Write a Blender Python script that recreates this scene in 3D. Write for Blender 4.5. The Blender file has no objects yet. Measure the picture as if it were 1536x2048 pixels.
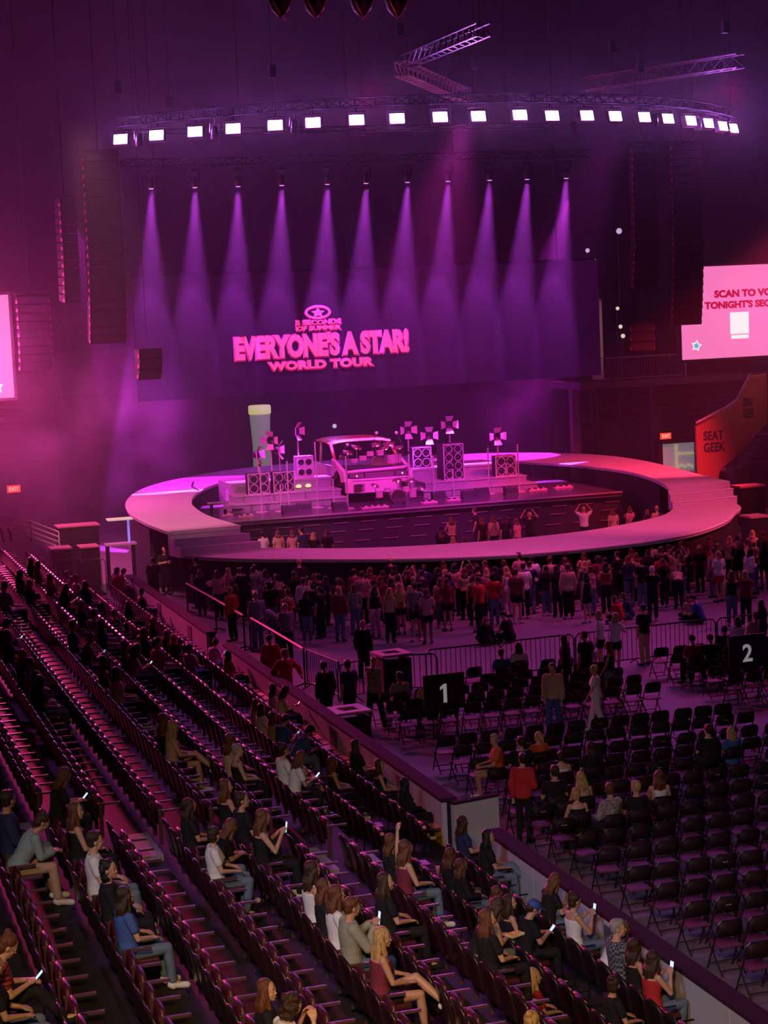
import bpy, bmesh, math, random
from mathutils import Vector, Matrix, Euler
from math import sin, cos, pi, radians as R
SC = bpy.context.scene
COL = SC.collection
rnd = random.Random(7)

# ------------------------------------------------------------------ camera
CAM_Z = 10.4092
cd = bpy.data.cameras.new('camera'); cam = bpy.data.objects.new('camera', cd); COL.objects.link(cam)
cd.sensor_fit = 'VERTICAL'; cd.sensor_height = 36.0; cd.sensor_width = 27.0
cd.lens = 36.0 * 3823.248 / 2048.0
cd.clip_start = 0.1; cd.clip_end = 400
_yaw, _pitch, _roll = 0.297854988, 0.106470923, 0.0447713228
cam.matrix_world = Matrix.Translation((0, 0, CAM_Z)) @ Matrix.Rotation(-_yaw, 4, 'Z') @ Matrix.Rotation(pi/2 - _pitch, 4, 'X') @ Matrix.Rotation(-_roll, 4, 'Z')
SC.camera = cam
SC.view_settings.view_transform = 'Standard'; SC.view_settings.look = 'None'
SC.view_settings.exposure = 0.0; SC.view_settings.gamma = 1.0; SC.view_settings.use_curve_mapping = False
SC.cycles.max_bounces = 4; SC.cycles.diffuse_bounces = 2; SC.cycles.glossy_bounces = 2; SC.cycles.volume_bounces = 0
SC.cycles.transmission_bounces = 2; SC.cycles.use_light_tree = True
SC.cycles.volume_step_rate = 2.0; SC.cycles.volume_max_steps = 32
SC.cycles.sample_clamp_indirect = 4.0
SC.cycles.caustics_reflective = False; SC.cycles.caustics_refractive = False

# ------------------------------------------------------------------ world and lamps
W = bpy.data.worlds.new('world'); SC.world = W; W.use_nodes = True
W.node_tree.nodes['Background'].inputs[0].default_value = (0.30, 0.06, 0.42, 1)
W.node_tree.nodes['Background'].inputs[1].default_value = 0.004

def lamp(kind, name, loc, target, power, color, **kw):
    d = bpy.data.lights.new(name, kind); o = bpy.data.objects.new(name, d); COL.objects.link(o)
    d.energy = power; d.color = color
    for k, v in kw.items(): setattr(d, k, v)
    o.location = loc
    if target is not None:
        o.rotation_euler = (Vector(target) - Vector(loc)).to_track_quat('-Z', 'Y').to_euler()
    return o
BEAM_X = [15.40, 17.31, 19.22, 21.17, 23.24, 25.02, 26.95, 28.87, 30.86, 32.68, 34.60]
for i, x in enumerate(BEAM_X):      # the eleven downward beams in front of the video wall
    lamp('SPOT', 'beam_lamp', (x, 82, 15.85), (x, 84.1, 9), 110000, (0.62, 0.055, 0.90), spot_size=R(19), spot_blend=0.35, shadow_soft_size=0.12)
# stage wash from the rig over the main stage
lamp('SPOT', 'stage_wash_lamp', (24, 66, 17.2), (24.5, 80.5, 2.2), 24000, (1.0, 0.05, 0.70), spot_size=R(38), spot_blend=0.6, shadow_soft_size=0.4)
lamp('SPOT', 'stage_wash_lamp', (31, 68, 17.2), (29, 81, 2.2), 9000, (0.8, 0.06, 0.85), spot_size=R(36), spot_blend=0.6, shadow_soft_size=0.4)
# hard edged magenta specials on the rear of the ring
lamp('SPOT', 'ring_special_lamp', (12.6, 90, 15.5), (17.8, 87.8, 2.6), 19000, (0.95, 0.02, 0.95), spot_size=R(31), spot_blend=0.08, shadow_soft_size=0.1)
lamp('SPOT', 'ring_special_lamp', (38.5, 91, 15.5), (34.3, 91.0, 2.6), 26000, (0.95, 0.03, 0.95), spot_size=R(26), spot_blend=0.1, shadow_soft_size=0.1)
# red wash over the house side of the ring, pink over its front, warm over its left end
lamp('SPOT', 'red_wash_lamp', (40.5, 70, 14), (36.6, 80.5, 2.2), 24000, (1.0, 0.04, 0.10), spot_size=R(46), spot_blend=0.6, shadow_soft_size=0.4)
lamp('SPOT', 'red_wash_lamp', (42, 55, 17), (34, 67, 1.8), 24000, (1.0, 0.07, 0.20), spot_size=R(40), spot_blend=0.8, shadow_soft_size=0.4)
lamp('SPOT', 'pink_wash_lamp', (22, 57, 18), (23, 65, 1.8), 9000, (1.0, 0.07, 0.40), spot_size=R(62), spot_blend=0.9, shadow_soft_size=0.5)
lamp('SPOT', 'pink_wash_lamp', (9, 60, 17), (14.5, 76, 2.4), 13000, (1.0, 0.32, 0.40), spot_size=R(34), spot_blend=0.5, shadow_soft_size=0.4)
# magenta wash over the crowd and the arena floor
lamp('SPOT', 'floor_wash_lamp', (33, 62, 18), (18, 52, 0), 7000, (0.90, 0.05, 0.50), spot_size=R(50), spot_blend=0.9, shadow_soft_size=0.6)
lamp('SPOT', 'floor_wash_lamp', (40, 58, 17), (25, 52, 0), 7000, (1.0, 0.06, 0.42), spot_size=R(55), spot_blend=0.9, shadow_soft_size=0.6)
lamp('SPOT', 'floor_wash_lamp', (28, 60, 19), (17, 39, 0), 1000, (0.70, 0.04, 0.60), spot_size=R(46), spot_blend=0.9, shadow_soft_size=0.6)
# pink light from beside the left screen raking over the seats
lamp('SPOT', 'seat_wash_lamp', (5.6, 80, 9.0), (4.5, 34, 3), 40000, (1.0, 0.04, 0.20), spot_size=R(60), spot_blend=0.9, shadow_soft_size=0.5)
lamp('POINT', 'screen_glow_fill', (6.6, 82, 9.0), None, 8500, (1.0, 0.08, 0.50), shadow_soft_size=1.0)  # unseen point lamps added beside the screens for their glow in the haze
lamp('POINT', 'screen_glow_fill', (46.0, 82, 9.5), None, 600, (1.0, 0.06, 0.26), shadow_soft_size=1.0)
lamp('SPOT', 'seat_wash_lamp', (20, 64, 18), (5, 30, 3), 2600, (0.80, 0.04, 0.45), spot_size=R(46), spot_blend=0.9, shadow_soft_size=0.5)
lamp('SPOT', 'aisle_lamp', (16, 40, 19), (4, 27.6, 2.8), 600, (0.65, 0.06, 0.9), spot_size=R(10), spot_blend=0.6, shadow_soft_size=0.1)
lamp('SPOT', 'aisle_lamp', (18, 42, 19), (9.4, 30.4, 0.3), 700, (0.65, 0.06, 0.9), spot_size=R(11), spot_blend=0.6, shadow_soft_size=0.1)
lamp('POINT', 'rear_glow_fill', (25, 93, 9.5), None, 1000, (0.50, 0.05, 0.9), shadow_soft_size=1.0)  # hidden point lamp added behind the video wall for a broad purple glow
# warm concourse light behind and above the photographer
lamp('SPOT', 'aisle_lamp', (24, 38, 19), (14.2, 25.0, 0), 420, (0.60, 0.03, 0.75), spot_size=R(20), spot_blend=0.8, shadow_soft_size=0.1)
lamp('SPOT', 'front_fill_lamp', (20, 22, 24), (22, 64, 1.5), 2600, (0.62, 0.42, 0.95), spot_size=R(32), spot_blend=0.8, shadow_soft_size=0.5)  # front fill lamp added to brighten the steps and crowd backs
lamp('AREA', 'concourse_lamp', (-1, 1, 15.5), (5.5, 16.0, 3), 240, (1.0, 0.60, 0.25), shape='RECTANGLE', size=2, size_y=1, spread=R(46))
lamp('AREA', 'concourse_lamp', (-6, 10, 16), (11.3, 27, 0.8), 62, (0.62, 0.60, 1.0), shape='RECTANGLE', size=3, size_y=1.5, spread=R(34))

# ------------------------------------------------------------------ materials
MATS = {}
def mat(name, col, rough=0.6, metal=0.0, emit=None, strength=1.0, noise=0.0, scale=8.0, spec=None):
    if name in MATS: return MATS[name]
    m = bpy.data.materials.new(name); m.use_nodes = True; nt = m.node_tree; b = nt.nodes['Principled BSDF']
    b.inputs['Base Color'].default_value = (*col, 1); b.inputs['Roughness'].default_value = rough; b.inputs['Metallic'].default_value = metal
    if spec is not None: b.inputs['Specular IOR Level'].default_value = spec
    if emit:
        b.inputs['Emission Color'].default_value = (*emit, 1); b.inputs['Emission Strength'].default_value = strength
    if noise:
        tc = nt.nodes.new('ShaderNodeTexCoord'); n = nt.nodes.new('ShaderNodeTexNoise'); n.inputs['Scale'].default_value = scale; n.inputs['Detail'].default_value = 4
        r = nt.nodes.new('ShaderNodeMapRange'); r.inputs['To Min'].default_value = 1 - noise; r.inputs['To Max'].default_value = 1 + noise
        mx = nt.nodes.new('ShaderNodeVectorMath'); mx.operation = 'SCALE'; mx.inputs[0].default_value = col
        nt.links.new(tc.outputs['Object'], n.inputs['Vector']); nt.links.new(n.outputs['Fac'], r.inputs['Value'])
        nt.links.new(r.outputs['Result'], mx.inputs['Scale']); nt.links.new(mx.outputs['Vector'], b.inputs['Base Color'])
    MATS[name] = m
    return m

# ------------------------------------------------------------------ mesh helpers
class MB:
    def __init__(s): s.v = []; s.f = []; s.mi = []; s.cur = 0
    def add(s, vs, fs):
        k = len(s.v); s.v += [tuple(v) for v in vs]; s.f += [tuple(i + k for i in f) for f in fs]; s.mi += [s.cur] * len(fs); return s
    def box(s, x0, x1, y0, y1, z0, z1, M=None):
        vs = [Vector((x, y, z)) for x in (x0, x1) for y in (y0, y1) for z in (z0, z1)]
        if M is not None: vs = [M @ v for v in vs]
        return s.add(vs, [(0,1,3,2),(4,6,7,5),(0,4,5,1),(2,3,7,6),(0,2,6,4),(1,5,7,3)])
    def tube(s, pts, r, n=6, cap=True):
        pts = [Vector(p) for p in pts]; k = len(pts); rs = r if isinstance(r, (list, tuple)) else [r] * k
        vs = []; a = None
        for i, p in enumerate(pts):
            d = (pts[min(i + 1, k - 1)] - pts[max(i - 1, 0)])
            d = d.normalized() if d.length > 1e-9 else Vector((0, 0, 1))
            if a is None: a = d.cross(Vector((0, 0, 1)) if abs(d.z) < 0.9 else Vector((1, 0, 0))).normalized()
            else: a = (a - d * a.dot(d)).normalized()
            b = d.cross(a)
            for j in range(n):
                t = 2 * pi * j / n; vs.append(p + (a * cos(t) + b * sin(t)) * rs[i])
        fs = [(i * n + j, i * n + (j + 1) % n, (i + 1) * n + (j + 1) % n, (i + 1) * n + j) for i in range(k - 1) for j in range(n)]
        if cap: fs += [tuple(range(n))[::-1], tuple((k - 1) * n + j for j in range(n))]
        return s.add(vs, fs)
    def lathe(s, prof, c=(0, 0, 0), n=20, axis='Z', M=None):
        vs = []
        for (r, z) in prof:
            for j in range(n):
                t = 2 * pi * j / n; p = Vector((r * cos(t), r * sin(t), z))
                if axis == 'Y': p = Vector((p.x, p.z, p.y))
                if axis == 'X': p = Vector((p.z, p.x, p.y))
                if M is not None: p = M @ p
                vs.append(p + Vector(c))
        k = len(prof)
        fs = [(i * n + j, i * n + (j + 1) % n, (i + 1) * n + (j + 1) % n, (i + 1) * n + j) for i in range(k - 1) for j in range(n)]
        fs += [tuple(range(n))[::-1], tuple((k - 1) * n + j for j in range(n))]
        return s.add(vs, fs)
    def prism(s, poly, z0, z1, M=None):
        n = len(poly); vs = [Vector((x, y, z)) for z in (z0, z1) for (x, y) in poly]
        if M is not None: vs = [M @ v for v in vs]
        return s.add(vs, [tuple(range(n))[::-1], tuple(range(n, 2 * n))] + [(j, (j + 1) % n, n + (j + 1) % n, n + j) for j in range(n)])
    def ball(s, c, r, n=10, m=7):
        rr = r if isinstance(r, (tuple, list)) else (r, r, r)
        vs = [(c[0] + rr[0] * sin(pi * i / m) * cos(2 * pi * j / n), c[1] + rr[1] * sin(pi * i / m) * sin(2 * pi * j / n), c[2] + rr[2] * cos(pi * i / m)) for i in range(m + 1) for j in range(n)]
        return s.add(vs, [(i * n + j, (i + 1) * n + j, (i + 1) * n + (j + 1) % n, i * n + (j + 1) % n) for i in range(m) for j in range(n)])
    def mesh(s, name, mats, smooth=False, bevel=0):
        me = bpy.data.meshes.new(name); me.from_pydata(s.v, [], s.f)
        for m in (mats if isinstance(mats, (list, tuple)) else [mats]): me.materials.append(m)
        if len(set(s.mi)) > 1: me.polygons.foreach_set('material_index', s.mi)
        bm = bmesh.new(); bm.from_mesh(me)
        bmesh.ops.remove_doubles(bm, verts=bm.verts, dist=1e-5)
        bmesh.ops.recalc_face_normals(bm, faces=bm.faces)
        if bevel:
            es = [e for e in bm.edges if len(e.link_faces) == 2 and e.calc_face_angle(0) > 0.6]
            bmesh.ops.bevel(bm, geom=es, offset=bevel, segments=2, affect='EDGES', profile=0.6)
        bm.to_mesh(me); bm.free()
        if smooth: me.polygons.foreach_set('use_smooth', [True] * len(me.polygons))
        me.update(); return me
    def build(s, name, mats, parent=None, smooth=False, bevel=0):
        return link(name, s.mesh(name, mats, smooth, bevel), parent)
def link(name, data, parent=None):
    o = bpy.data.objects.new(name, data); COL.objects.link(o)
    if parent is not None: o.parent = parent
    return o
def tag(o, label=None, cat=None, group=None, kind=None):
    if label: o['label'] = label
    if cat: o['category'] = cat
    if group: o['group'] = group
    if kind: o['kind'] = kind
    return o
def empty(name, loc, label, cat, group=None, rz=0):
    o = link(name, None); o.location = loc; o.rotation_euler = (0, 0, rz); o.empty_display_size = 0.2
    return tag(o, label, cat, group)
def struct(name, mb, m, **kw):
    return tag(mb.build(name, m, **kw), kind='structure')
def dup(o, parent=None, loc=None, rz=None, label=None, group=None):
    c = o.copy(); COL.objects.link(c); c.parent = parent
    if loc is not None: c.location = loc
    if rz is not None: c.rotation_euler = (0, 0, rz)
    if label: c['label'] = label
    if group: c['group'] = group
    for ch in KIDS.get(o.name, []) or []:
        d = ch.copy(); COL.objects.link(d); d.parent = c
        for g in KIDS.get(ch.name, []) or []:
            e = g.copy(); COL.objects.link(e); e.parent = d
    return c
KIDS = {}
def keep(o):
    KIDS[o.name] = list(o.children)
    for c in o.children: KIDS[c.name] = list(c.children)
    return o

M_black = mat('black_paint', (0.012, 0.011, 0.014), 0.55)
M_dark = mat('dark_metal', (0.03, 0.03, 0.035), 0.35, 0.6)
M_steel = mat('galvanised_steel', (0.45, 0.45, 0.48), 0.35, 0.8)
M_alu = mat('truss_aluminium', (0.5, 0.5, 0.53), 0.35, 0.7)
M_concrete = mat('terrace_concrete', (0.022, 0.017, 0.020), 0.7, noise=0.25, scale=1.5)
M_floor = mat('arena_floor_cover', (0.17, 0.15, 0.17), 0.6, noise=0.18, scale=0.8, spec=0.25)
M_wall = mat('arena_wall', (0.035, 0.03, 0.04), 0.85, noise=0.2, scale=0.3)
M_drape = mat('black_drape', (0.010, 0.009, 0.012), 0.95)
M_cap = mat('board_cap', (0.045, 0.018, 0.045), 0.85, spec=0.08)
M_board = mat('white_board', (0.55, 0.55, 0.66), 0.45, noise=0.08, scale=2)

# ------------------------------------------------------------------ the arena shell
struct('floor', MB().box(11.0, 60, 8, 120, -0.3, 0.0), M_floor)
XB = [7.47 - 0.88 * i for i in range(9)]; ZF = [1.78 + 0.19 * i for i in range(9)]
t = MB()
for i in range(9):
    x0 = XB[i] - 0.13 if i < 8 else -6.0; x1 = XB[i] + 0.75
    t.box(x0, x1, 6, 68, -0.3, ZF[i])
t.box(8.22, 11.1, 6, 70, -0.3, 0.30)
struct('floor_stand_terrace', t, M_concrete)
# aisle steps cut through the raked rows
t = MB()
for i in range(8):
    t.box(XB[i] + 0.31, XB[i] + 0.75, 27.0, 28.3, ZF[i] , ZF[i] + 0.095)
    
struct('floor_aisle_steps', t, mat('aisle_step', (0.34, 0.30, 0.36), 0.6, noise=0.2, scale=3))
struct('wall_back', MB().box(-20, 75, 118, 119, -0.3, 30), M_wall)
struct('wall_right', MB().box(70, 71, -4, 118, -0.3, 30), M_wall)
struct('wall_left', MB().box(-20, -19, -4, 118, -0.3, 30), M_wall)
struct('ceiling', MB().box(-20, 71, 8, 119, 30, 31), M_wall)
# haze that fills the bowl
hz = bpy.data.materials.new('stage_haze'); hz.use_nodes = True; nt = hz.node_tree; nt.nodes.clear()
o_ = nt.nodes.new('ShaderNodeOutputMaterial'); v_ = nt.nodes.new('ShaderNodeVolumeScatter')
v_.inputs['Color'].default_value = (1, 1, 1, 1); v_.inputs['Density'].default_value = 0.0037; v_.inputs['Anisotropy'].default_value = 0.2
nt.links.new(v_.outputs[0], o_.inputs['Volume'])
tag(MB().box(-18.9, 69.9, 61, 117.9, 0.02, 29.9).build('stage_haze', hz), 'thin purple haze hanging over the stage end of the arena', 'haze', kind='stuff')

def smoke(lab, c, r, dens, sc):
    m = bpy.data.materials.new('smoke'); m.use_nodes = True; nt = m.node_tree; nt.nodes.clear(); N = nt.nodes.new; L = nt.links.new
    o = N('ShaderNodeOutputMaterial'); v = N('ShaderNodeVolumeScatter'); v.inputs['Anisotropy'].default_value = 0.2; L(v.outputs[0], o.inputs['Volume'])
    tc = N('ShaderNodeTexCoord'); n = N('ShaderNodeTexNoise'); n.inputs['Scale'].default_value = sc; n.inputs['Detail'].default_value = 3; L(tc.outputs['Object'], n.inputs['Vector'])
    mp = N('ShaderNodeMapping'); mp.inputs['Scale'].default_value = (1 / r[0], 1 / r[1], 1 / r[2]); L(tc.outputs['Object'], mp.inputs['Vector'])
    ln = N('ShaderNodeVectorMath'); ln.operation = 'LENGTH'; L(mp.outputs[0], ln.inputs[0])
    f = N('ShaderNodeMapRange'); f.inputs['From Min'].default_value = 1.0; f.inputs['From Max'].default_value = 0.15; L(ln.outputs['Value'], f.inputs['Value'])
    g = N('ShaderNodeMapRange'); g.inputs['From Min'].default_value = 0.42; g.inputs['From Max'].default_value = 0.72; g.inputs['To Max'].default_value = dens; L(n.outputs['Fac'], g.inputs['Value'])
    mu = N('ShaderNodeMath'); mu.operation = 'MULTIPLY'; L(f.outputs[0], mu.inputs[0]); L(g.outputs[0], mu.inputs[1]); L(mu.outputs[0], v.inputs['Density'])
    b = MB(); b.ball((0, 0, 0), r, 20, 12); ob = b.build('smoke_cloud', m); ob.location = c; tag(ob, lab, 'smoke', kind='stuff'); m.cycles.volume_step_rate = 2.0
smoke('pink smoke drifting left of the oval stage', (12.0, 86, 5.6), (6.5, 5.0, 5.2), 0.22, 0.35)
smoke('thin purple smoke rising behind the right of the stage', (36.2, 93, 5.4), (2.8, 2.5, 4.0), 0.14, 0.5)
# ------------------------------------------------------------------ flood lights over the front of the ring
FL = [(12.4,71.4),(13.5,70.1),(14.7,69.0),(15.9,68.1),(17.2,67.1),(18.4,66.4),(19.8,65.7),(21.2,65.4),(22.7,65.1),(24.1,65.0),(25.6,64.8),(27.0,65.2),(28.4,65.3),(29.7,65.7),(31.1,66.2),(32.4,66.9),(33.8,67.8),(35.1,68.9),(36.4,70.2),(37.4,71.2)]
M_flood = mat('flood_lens', (0.8, 0.8, 0.8), 0.3, emit=(0.60, 0.16, 1.0), strength=300)
def make_flood():
    t = MB().box(-0.30, 0.30, -0.10, 0.12, -0.22, 0.22).build('flood_light', M_black, bevel=0.02)
    MB().box(-0.25, 0.25, -0.115, -0.10, -0.17, 0.17).build('lens', M_flood, t)
    y = MB(); y.tube([(-0.34, 0, -0.05), (-0.34, 0, 0.34), (0.34, 0, 0.34), (0.34, 0, -0.05)], 0.02); y.tube([(0, 0, 0.34), (0, 0, 0.55)], 0.03)
    y.build('yoke', M_dark, t)
    return keep(t)
fl = make_flood()
ORD = ['first','second','third','fourth','fifth','sixth','seventh','eighth','ninth','tenth','eleventh','twelfth','thirteenth','fourteenth','fifteenth','sixteenth','seventeenth','eighteenth','nineteenth','twentieth']
for i, (x, y) in enumerate(FL):
    o = fl if i == 0 else dup(fl)
    rz = math.atan2(0.55 * (x - 24.9), 14)
    o.location = (x, y, 17.0); o.rotation_euler = (R(-14), 0, rz * 1.1)
    tag(o, 'bright white flood light, %s from the left in the long curved row' % ORD[i], 'flood light', 'flood lights in the curved row above the ring stage')
# ------------------------------------------------------------------ trusses and hanging rig
def frame_to(a, b):
    a, b = Vector(a), Vector(b); d = (b - a).normalized()
    s = d.cross(Vector((0, 0, 1))).normalized(); u = s.cross(d)
    return a, b, d, s, u
def truss_mb(chord, brace, pts, w=0.3, h=0.3, r=0.03, step=0.6):
    pts = [Vector(p) for p in pts]; rails = []
    for sx, sz in ((-1, -1), (1, -1), (1, 1), (-1, 1)):
        line = []
        for i, p in enumerate(pts):
            d = (pts[min(i + 1, len(pts) - 1)] - pts[max(i - 1, 0)]).normalized(); s = d.cross(Vector((0, 0, 1))).normalized(); u = s.cross(d)
            line.append(p + s * sx * w / 2 + u * sz * h / 2)
        rails.append(line); chord.tube(line, r, 6)
    for i in range(len(pts) - 1):
        n = max(1, int(round((pts[i + 1] - pts[i]).length / step)))
        for k in range(n):
            for q in range(4):
                A = rails[q]; B = rails[(q + 1) % 4]
                p = A[i].lerp(A[i + 1], k / n); q2 = B[i].lerp(B[i + 1], (k + 1) / n); q1 = B[i].lerp(B[i + 1], k / n)
                brace.tube([p, q2], r * 0.55, 4, False); brace.tube([p, q1], r * 0.55, 4, False)
def truss(label, pts, m=M_alu, w=0.3, h=0.3, chains=(), name='lighting_truss', r=0.03, step=0.6, group=None, top=29.97):
    c = MB(); b = MB(); truss_mb(c, b, pts, w, h, r, step)
    t = c.build(name, m); tag(t, label, 'truss', group); b.build('bracing', m, t)
    for p in chains:
        k = MB(); k.tube([p, (p[0], p[1], top)], 0.011, 5); k.box(p[0] - 0.12, p[0] + 0.12, p[1] - 0.12, p[1] + 0.12, p[2] + 0.9, p[2] + 1.35); k.build('hoist_chain', M_black, t)
    return t
M_blktruss = mat('black_truss', (0.008, 0.007, 0.009), 0.8, spec=0.1)
arc = [(x, y + 0.12, 17.65) for x, y in FL]
truss('long curved black truss carrying the row of white flood lights', arc, M_blktruss, chains=[(arc[i][0], arc[i][1], 17.8) for i in (0, 4, 9, 14, 19)])
truss('straight black truss the downward beam lights hang from', [(14.2, 82, 17.0), (35.8, 82, 17.0)], M_blktruss, chains=[(15, 82, 17.1), (25, 82, 17.1), (35, 82, 17.1)])
truss('short bright aluminium truss section above the middle of the flood lights', [(21.9, 66.8, 18.95), (24.5, 70.5, 18.85), (26.9, 73.9, 18.75)], M_alu, 0.5, 0.5, chains=[(21.9, 66.8, 19.2), (26.6, 73.4, 19.0)], r=0.035, step=0.55)
truss('dark red lit truss rising towards the roof above the bright truss section', [(21.9, 66.0, 19.1), (21.9, 58.2, 19.05)], M_dark, 0.45, 0.4, chains=[(21.9, 58.6, 19.2)])
truss('pale truss high above the far end of the flood light row', [(31.6, 72.4, 19.0), (34.9, 65.6, 19.0)], mat('dull_truss', (0.12, 0.08, 0.11), 0.5, 0.5), 0.5, 0.5, chains=[(32.2, 71.2, 19.2), (34.6, 66.2, 19.2)], r=0.03)
truss('thin straight pipe truss behind the flood lights', [(14.0, 80.0, 18.1), (33.0, 80.0, 18.1)], M_blktruss, 0.2, 0.2, chains=[(16, 80, 18.2), (31, 80, 18.2)], r=0.025, step=1.2)
# eleven moving beam lights
M_lens = mat('beam_lens', (0.8, 0.8, 0.8), 0.2, emit=(0.75, 0.2, 1.0), strength=3.0)
def make_beam():
    b = MB(); b.box(-0.2, 0.2, -0.14, 0.14, 0.40, 0.56)
    t = b.build('beam_light', M_black, bevel=0.02)
    y = MB(); y.box(-0.22, -0.17, -0.06, 0.06, -0.05, 0.42); y.box(0.17, 0.22, -0.06, 0.06, -0.05, 0.42); y.build('yoke', M_dark, t)
    h = MB(); h.lathe([(0.02, 0.22), (0.12, 0.2), (0.15, 0.05), (0.14, -0.2), (0.125, -0.24)], n=14); hd = h.build('lamp_head', M_black, t, smooth=True)
    MB().lathe([(0.10, -0.255), (0.10, -0.243)], n=14).build('lens', M_lens, hd)
    c = MB(); c.tube([(0, 0, 0.56), (0, 0, 0.86)], 0.03); c.build('clamp', M_dark, t)
    return keep(t)
bl = make_beam()
for i, x in enumerate(BEAM_X):
    o = bl if i == 0 else dup(bl)
    o.location = (x, 82, 16.15); tag(o, 'moving light throwing a purple beam straight down, %s from the left' % ORD[i], 'moving light', 'moving lights throwing purple beams down')
# small spot fixtures tilted on the rig between the flood lights
def make_par(name='par_light'):
    b = MB(); b.lathe([(0.03, 0.24), (0.10, 0.2), (0.13, 0.0), (0.15, -0.22), (0.13, -0.22), (0.1, -0.05)], n=12)
    t = b.build(name, M_dark, smooth=True)
    y = MB(); y.tube([(-0.17, 0, 0), (-0.17, 0, 0.32), (0.17, 0, 0.32), (0.17, 0, 0)], 0.016, 5); y.tube([(0, 0, 0.32), (0, 0, 0.5)], 0.02, 5); y.build('yoke', M_dark, t)
    return keep(t)
par = make_par(); first = True
for k, i in enumerate((1, 3, 5, 15, 17, 19)):
    x = (FL[i - 1][0] + FL[i][0]) / 2; y = (FL[i - 1][1] + FL[i][1]) / 2
    o = par if first else dup(par); first = False
    o.location = (x, y, 16.95); o.rotation_euler = (0.25, 0, 0)
    tag(o, 'small dark can light hanging between the %s and %s flood lights of the curved row' % (ORD[i - 1], ORD[i]), 'stage light', 'small can lights on the curved truss')
# four hanging clusters at the top edge of the frame and the bar they hang from
truss('dark truss along the top of the view carrying four hanging lamps', [(13.0, 53.3, 19.85), (20.5, 53.3, 19.85)], M_blktruss, 0.3, 0.3, chains=[(14.5, 53.3, 20.0), (19.0, 53.3, 20.0)])
def make_big():
    b = MB(); b.lathe([(0.05, 0.5), (0.3, 0.45), (0.34, 0.1), (0.26, -0.2), (0.1, -0.38), (0.03, -0.42)], n=16)
    t = b.build('hanging_lamp', M_black, smooth=True)
    f = MB()
    for s in (-1, 1): f.tube([(s * 0.3, -0.16, 0.2), (s * 0.24, -0.24, -0.05), (s * 0.1, -0.22, -0.3), (s * 0.06, -0.2, -0.52)], [0.035, 0.03, 0.03, 0.02], 6)
    f.build('glint_arm', mat('red_glint_paint', (0.55, 0.08, 0.16), 0.25), t)  # red glints on the lamp, put in as coloured arm shapes
    return keep(t)
hl = make_big()
for i, (x, nm) in enumerate(((13.97, 'leftmost'), (14.99, 'second'), (16.38, 'third'), (17.42, 'rightmost'))):
    o = hl if i == 0 else dup(hl)
    o.location = (x, 53.3, 19.08); tag(o, 'black hanging lamp with red glints at the top of the view, %s of four' % nm, 'stage light', 'hanging lamps along the top truss')
lamp('SPOT', 'rig_glow_lamp', (24, 62, 16.0), (24.3, 70, 19), 900, (0.9, 0.25, 0.9), spot_size=R(60), spot_blend=0.8, shadow_soft_size=0.3)
lamp('SPOT', 'rig_glow_lamp', (17, 50, 16.5), (16, 53.3, 19.6), 60, (1.0, 0.1, 0.2), spot_size=R(110), spot_blend=0.8, shadow_soft_size=0.3)

# ------------------------------------------------------------------ line arrays
def speaker_me(w, d, h):
    b = MB(); b.cur = 0
    b.add([(-w/2, 0, 0), (w/2, 0, 0), (w/2 * 0.9, d, 0.03), (-w/2 * 0.9, d, 0.03), (-w/2, 0, h), (w/2, 0, h), (w/2 * 0.9, d, h - 0.03), (-w/2 * 0.9, d, h - 0.03)],
          [(3,2,1,0), (4,5,6,7), (0,1,5,4), (1,2,6,5), (2,3,7,6), (3,0,4,7)])
    b.cur = 1
    b.box(-w * 0.42, w * 0.42, -0.02, -0.001, h * 0.12, h * 0.88)
    b.cur = 2
    for s in (-1, 1): b.box(s * w / 2 - 0.02, s * w / 2 + 0.02, 0.0, 0.14, h * 0.1, h * 0.5)
    return b.mesh('speaker_box', [M_black, mat('speaker_grille', (0.02, 0.02, 0.022), 0.5, noise=0.4, scale=60), mat('rigging_plate', (0.42, 0.10, 0.16), 0.4)])
def line_array(label, x, y, ztop, n, w, curve, rz=0.0, h=0.36):
    t = empty('line_array_speaker', (x, y, ztop), label, 'speaker array', 'hanging line arrays either side of the stage', rz)
    f = MB(); f.box(-w / 2, w / 2, 0.05, 0.75, 0.02, 0.14); f.tube([(0, 0.4, 0.1), (0, 0.4, 29.97 - ztop)], 0.025, 5); f.build('flying_frame', M_dark, t)
    me = speaker_me(w, 0.75, h - 0.02); zz = 0.0; yy = 0.0; a = 0.0
    for i in range(n):
        if i > n * 0.45: a += curve
        zz -= h * cos(a); yy += h * sin(a)
        o = link('speaker_box', me, t); o.location = (0, yy, zz); o.rotation_euler = (-a, 0, 0) if False else (a, 0, 0)
    return t
line_array('tall dark line array hanging on the left of the video wall', 13.0, 80, 17.3, 22, 1.55, R(1.1), 0.1)
line_array('narrow line array at the far left, outside the tall one', 11.6, 80.5, 15.5, 12, 0.7, R(1.0), 0.25)
line_array('dark line array hanging nearest the right end of the video wall', 37.6, 80, 17.2, 18, 1.1, R(1.6), -0.1)
line_array('largest line array, overlapping the corner of the right pink screen', 39.2, 79, 17.2, 23, 1.35, R(1.5), -0.2)
line_array('faint hazy line array between the left pink screen and the tall one', 10.35, 84, 11.6, 9, 1.5, R(2.2), 0.3)
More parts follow.
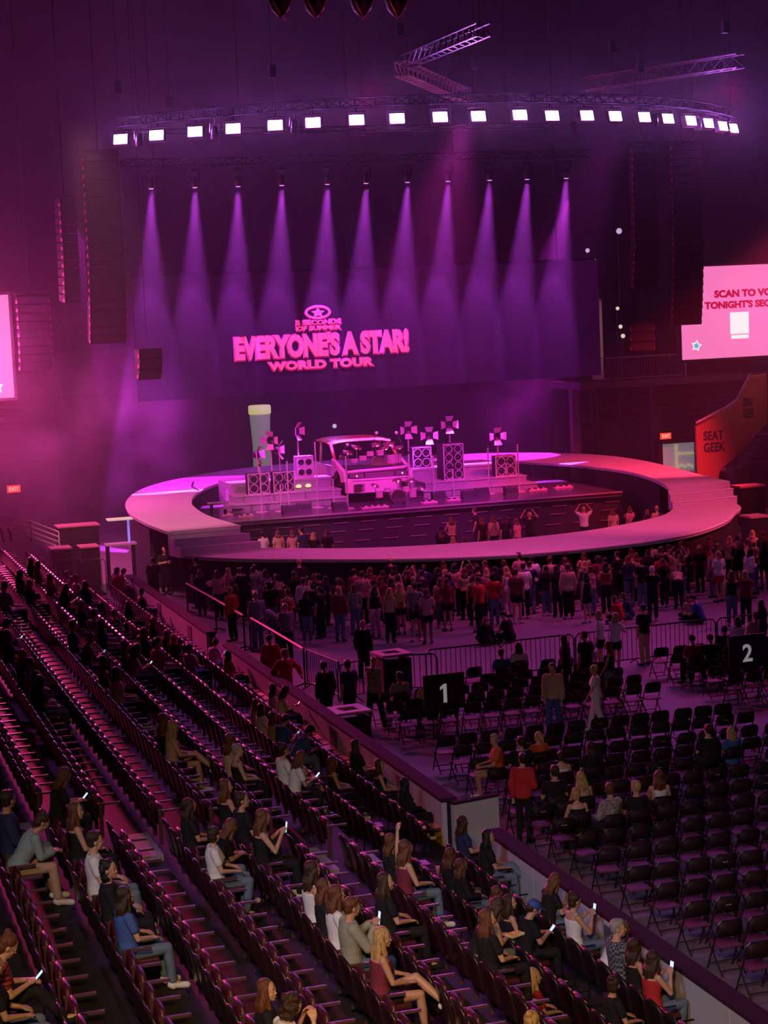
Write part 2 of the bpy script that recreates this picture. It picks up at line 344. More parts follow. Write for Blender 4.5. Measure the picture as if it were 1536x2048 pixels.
def cluster(label, x, y, z, rz):
    t = empty('speaker_cluster', (x, y, z), label, 'speaker', None, rz)
    me = speaker_me(1.05, 0.6, 0.42)
    for i in range(3):
        o = link('speaker_box', me, t); o.location = (0, 0.06 * i * i, -0.44 * i); o.rotation_euler = (-0.25 + 0.22 * i + 0.3, 0, 0)
    MB().tube([(0, 0.3, 0.3), (0, 0.3, 29.97 - z)], 0.012, 5).build('cable', M_black, t)
    return t
cluster('small dark speaker cluster floating in the pink haze left of the wall lettering', 14.6, 80, 8.7, 0.25)
cluster('small red edged speaker cluster below the right line arrays', 37.25, 80, 8.8, -0.35)
# ------------------------------------------------------------------ oval catwalk stage
OUT_U = [(12.9,68.9),(12.7,72.6),(12.8,76.8),(13.4,81.2),(14.6,85.7),(16.2,89.3),(18.4,92.2),(20.8,94.3),(23.6,95.6),(27,96.0),(30.4,95.6),(33.6,94.3),(36.0,92.6),(37.7,90.2),(38.6,86.8),(38.6,83.0),(38.0,78.5),(37.4,74.7),(37.0,71.5)]
IN_U = [(15.6,69.1),(15.3,73.2),(15.5,76.9),(15.9,79.6),(16.7,82.6),(17.9,85.8),(19.6,88.6),(21.6,90.7),(24.3,92.2),(27,92.6),(29.9,92.0),(32.2,90.5),(33.9,87.9),(35.2,84.2),(35.7,80.5),(35.6,77.5),(34.9,74.0),(33.9,70.8)]
OUT_L = [(36.7,70.4),(36.0,68.6),(35.0,67.2),(33.8,65.4),(32.4,63.8),(30.5,62.2),(28.6,61.3),(26.5,60.9),(24.6,60.8),(22.8,61.0),(20.4,61.9),(18.1,63.3),(16.5,64.5),(15.2,65.5),(14.0,66.8),(13.2,68.2)]
IN_L = [(33.7,70.0),(33.2,69.2),(32.4,68.2),(31.3,67.3),(30.1,66.5),(28.3,65.6),(26.4,65.1),(24.4,64.9),(22.4,65.0),(20.6,65.4),(18.9,66.1),(17.4,67.2),(16.0,68.4)]
def resample(pts, n):
    P = [Vector((*p, 0)) for p in pts]; k = len(P); out = []
    L = [0]
    for i in range(1, k): L.append(L[-1] + (P[i] - P[i-1]).length)
    for j in range(n):
        s = L[-1] * j / (n - 1); i = max(0, min(k - 2, next((q for q in range(k - 1) if L[q + 1] >= s - 1e-9), k - 2)))
        t = (s - L[i]) / (L[i+1] - L[i]); a = P[max(i-1,0)]; b = P[i]; c = P[i+1]; d = P[min(i+2,k-1)]
        out.append(0.5 * ((2*b) + (-a + c)*t + (2*a - 5*b + 4*c - d)*t*t + (-a + 3*b - 3*c + d)*t*t*t))
    return out
M_deck = mat('ring_deck', (0.62, 0.58, 0.60), 0.55, noise=0.10, scale=1.2, spec=0.12)
M_skirt = mat('stage_skirt', (0.012, 0.010, 0.013), 0.9)
M_trim = mat('ring_edge_trim', (0.75, 0.70, 0.70), 0.3)
ring = empty('oval_catwalk_stage', (25.5, 77, 0), 'large oval catwalk stage with pale walkway, black skirt and two sets of steps', 'stage')
def at_ring(mb): mb.v = [(x - 25.5, y - 77, z) for x, y, z in mb.v]; return mb
def band(o, i, z0, z1, n):
    A = resample(o, n); B = resample(i, n); m = MB()
    vs = [(p.x, p.y, z) for z in (z0, z1) for p in A + B]; k = 2 * n; fs = []
    for j in range(n - 1):
        fs += [(j, j+1, n+j+1, n+j), (k+j, k+n+j, k+n+j+1, k+j+1), (j, k+j, k+j+1, j+1), (n+j, n+j+1, k+n+j+1, k+n+j)]
    fs += [(0, n, k+n, k), (n-1, k+n-1, k+2*n-1, 2*n-1)]
    return m.add(vs, fs)
at_ring(band(OUT_U, IN_U, 2.46, 2.6, 90)).build('upper_deck', M_deck, ring)
at_ring(band(OUT_L, IN_L[::1], 1.66, 1.8, 70)).build('lower_deck', M_deck, ring)
def inset(pts, d, sgn):
    c = Vector((25.5, 78, 0)); return [tuple((Vector((*p, 0)) + (c - Vector((*p, 0))).normalized() * d * sgn)[:2]) for p in pts]
at_ring(band(inset(OUT_L, 0.12, 1), inset(IN_L, 0.12, -1), 0.0, 1.66, 70)).build('skirt', M_skirt, ring)
# upper part: skirt at the outside on the left, open legs behind
at_ring(band(inset(OUT_U[1:6], 0.12, 1), inset(IN_U[1:5], 0.12, -1), 0.0, 2.46, 30)).build('skirt', M_skirt, ring)
at_ring(band(inset(OUT_U[13:-1], 0.12, 1), inset(IN_U[13:-1], 0.12, -1), 0.0, 2.46, 24)).build('skirt', M_skirt, ring)
for x, y in ((36.2, 91.5), (33.0, 90.6), (34.0, 91.0), (30.5, 92.6), (23.5, 92.6), (20.0, 90.0), (17.2, 87.0)):
    at_ring(MB().tube([(x, y, 0), (x, y, 2.46)], 0.09, 8)).build('leg', M_steel, ring)
for pts, z in ((OUT_U, 2.6), (IN_U, 2.6), (OUT_L, 1.8), (IN_L, 1.8)):
    e = MB(); e.tube([(p.x, p.y, z - 0.03) for p in resample(pts, 80)], 0.035, 5); at_ring(e).build('edge_trim', M_trim, ring)
M_step = mat('step_face', (0.50, 0.48, 0.58), 0.5, noise=0.15, scale=6)
def stair(pa, pb, qa, qb, z_hi, z_lo, n):
    # pa-pb: upper edge (outer, inner); qa-qb: lower edge
    pa, pb, qa, qb = [Vector((*p, 0)) for p in (pa, pb, qa, qb)]
    for i in range(n):
        t0 = i / n; t1 = (i + 1) / n
        z = z_hi - (z_hi - z_lo) * (i + 1) / (n + 1) if i < n else z_lo
        a, b, c, d = pa.lerp(qa, t0), pb.lerp(qb, t0), pb.lerp(qb, t1), pa.lerp(qa, t1)
        s = MB(); vs = [(p.x, p.y, zz) for zz in (z_lo - 0.1, z) for p in (a, b, c, d)]
        s.add(vs, [(3,2,1,0), (4,5,6,7), (0,1,5,4), (1,2,6,5), (2,3,7,6), (3,0,4,7)])
        o = at_ring(s).build('step', M_step, ring)
        e = MB(); e.tube([(d.x, d.y, z), (c.x, c.y, z)], 0.025, 5); at_ring(e).build('nosing', M_trim, o)
stair((12.85, 68.95), (15.6, 69.15), (13.1, 68.0), (16.1, 68.1), 2.6, 1.8, 2)
stair((37.05, 71.5), (33.9, 70.8), (36.75, 70.3), (33.65, 69.9), 2.6, 1.8, 2)
# risers (front faces) under the upper deck ends
for a, b in (((12.85, 68.93), (15.6, 69.13)), ((37.05, 71.48), (33.9, 70.78))):
    m = MB(); (x0, y0), (x1, y1) = a, b
    vs = [(x, y + dy, z) for dy in (-0.02, 0.05) for z in (1.7, 2.58) for (x, y) in ((x0, y0), (x1, y1))]
    m.add(vs, [(0,1,3,2), (4,6,7,5), (0,2,6,4), (1,5,7,3), (2,3,7,6), (0,4,5,1)])
    at_ring(m).build('riser', M_step, ring)
# mic stand lying shadow-like cable on the magenta part
c = MB(); c.tube([(17.2, 84.2, 2.62), (17.3, 86.3, 2.63), (17.9, 88.8, 2.63)], 0.03, 5)
tag(c.build('cable_ramp', M_black), 'thin black cable crossing the magenta lit rear walkway', 'cable')
# ------------------------------------------------------------------ main stage inside the oval
M_stagefl = mat('stage_floor', (0.10, 0.07, 0.10), 0.18, noise=0.3, scale=3)
st = MB().box(16.6, 35.0, 77.8, 90.2, 1.6, 1.8).build('main_stage', M_stagefl)
tag(st, 'dark glossy main stage platform carrying the band gear inside the oval', 'stage')
MB().box(16.7, 34.9, 77.95, 90.0, 0.0, 1.6).build('skirt', M_skirt, st)
for zz in (0.55, 1.0, 1.35):
    for k in range(14): MB().box(17.3 + k * 1.26 + zz * 0.4, 18.0 + k * 1.26 + zz * 0.4, 77.90, 77.96, zz, zz + 0.03).build('step_edge', mat('worn_edge', (0.20, 0.10, 0.15), 0.5), st)
MB().box(16.6, 35.0, 77.74, 77.81, 1.76, 1.82).build('front_lip', mat('lip', (0.35, 0.25, 0.32), 0.3), st)
M_plat = mat('riser_platform', (0.32, 0.28, 0.34), 0.45, noise=0.15, scale=2)
def plat(lab, x0, x1, y0, y1, z0, z1):
    t = MB().box(x0, x1, y0, y1, z0, z1 - 0.05).build('riser_platform', M_plat); tag(t, lab, 'platform', 'grey riser platforms on the main stage')
    MB().box(x0 - 0.03, x1 + 0.03, y0 - 0.04, y1, z1 - 0.05, z1).build('top', mat('platform_top', (0.45, 0.40, 0.45), 0.4), t); return t
plat('long low grey platform step left of the car front', 18.1, 23.3, 81.4, 83.4, 1.8, 2.12)
plat('upper grey platform under the left speaker cabinets', 18.4, 23.2, 82.0, 83.5, 2.12, 2.44)
plat('long low grey platform step right of the car front', 26.9, 32.4, 81.4, 83.4, 1.8, 2.12)
plat('upper grey platform under the tall speaker cabinet', 27.2, 32.1, 82.0, 83.5, 2.12, 2.44)
plat('raised grey platform behind the left cabinets', 18.6, 24.0, 83.5, 86.5, 1.8, 2.86)
plat('raised grey platform behind the right cabinets', 26.5, 31.6, 83.5, 86.5, 1.8, 2.92)
for x, z, k in ((17.0, 2.25, 'upper'), (17.6, 1.98, 'lower')):
    o = MB().box(x, x + 0.9, 81.2, 81.6, z, z + 0.05).build('step_tread', M_plat); tag(o, '%s loose grey stair tread at the left end of the platforms' % k, 'step')
    MB().box(x + 0.1, x + 0.2, 81.3, 81.5, 1.8, z).build('leg', M_dark, o)
# speaker cabinets
M_cab = mat('cabinet_frame', (0.62, 0.50, 0.58), 0.4); M_cone = mat('speaker_cone', (0.015, 0.014, 0.018), 0.6); M_ringm = mat('cone_ring', (0.5, 0.42, 0.5), 0.35)
def cabinet(lab, x, y, z, w, h, rows, grille=False, d=0.5, rz=0.0):
    t = empty('speaker_cabinet', (x, y, z), lab, 'speaker cabinet', 'guitar speaker cabinets on the platforms', rz)
    MB().box(-w/2, w/2, 0.02, d, 0, h).build('box', M_black if not grille else M_cab, t, bevel=0.01)
    f = MB(); b = 0.045
    for (x0, x1, z0, z1) in ((-w/2, -w/2 + b, 0, h), (w/2 - b, w/2, 0, h), (-w/2 + b, w/2 - b, 0, b), (-w/2 + b, w/2 - b, h - b, h)): f.box(x0, x1, -0.03, 0.02, z0, z1)
    f.build('front_frame', M_cab, t)
    MB().box(-w/2 + b, w/2 - b, 0.0, 0.02, b, h - b).build('baffle', M_cab if grille else M_cone, t)
    r = min((w - 2*b) / 4, (h - 2*b) / rows / 2) * 0.9
    for i in range(rows):
        for s in (-1, 1):
            cx = s * (w - 2*b) / 4; cz = b + (h - 2*b) * (i + 0.5) / rows
            c = MB(); c.lathe([(r, 0.0), (r * 1.08, -0.02), (r * 0.9, -0.025), (r * 0.86, 0.0)], (cx, 0, cz), 18, 'Y')
            co = c.build('speaker_cone', M_ringm, t, smooth=True)
            MB().lathe([(r * 0.86, -0.004), (r * 0.4, -0.001), (r * 0.3, -0.012), (0.001, -0.018)], (cx, 0, cz), 16, 'Y').build('cone_centre', M_cone, co)
    return t
cabinet('dark four cone speaker cabinet at the left end of the platform', 19.5, 82.2, 2.44, 0.98, 0.93, 2)
cabinet('dark four cone speaker cabinet second from the left', 20.65, 82.2, 2.44, 0.98, 0.93, 2)
cabinet('pale pink lit four cone cabinet raised beside the car roof', 22.1, 83.9, 2.86, 0.80, 1.0, 2, True)
cabinet('tallest cabinet with eight cones right of the car front', 28.7, 82.3, 2.44, 0.98, 1.65, 4, d=0.95)
cabinet('four cone cabinet with pale frame behind the tall eight cone cabinet', 27.75, 84.0, 2.92, 0.92, 0.98, 2, d=0.5)
cabinet('four cone speaker cabinet at the right end of the platform', 31.2, 82.2, 2.44, 1.02, 0.95, 2)
# microphone stands
M_stand = mat('mic_stand_pipe', (0.62, 0.50, 0.60), 0.35, 0.3)
def mic_stand(lab, x, y, h, lean=0.0, base=0.28):
    t = MB().tube([(0, 0, 0.03), (lean, 0, h)], 0.035, 7).build('microphone_stand', M_stand); t.location = (x, y, 1.8)
    tag(t, lab, 'microphone stand', 'microphone stands across the front of the stage')
    MB().lathe([(base, 0), (base, 0.03), (0.05, 0.05)], n=18).build('base', mat('stand_base', (0.55, 0.40, 0.52), 0.3), t)
    MB().ball((lean, 0, h + 0.05), (0.055, 0.055, 0.075), 8, 6).build('microphone', M_dark, t, smooth=True); return t
for a in (('microphone stand in front of the leftmost speaker cabinet', 19.2, 80.6, 2.0), ('microphone stand in front of the second cabinet from the left', 20.45, 80.7, 2.15),
          ('low microphone stand between the two left cabinets', 20.0, 80.3, 1.2), ('microphone stand left of the car beside the raised cabinet', 21.75, 80.7, 2.9),
          ('microphone stand directly beside the left headlight of the car', 22.75, 79.4, 2.3), ('short microphone stand near the left front wheel of the car', 22.3, 80.0, 1.3),
          ('microphone stand in front of the right headlight of the car', 26.0, 80.6, 2.1), ('microphone stand between the car and the tall cabinet', 27.2, 80.8, 1.95),
          ('microphone stand right of the tall eight cone cabinet', 29.9, 81.0, 2.1), ('microphone stand in front of the rightmost cabinet', 31.3, 80.9, 2.2),
          ('thin microphone stand just left of the tall cabinet', 28.05, 80.6, 1.3), ('thin microphone stand left of the rightmost cabinet', 30.6, 80.6, 1.4)):
    mic_stand(*a)
# theatrical lights with barn doors
M_barn = mat('barn_door', (0.70, 0.42, 0.58), 0.4)
def barn(lab, x, y, z, hp, rz, tilt=0.0):
    t = empty('barn_door_light', (x, y, z), lab, 'stage light', 'barn door lights on poles around the band gear', rz)
    MB().tube([(0, 0, 0), (0, 0, hp)], 0.035, 7).build('pole', M_stand, t)
    h = MB(); h.lathe([(0.10, 0.22), (0.17, 0.16), (0.18, 0.0), (0.16, 0.0), (0.12, 0.05)], (0, 0, hp + 0.2), 14, 'Y'); hd = h.build('lamp_head', M_dark, t, smooth=True)
    for a in range(4):
        c, s = cos(a * pi / 2), sin(a * pi / 2); w = 0.17; q = 0.30
        m = MB(); P = lambda u, v, yy: (u * c - v * s, yy, hp + 0.2 + u * s + v * c)
        v0 = [P(-w * 0.75, 0.17, 0.0), P(w * 0.75, 0.17, 0.0), P(w * 1.15, 0.17 + q * 0.8, -0.16), P(-w * 1.15, 0.17 + q * 0.8, -0.16)]
        v1 = [(p[0], p[1] + 0.015, p[2]) for p in v0]
        m.add(v0 + v1, [(0,1,2,3), (7,6,5,4), (0,4,5,1), (1,5,6,2), (2,6,7,3), (3,7,4,0)]); m.build('barn_door', M_barn, hd)
    return t
barn('barn door light on a pole at the far left of the gear', 19.9, 83.8, 2.86, 1.0, 0.9)
barn('barn door light on a pole in front of the pale column-shaped doorway glow', 20.3, 82.9, 2.44, 2.1, -0.6)
barn('barn door light on a short pole left of the raised cabinet', 20.9, 83.8, 2.86, 1.15, 1.1)
barn('tallest barn door light left of the car roof', 22.0, 84.6, 2.86, 1.9, 0.8)
barn('barn door light on a pole right of the drum kit', 27.4, 84.9, 2.92, 1.55, 0.0)
barn('barn door light above the cabinet behind the tall one', 28.35, 84.6, 2.92, 1.25, -0.3)
barn('barn door light standing over the tall eight cone cabinet', 29.35, 84.6, 2.92, 1.7, -0.15)
barn('barn door light above the rightmost cabinet', 31.5, 84.0, 2.92, 1.05, -0.05)
# car front prop
M_car = mat('car_paint', (0.78, 0.52, 0.66), 0.22); M_tyre = mat('tyre_rubber', (0.02, 0.02, 0.02), 0.8); M_glass = mat('headlight_glass', (0.20, 0.12, 0.18), 0.08)
car = empty('car', (24.85, 81.2, 1.8), 'pale car front end with a roof, used as a drum platform', 'car')
W2 = 1.52
def ext(prof, x0, x1):   # prof: (y,z) loop extruded along x
    n = len(prof); vs = [(x, y, z) for x in (x0, x1) for (y, z) in prof]
    return MB().add(vs, [tuple(range(n)), tuple(range(n, 2*n))[::-1]] + [(j, n + j, n + (j+1) % n, (j+1) % n) for j in range(n)])
# nose: bumper with rounded corners in plan
def nose(z0, z1, y0, bulge, name, m, d=0.5):
    pl = [(-W2, y0 + 0.55), (-W2 + 0.02, y0 + 0.3), (-W2 + 0.2, y0 + 0.08), (-0.8, y0 - bulge * 0.6), (0, y0 - bulge), (0.8, y0 - bulge * 0.6), (W2 - 0.2, y0 + 0.08), (W2 - 0.02, y0 + 0.3), (W2, y0 + 0.55)]
    return MB().prism(pl + [(W2, y0 + 0.6), (-W2, y0 + 0.6)], z0, z1).build(name, m, car, bevel=0.03)
bp = nose(0.45, 1.0, 0.0, 0.12, 'bumper', M_car)
bl2 = MB()
for sx in (-1, 1):
    for k in range(4): bl2.box(sx * 1.02 - 0.24, sx * 1.02 + 0.24, -0.075, 0.0, 0.55 + k * 0.09, 0.585 + k * 0.09)
bl2.build('air_slot', M_black, bp)
nose(1.0, 1.09, -0.03, 0.12, 'bumper_top', mat('car_trim', (0.85, 0.6, 0.75), 0.25))
gr = MB(); gr.box(-0.72, 0.62, 0.0, 0.15, 1.10, 1.34); gr.build('grille', M_glass, car)
for s, nm in ((-1, 0), (1, 0)):
    x0, x1 = (-1.38, -0.78) if s < 0 else (0.72, 1.36)
    h = MB().prism([(x0, 0.05), (x1, -0.02), (x1, 0.3), (x0, 0.4)], 1.12, 1.33).build('headlight', M_glass, car, bevel=0.02)
    MB().ball(((x0 + x1) / 2, 0.06, 1.22), (0.1, 0.05, 0.08)).build('bulb', mat('headlight_bulb', (0.8, 0.8, 0.9), 0.1, emit=(0.95, 0.6, 1.0), strength=2.5), h)
# upper lip of the bonnet opening: a frame round the drum bay
lip = MB()
lip.tube([(-W2 + 0.05, 0.45, 1.36), (-1.0, 0.12, 1.42), (0, 0.0, 1.45), (1.0, 0.1, 1.46), (W2 - 0.03, 0.4, 1.48)], [0.09, 0.085, 0.075, 0.085, 0.09], 8)
lip.build('bonnet_edge', M_car, car, smooth=True)
for s in (-1, 1):
    f = ext([(0.3, 0.95), (0.35, 1.38), (1.0, 1.55), (1.9, 1.82), (2.3, 1.9), (2.35, 1.0), (2.1, 0.95), (1.95, 1.25), (1.5, 1.42), (1.05, 1.2), (0.92, 0.9)], s * W2 - 0.09, s * W2 + 0.09)
    f.build('fender', M_car, car, bevel=0.03)
    w = MB(); w.lathe([(0.2, -0.13), (0.42, -0.12), (0.45, 0), (0.42, 0.12), (0.2, 0.13)], (s * (W2 - 0.15), 1.5, 0.46), 22, 'X'); wh = w.build('wheel', M_tyre, car, smooth=True)
    MB().lathe([(0.02, -0.1), (0.22, -0.12), (0.22, 0.12), (0.02, 0.1)], (s * (W2 - 0.15), 1.5, 0.46), 14, 'X').build('rim', M_steel, wh)
M_roof = mat('car_roof', (0.55, 0.16, 0.10), 0.3)
rf = MB()
n = 9; vs = []
for i in range(n):
    u = -1 + 2 * i / (n - 1)
    for j, y in enumerate((3.0, 3.35, 4.2, 5.4, 6.0)):
        vs.append((u * (1.42 + (0.05 if 0 < j < 4 else 0)), y, 2.60 + (0.0, 0.07, 0.12, 0.10, 0.03)[j] - 0.12 * u ** 4))
fs = [(i*5+j, (i+1)*5+j, (i+1)*5+j+1, i*5+j+1) for i in range(n-1) for j in range(4)]
k = len(vs); vs2 = vs + [(x, y, z - 0.06) for x, y, z in vs]
fs2 = fs + [tuple(k + q for q in f[::-1]) for f in fs]
rim = [i*5 for i in range(n)] + [(n-1)*5+j for j in range(1,5)] + [i*5+4 for i in range(n-2,-1,-1)] + [3,2,1]
fs2 += [(rim[q], rim[(q+1) % len(rim)], k + rim[(q+1) % len(rim)], k + rim[q]) for q in range(len(rim))]
rf.add(vs2, fs2); rf.build('roof', M_roof, car, smooth=True)
for s in (-1, 1):
    MB().tube([(s * 1.40, 3.05, 2.52), (s * 1.48, 2.2, 1.85)], 0.07, 7).build('windscreen_pillar', M_roof, car, smooth=True)
    MB().tube([(s * 1.40, 4.6, 2.60), (s * 1.46, 4.7, 1.5)], 0.07, 7).build('door_pillar', M_roof, car, smooth=True)
    MB().box(s * 1.5 - 0.05, s * 1.5 + 0.05, 2.3, 6.0, 0.6, 1.55).build('side_panel', M_car, car, bevel=0.02)
lamp('SPOT', 'roof_blue_lamp', (22.0, 80.0, 9.6), (23.8, 85.6, 4.4), 5200, (0.05, 0.15, 1.0), spot_size=R(16), spot_blend=0.5, shadow_soft_size=0.05)
lamp('SPOT', 'roof_amber_lamp', (30, 70, 12), (25.2, 84.2, 4.3), 4200, (1.0, 0.12, 0.10), spot_size=R(9), spot_blend=0.7, shadow_soft_size=0.1)
# drum kit in the engine bay
M_shell = mat('drum_shell', (0.55, 0.30, 0.42), 0.15); M_head = mat('drum_head', (0.75, 0.65, 0.72), 0.5); M_chrome = mat('chrome', (0.85, 0.8, 0.85), 0.12, 1.0); M_cym = mat('cymbal_bronze', (0.95, 0.55, 0.45), 0.2, 0.9)
def kit(lab, x, y, z, s, toms, cyms, kick, grp=None, front=M_head):
    t = empty('drum_kit', (x, y, z), lab, 'drum kit', grp)
    kd = MB(); kd.lathe([(kick, -0.22), (kick, 0.22)], (0, 0, kick), 24, 'Y'); ko = kd.build('bass_drum', M_shell, t)
    MB().lathe([(kick * 1.03, -0.25), (kick * 1.08, -0.23), (kick * 1.03, -0.2), (kick * 0.94, -0.22)], (0, 0, kick), 24, 'Y').build('hoop', M_chrome, ko)
    MB().lathe([(kick * 0.94, -0.235), (0.001, -0.236)], (0, 0, kick), 24, 'Y').build('front_head', front, ko)
    for (a, b, c, r, h) in toms:
        o = MB().lathe([(r, 0), (r * 1.04, 0.01), (r * 1.04, 0.03), (r, 0.04), (r, h - 0.04), (r * 1.04, h - 0.03), (r * 1.04, h)], (a, b, c), 18).build('tom', M_shell, t)
        MB().lathe([(r * 0.97, h), (0.001, h + 0.005)], (a, b, c), 18).build('drum_head', M_head, o)
        g = MB()
        for q in range(3): g.tube([(a + r * cos(q * 2.1), b + r * sin(q * 2.1), c), (a + r * 1.1 * cos(q * 2.1), b + r * 1.1 * sin(q * 2.1), 0)], 0.012, 4)
        g.build('leg', M_chrome, o)
    for (a, b, c, r) in cyms:
        o = MB().lathe([(0.01, 0.05), (0.05, 0.045), (0.07, 0.015), (r, -0.02), (r, -0.025), (0.06, 0.005)], n=20).build('cymbal', M_cym, t, smooth=True)
        o.location = (a, b, c); o.rotation_euler = (0.35 - 0.1 * a, 0.25 * (1 if a < 0 else -1), 0)
        MB().tube([(a, b, c - 0.02), (a, b + 0.02, 0.0)], 0.014, 5).build('cymbal_stand', M_chrome, t)
    return t
kit('large drum kit set up inside the car engine bay', 25.05, 82.35, 3.15, 1, [(-0.62, 0.1, 0.45, 0.17, 0.2), (-0.25, 0.15, 0.62, 0.16, 0.2), (0.22, 0.15, 0.62, 0.17, 0.22), (0.75, 0.3, 0.2, 0.22, 0.38), (-0.95, 0.4, 0.35, 0.19, 0.16), (1.1, 0.5, 0.2, 0.22, 0.4)],
    [(-1.25, 0.3, 0.85, 0.24), (-0.75, 0.6, 1.05, 0.26), (0.2, 0.7, 1.1, 0.24), (0.75, 0.5, 1.12, 0.28), (1.1, 0.2, 0.95, 0.25), (-1.35, 0.8, 0.6, 0.2), (0.45, 0.1, 0.95, 0.2)], 0.30, front=M_cone)
MB().box(23.4, 26.35, 81.9, 84.2, 3.05, 3.15).build('drum_riser', M_black); tag(bpy.data.objects['drum_riser'], 'black drum riser board inside the car bay', 'platform')
MB().box(23.6, 26.1, 82.1, 84.0, 1.8, 3.05).build('base', M_black, bpy.data.objects['drum_riser'])
kit('small pink drum kit on the floor in front of the car', 25.2, 80.1, 1.8, 1, [(-0.75, 0.1, 0.3, 0.16, 0.3), (-0.45, -0.1, 0.55, 0.14, 0.18), (0.45, -0.05, 0.5, 0.15, 0.2), (0.8, 0.2, 0.2, 0.19, 0.35)],
    [(-0.9, 0.2, 0.85, 0.2), (0.15, 0.3, 1.0, 0.22), (0.75, 0.3, 0.95, 0.22), (1.15, 0.0, 0.6, 0.18)], 0.30, front=mat('pink_head', (0.55, 0.25, 0.4), 0.5))
# boom stands beside the kit
for i, (x, z, dx, lab) in enumerate(((23.6, 4.3, 0.35, 'boom microphone stand leaning over the left of the drum kit'), (25.2, 4.75, 0.15, 'long boom microphone stand behind the drum kit'), (26.6, 4.7, -0.3, 'chrome boom microphone stand with clamp right of the drum kit'))):
    b = MB(); b.tube([(x, 83.4, 1.8), (x, 83.4, z - 0.5), (x + dx, 83.2, z)], 0.018, 5); o = b.build('boom_stand', M_chrome); tag(o, lab, 'microphone stand')
    MB().ball((x + dx, 83.2, z), 0.08).build('microphone', M_head, o, smooth=True)
# monitors, pedals, towels and small gear on the stage floor
def wedge(lab, x, y, rz, w=0.62):
    o = ext([(-0.22, 0), (0.22, 0), (0.20, 0.34), (-0.05, 0.36)], -w/2, w/2).build('floor_monitor', M_black, bevel=0.01); o.location = (x, y, 1.8); o.rotation_euler = (0, 0, rz); tag(o, lab, 'speaker', 'stage monitors along the main stage')
    g = MB().box(-w/2 + 0.05, w/2 - 0.05, -0.19, -0.06, 0.06, 0.30).build('grille', mat('monitor_grille', (0.06, 0.05, 0.07), 0.5), o); return o
for a in (('floor monitor in front of the second cabinet from the left', 20.9, 79.9, 0), ('floor monitor beside the two left microphone stands', 20.1, 79.3, 0.1), ('floor monitor left of the small drum kit', 22.3, 79.1, 0.1),
          ('floor monitor right of the small drum kit', 27.2, 80.2, 0), ('floor monitor in front of the tall eight cone cabinet', 28.5, 79.9, 0), ('dark box monitor between the tall and rightmost cabinets', 29.4, 80.6, 0), ('floor monitor left of the rightmost cabinet', 30.6, 80.1, 0)): wedge(*a)
for i, (x, y, w) in enumerate(((18.2, 79.3, 0.6), (23.8, 78.9, 1.2), (26.4, 79.2, 0.7), (27.6, 79.4, 0.6), (32.2, 81.0, 0.9), (33.6, 81.3, 0.9), (17.6, 80.2, 0.4))):
    o = MB().box(-w/2, w/2, -0.18, 0.18, 0, 0.07).build('pedal_board', mat('pedal_tray', (0.75, 0.35, 0.5), 0.3), bevel=0.01); o.location = (x, y, 1.8)
    tag(o, ['pale pedal board at the far left of the stage floor', 'wide pink pedal board in front of the car bumper', 'pedal board by the right front wheel of the car', 'pedal board in front of the tall cabinet', 'flat pink tray right of the rightmost cabinet', 'flat pink tray at the right end of the stage floor', 'small tray at the very left corner of the stage floor'][i], 'pedal board', 'pedal boards and trays on the stage floor')
    for k in range(int(w / 0.14)):
        p = MB().box(-w/2 + 0.03 + k * 0.14, -w/2 + 0.12 + k * 0.14, -0.07, 0.07, 0.07, 0.12).build('pedal', M_cab if k % 2 else M_dark, o)
for (x, lab) in ((21.9, 'greenish white lamp left of the car'), (22.35, 'second greenish white lamp left of the car, nearer the wheel')):
    o = MB().ball((x - 0.3, 83.3, 2.56), (0.14, 0.08, 0.09)).build('work_lamp', mat('green_lamp', (0.6, 0.7, 0.3), 0.4, emit=(0.75, 0.8, 0.25), strength=0.9), smooth=True); tag(o, lab, 'lamp')
    MB().lathe([(0.1, 0), (0.1, 0.04)], (x - 0.3, 83.3, 2.44), 10).build('base', M_dark, o)
# ------------------------------------------------------------------ video wall, side screens, lettering
def txt(body, size, x0, x1, z0, z1, y, m, parent, off=0.0, ext_=0.01, name='lettering', sp=1.0, slant=0.0):
    cu = bpy.data.curves.new('t', 'FONT'); cu.body = body; cu.size = 1; cu.offset = off; cu.extrude = 0.001; cu.space_character = sp; cu.resolution_u = 3
    ob = bpy.data.objects.new('t', cu); COL.objects.link(ob)
    dg = bpy.context.evaluated_depsgraph_get(); dg.update(); me = bpy.data.meshes.new_from_object(ob.evaluated_get(dg)); bpy.data.objects.remove(ob); bpy.data.curves.remove(cu)
    xs = [v.co.x for v in me.vertices]; ys = [v.co.y for v in me.vertices]; a, b, c, d = min(xs), max(xs), min(ys), max(ys)
    for v in me.vertices:
        u = (v.co.x - a) / (b - a); w = (v.co.y - c) / (d - c); e = 1 if v.co.z > 0 else 0
        v.co = (x0 + (x1 - x0) * u + slant * w, y - ext_ * e, z0 + (z1 - z0) * w)
    me.materials.clear(); me.materials.append(m); me.name = name
    return link(name, me, parent)
M_wallscr = mat('video_wall_panel', (0.0012, 0.001, 0.0014), 0.9, emit=(0.055, 0.004, 0.07), strength=0.30, spec=0.02)
vw = MB().box(14.7, 36.9, 84.0, 84.25, 6.75, 12.2).build('video_wall', M_wallscr); tag(vw, 'huge dark video wall behind the beams with pink tour lettering', 'video wall')
fr = MB(); fr.tube([(14.7, 84.4, 12.2), (36.9, 84.4, 12.2)], 0.12, 6)
for x in (16, 20, 25, 30, 35): fr.tube([(x, 84.4, 12.2), (x, 84.4, 29.9)], 0.03, 5)
fr.build('hanging_frame', M_black, vw)
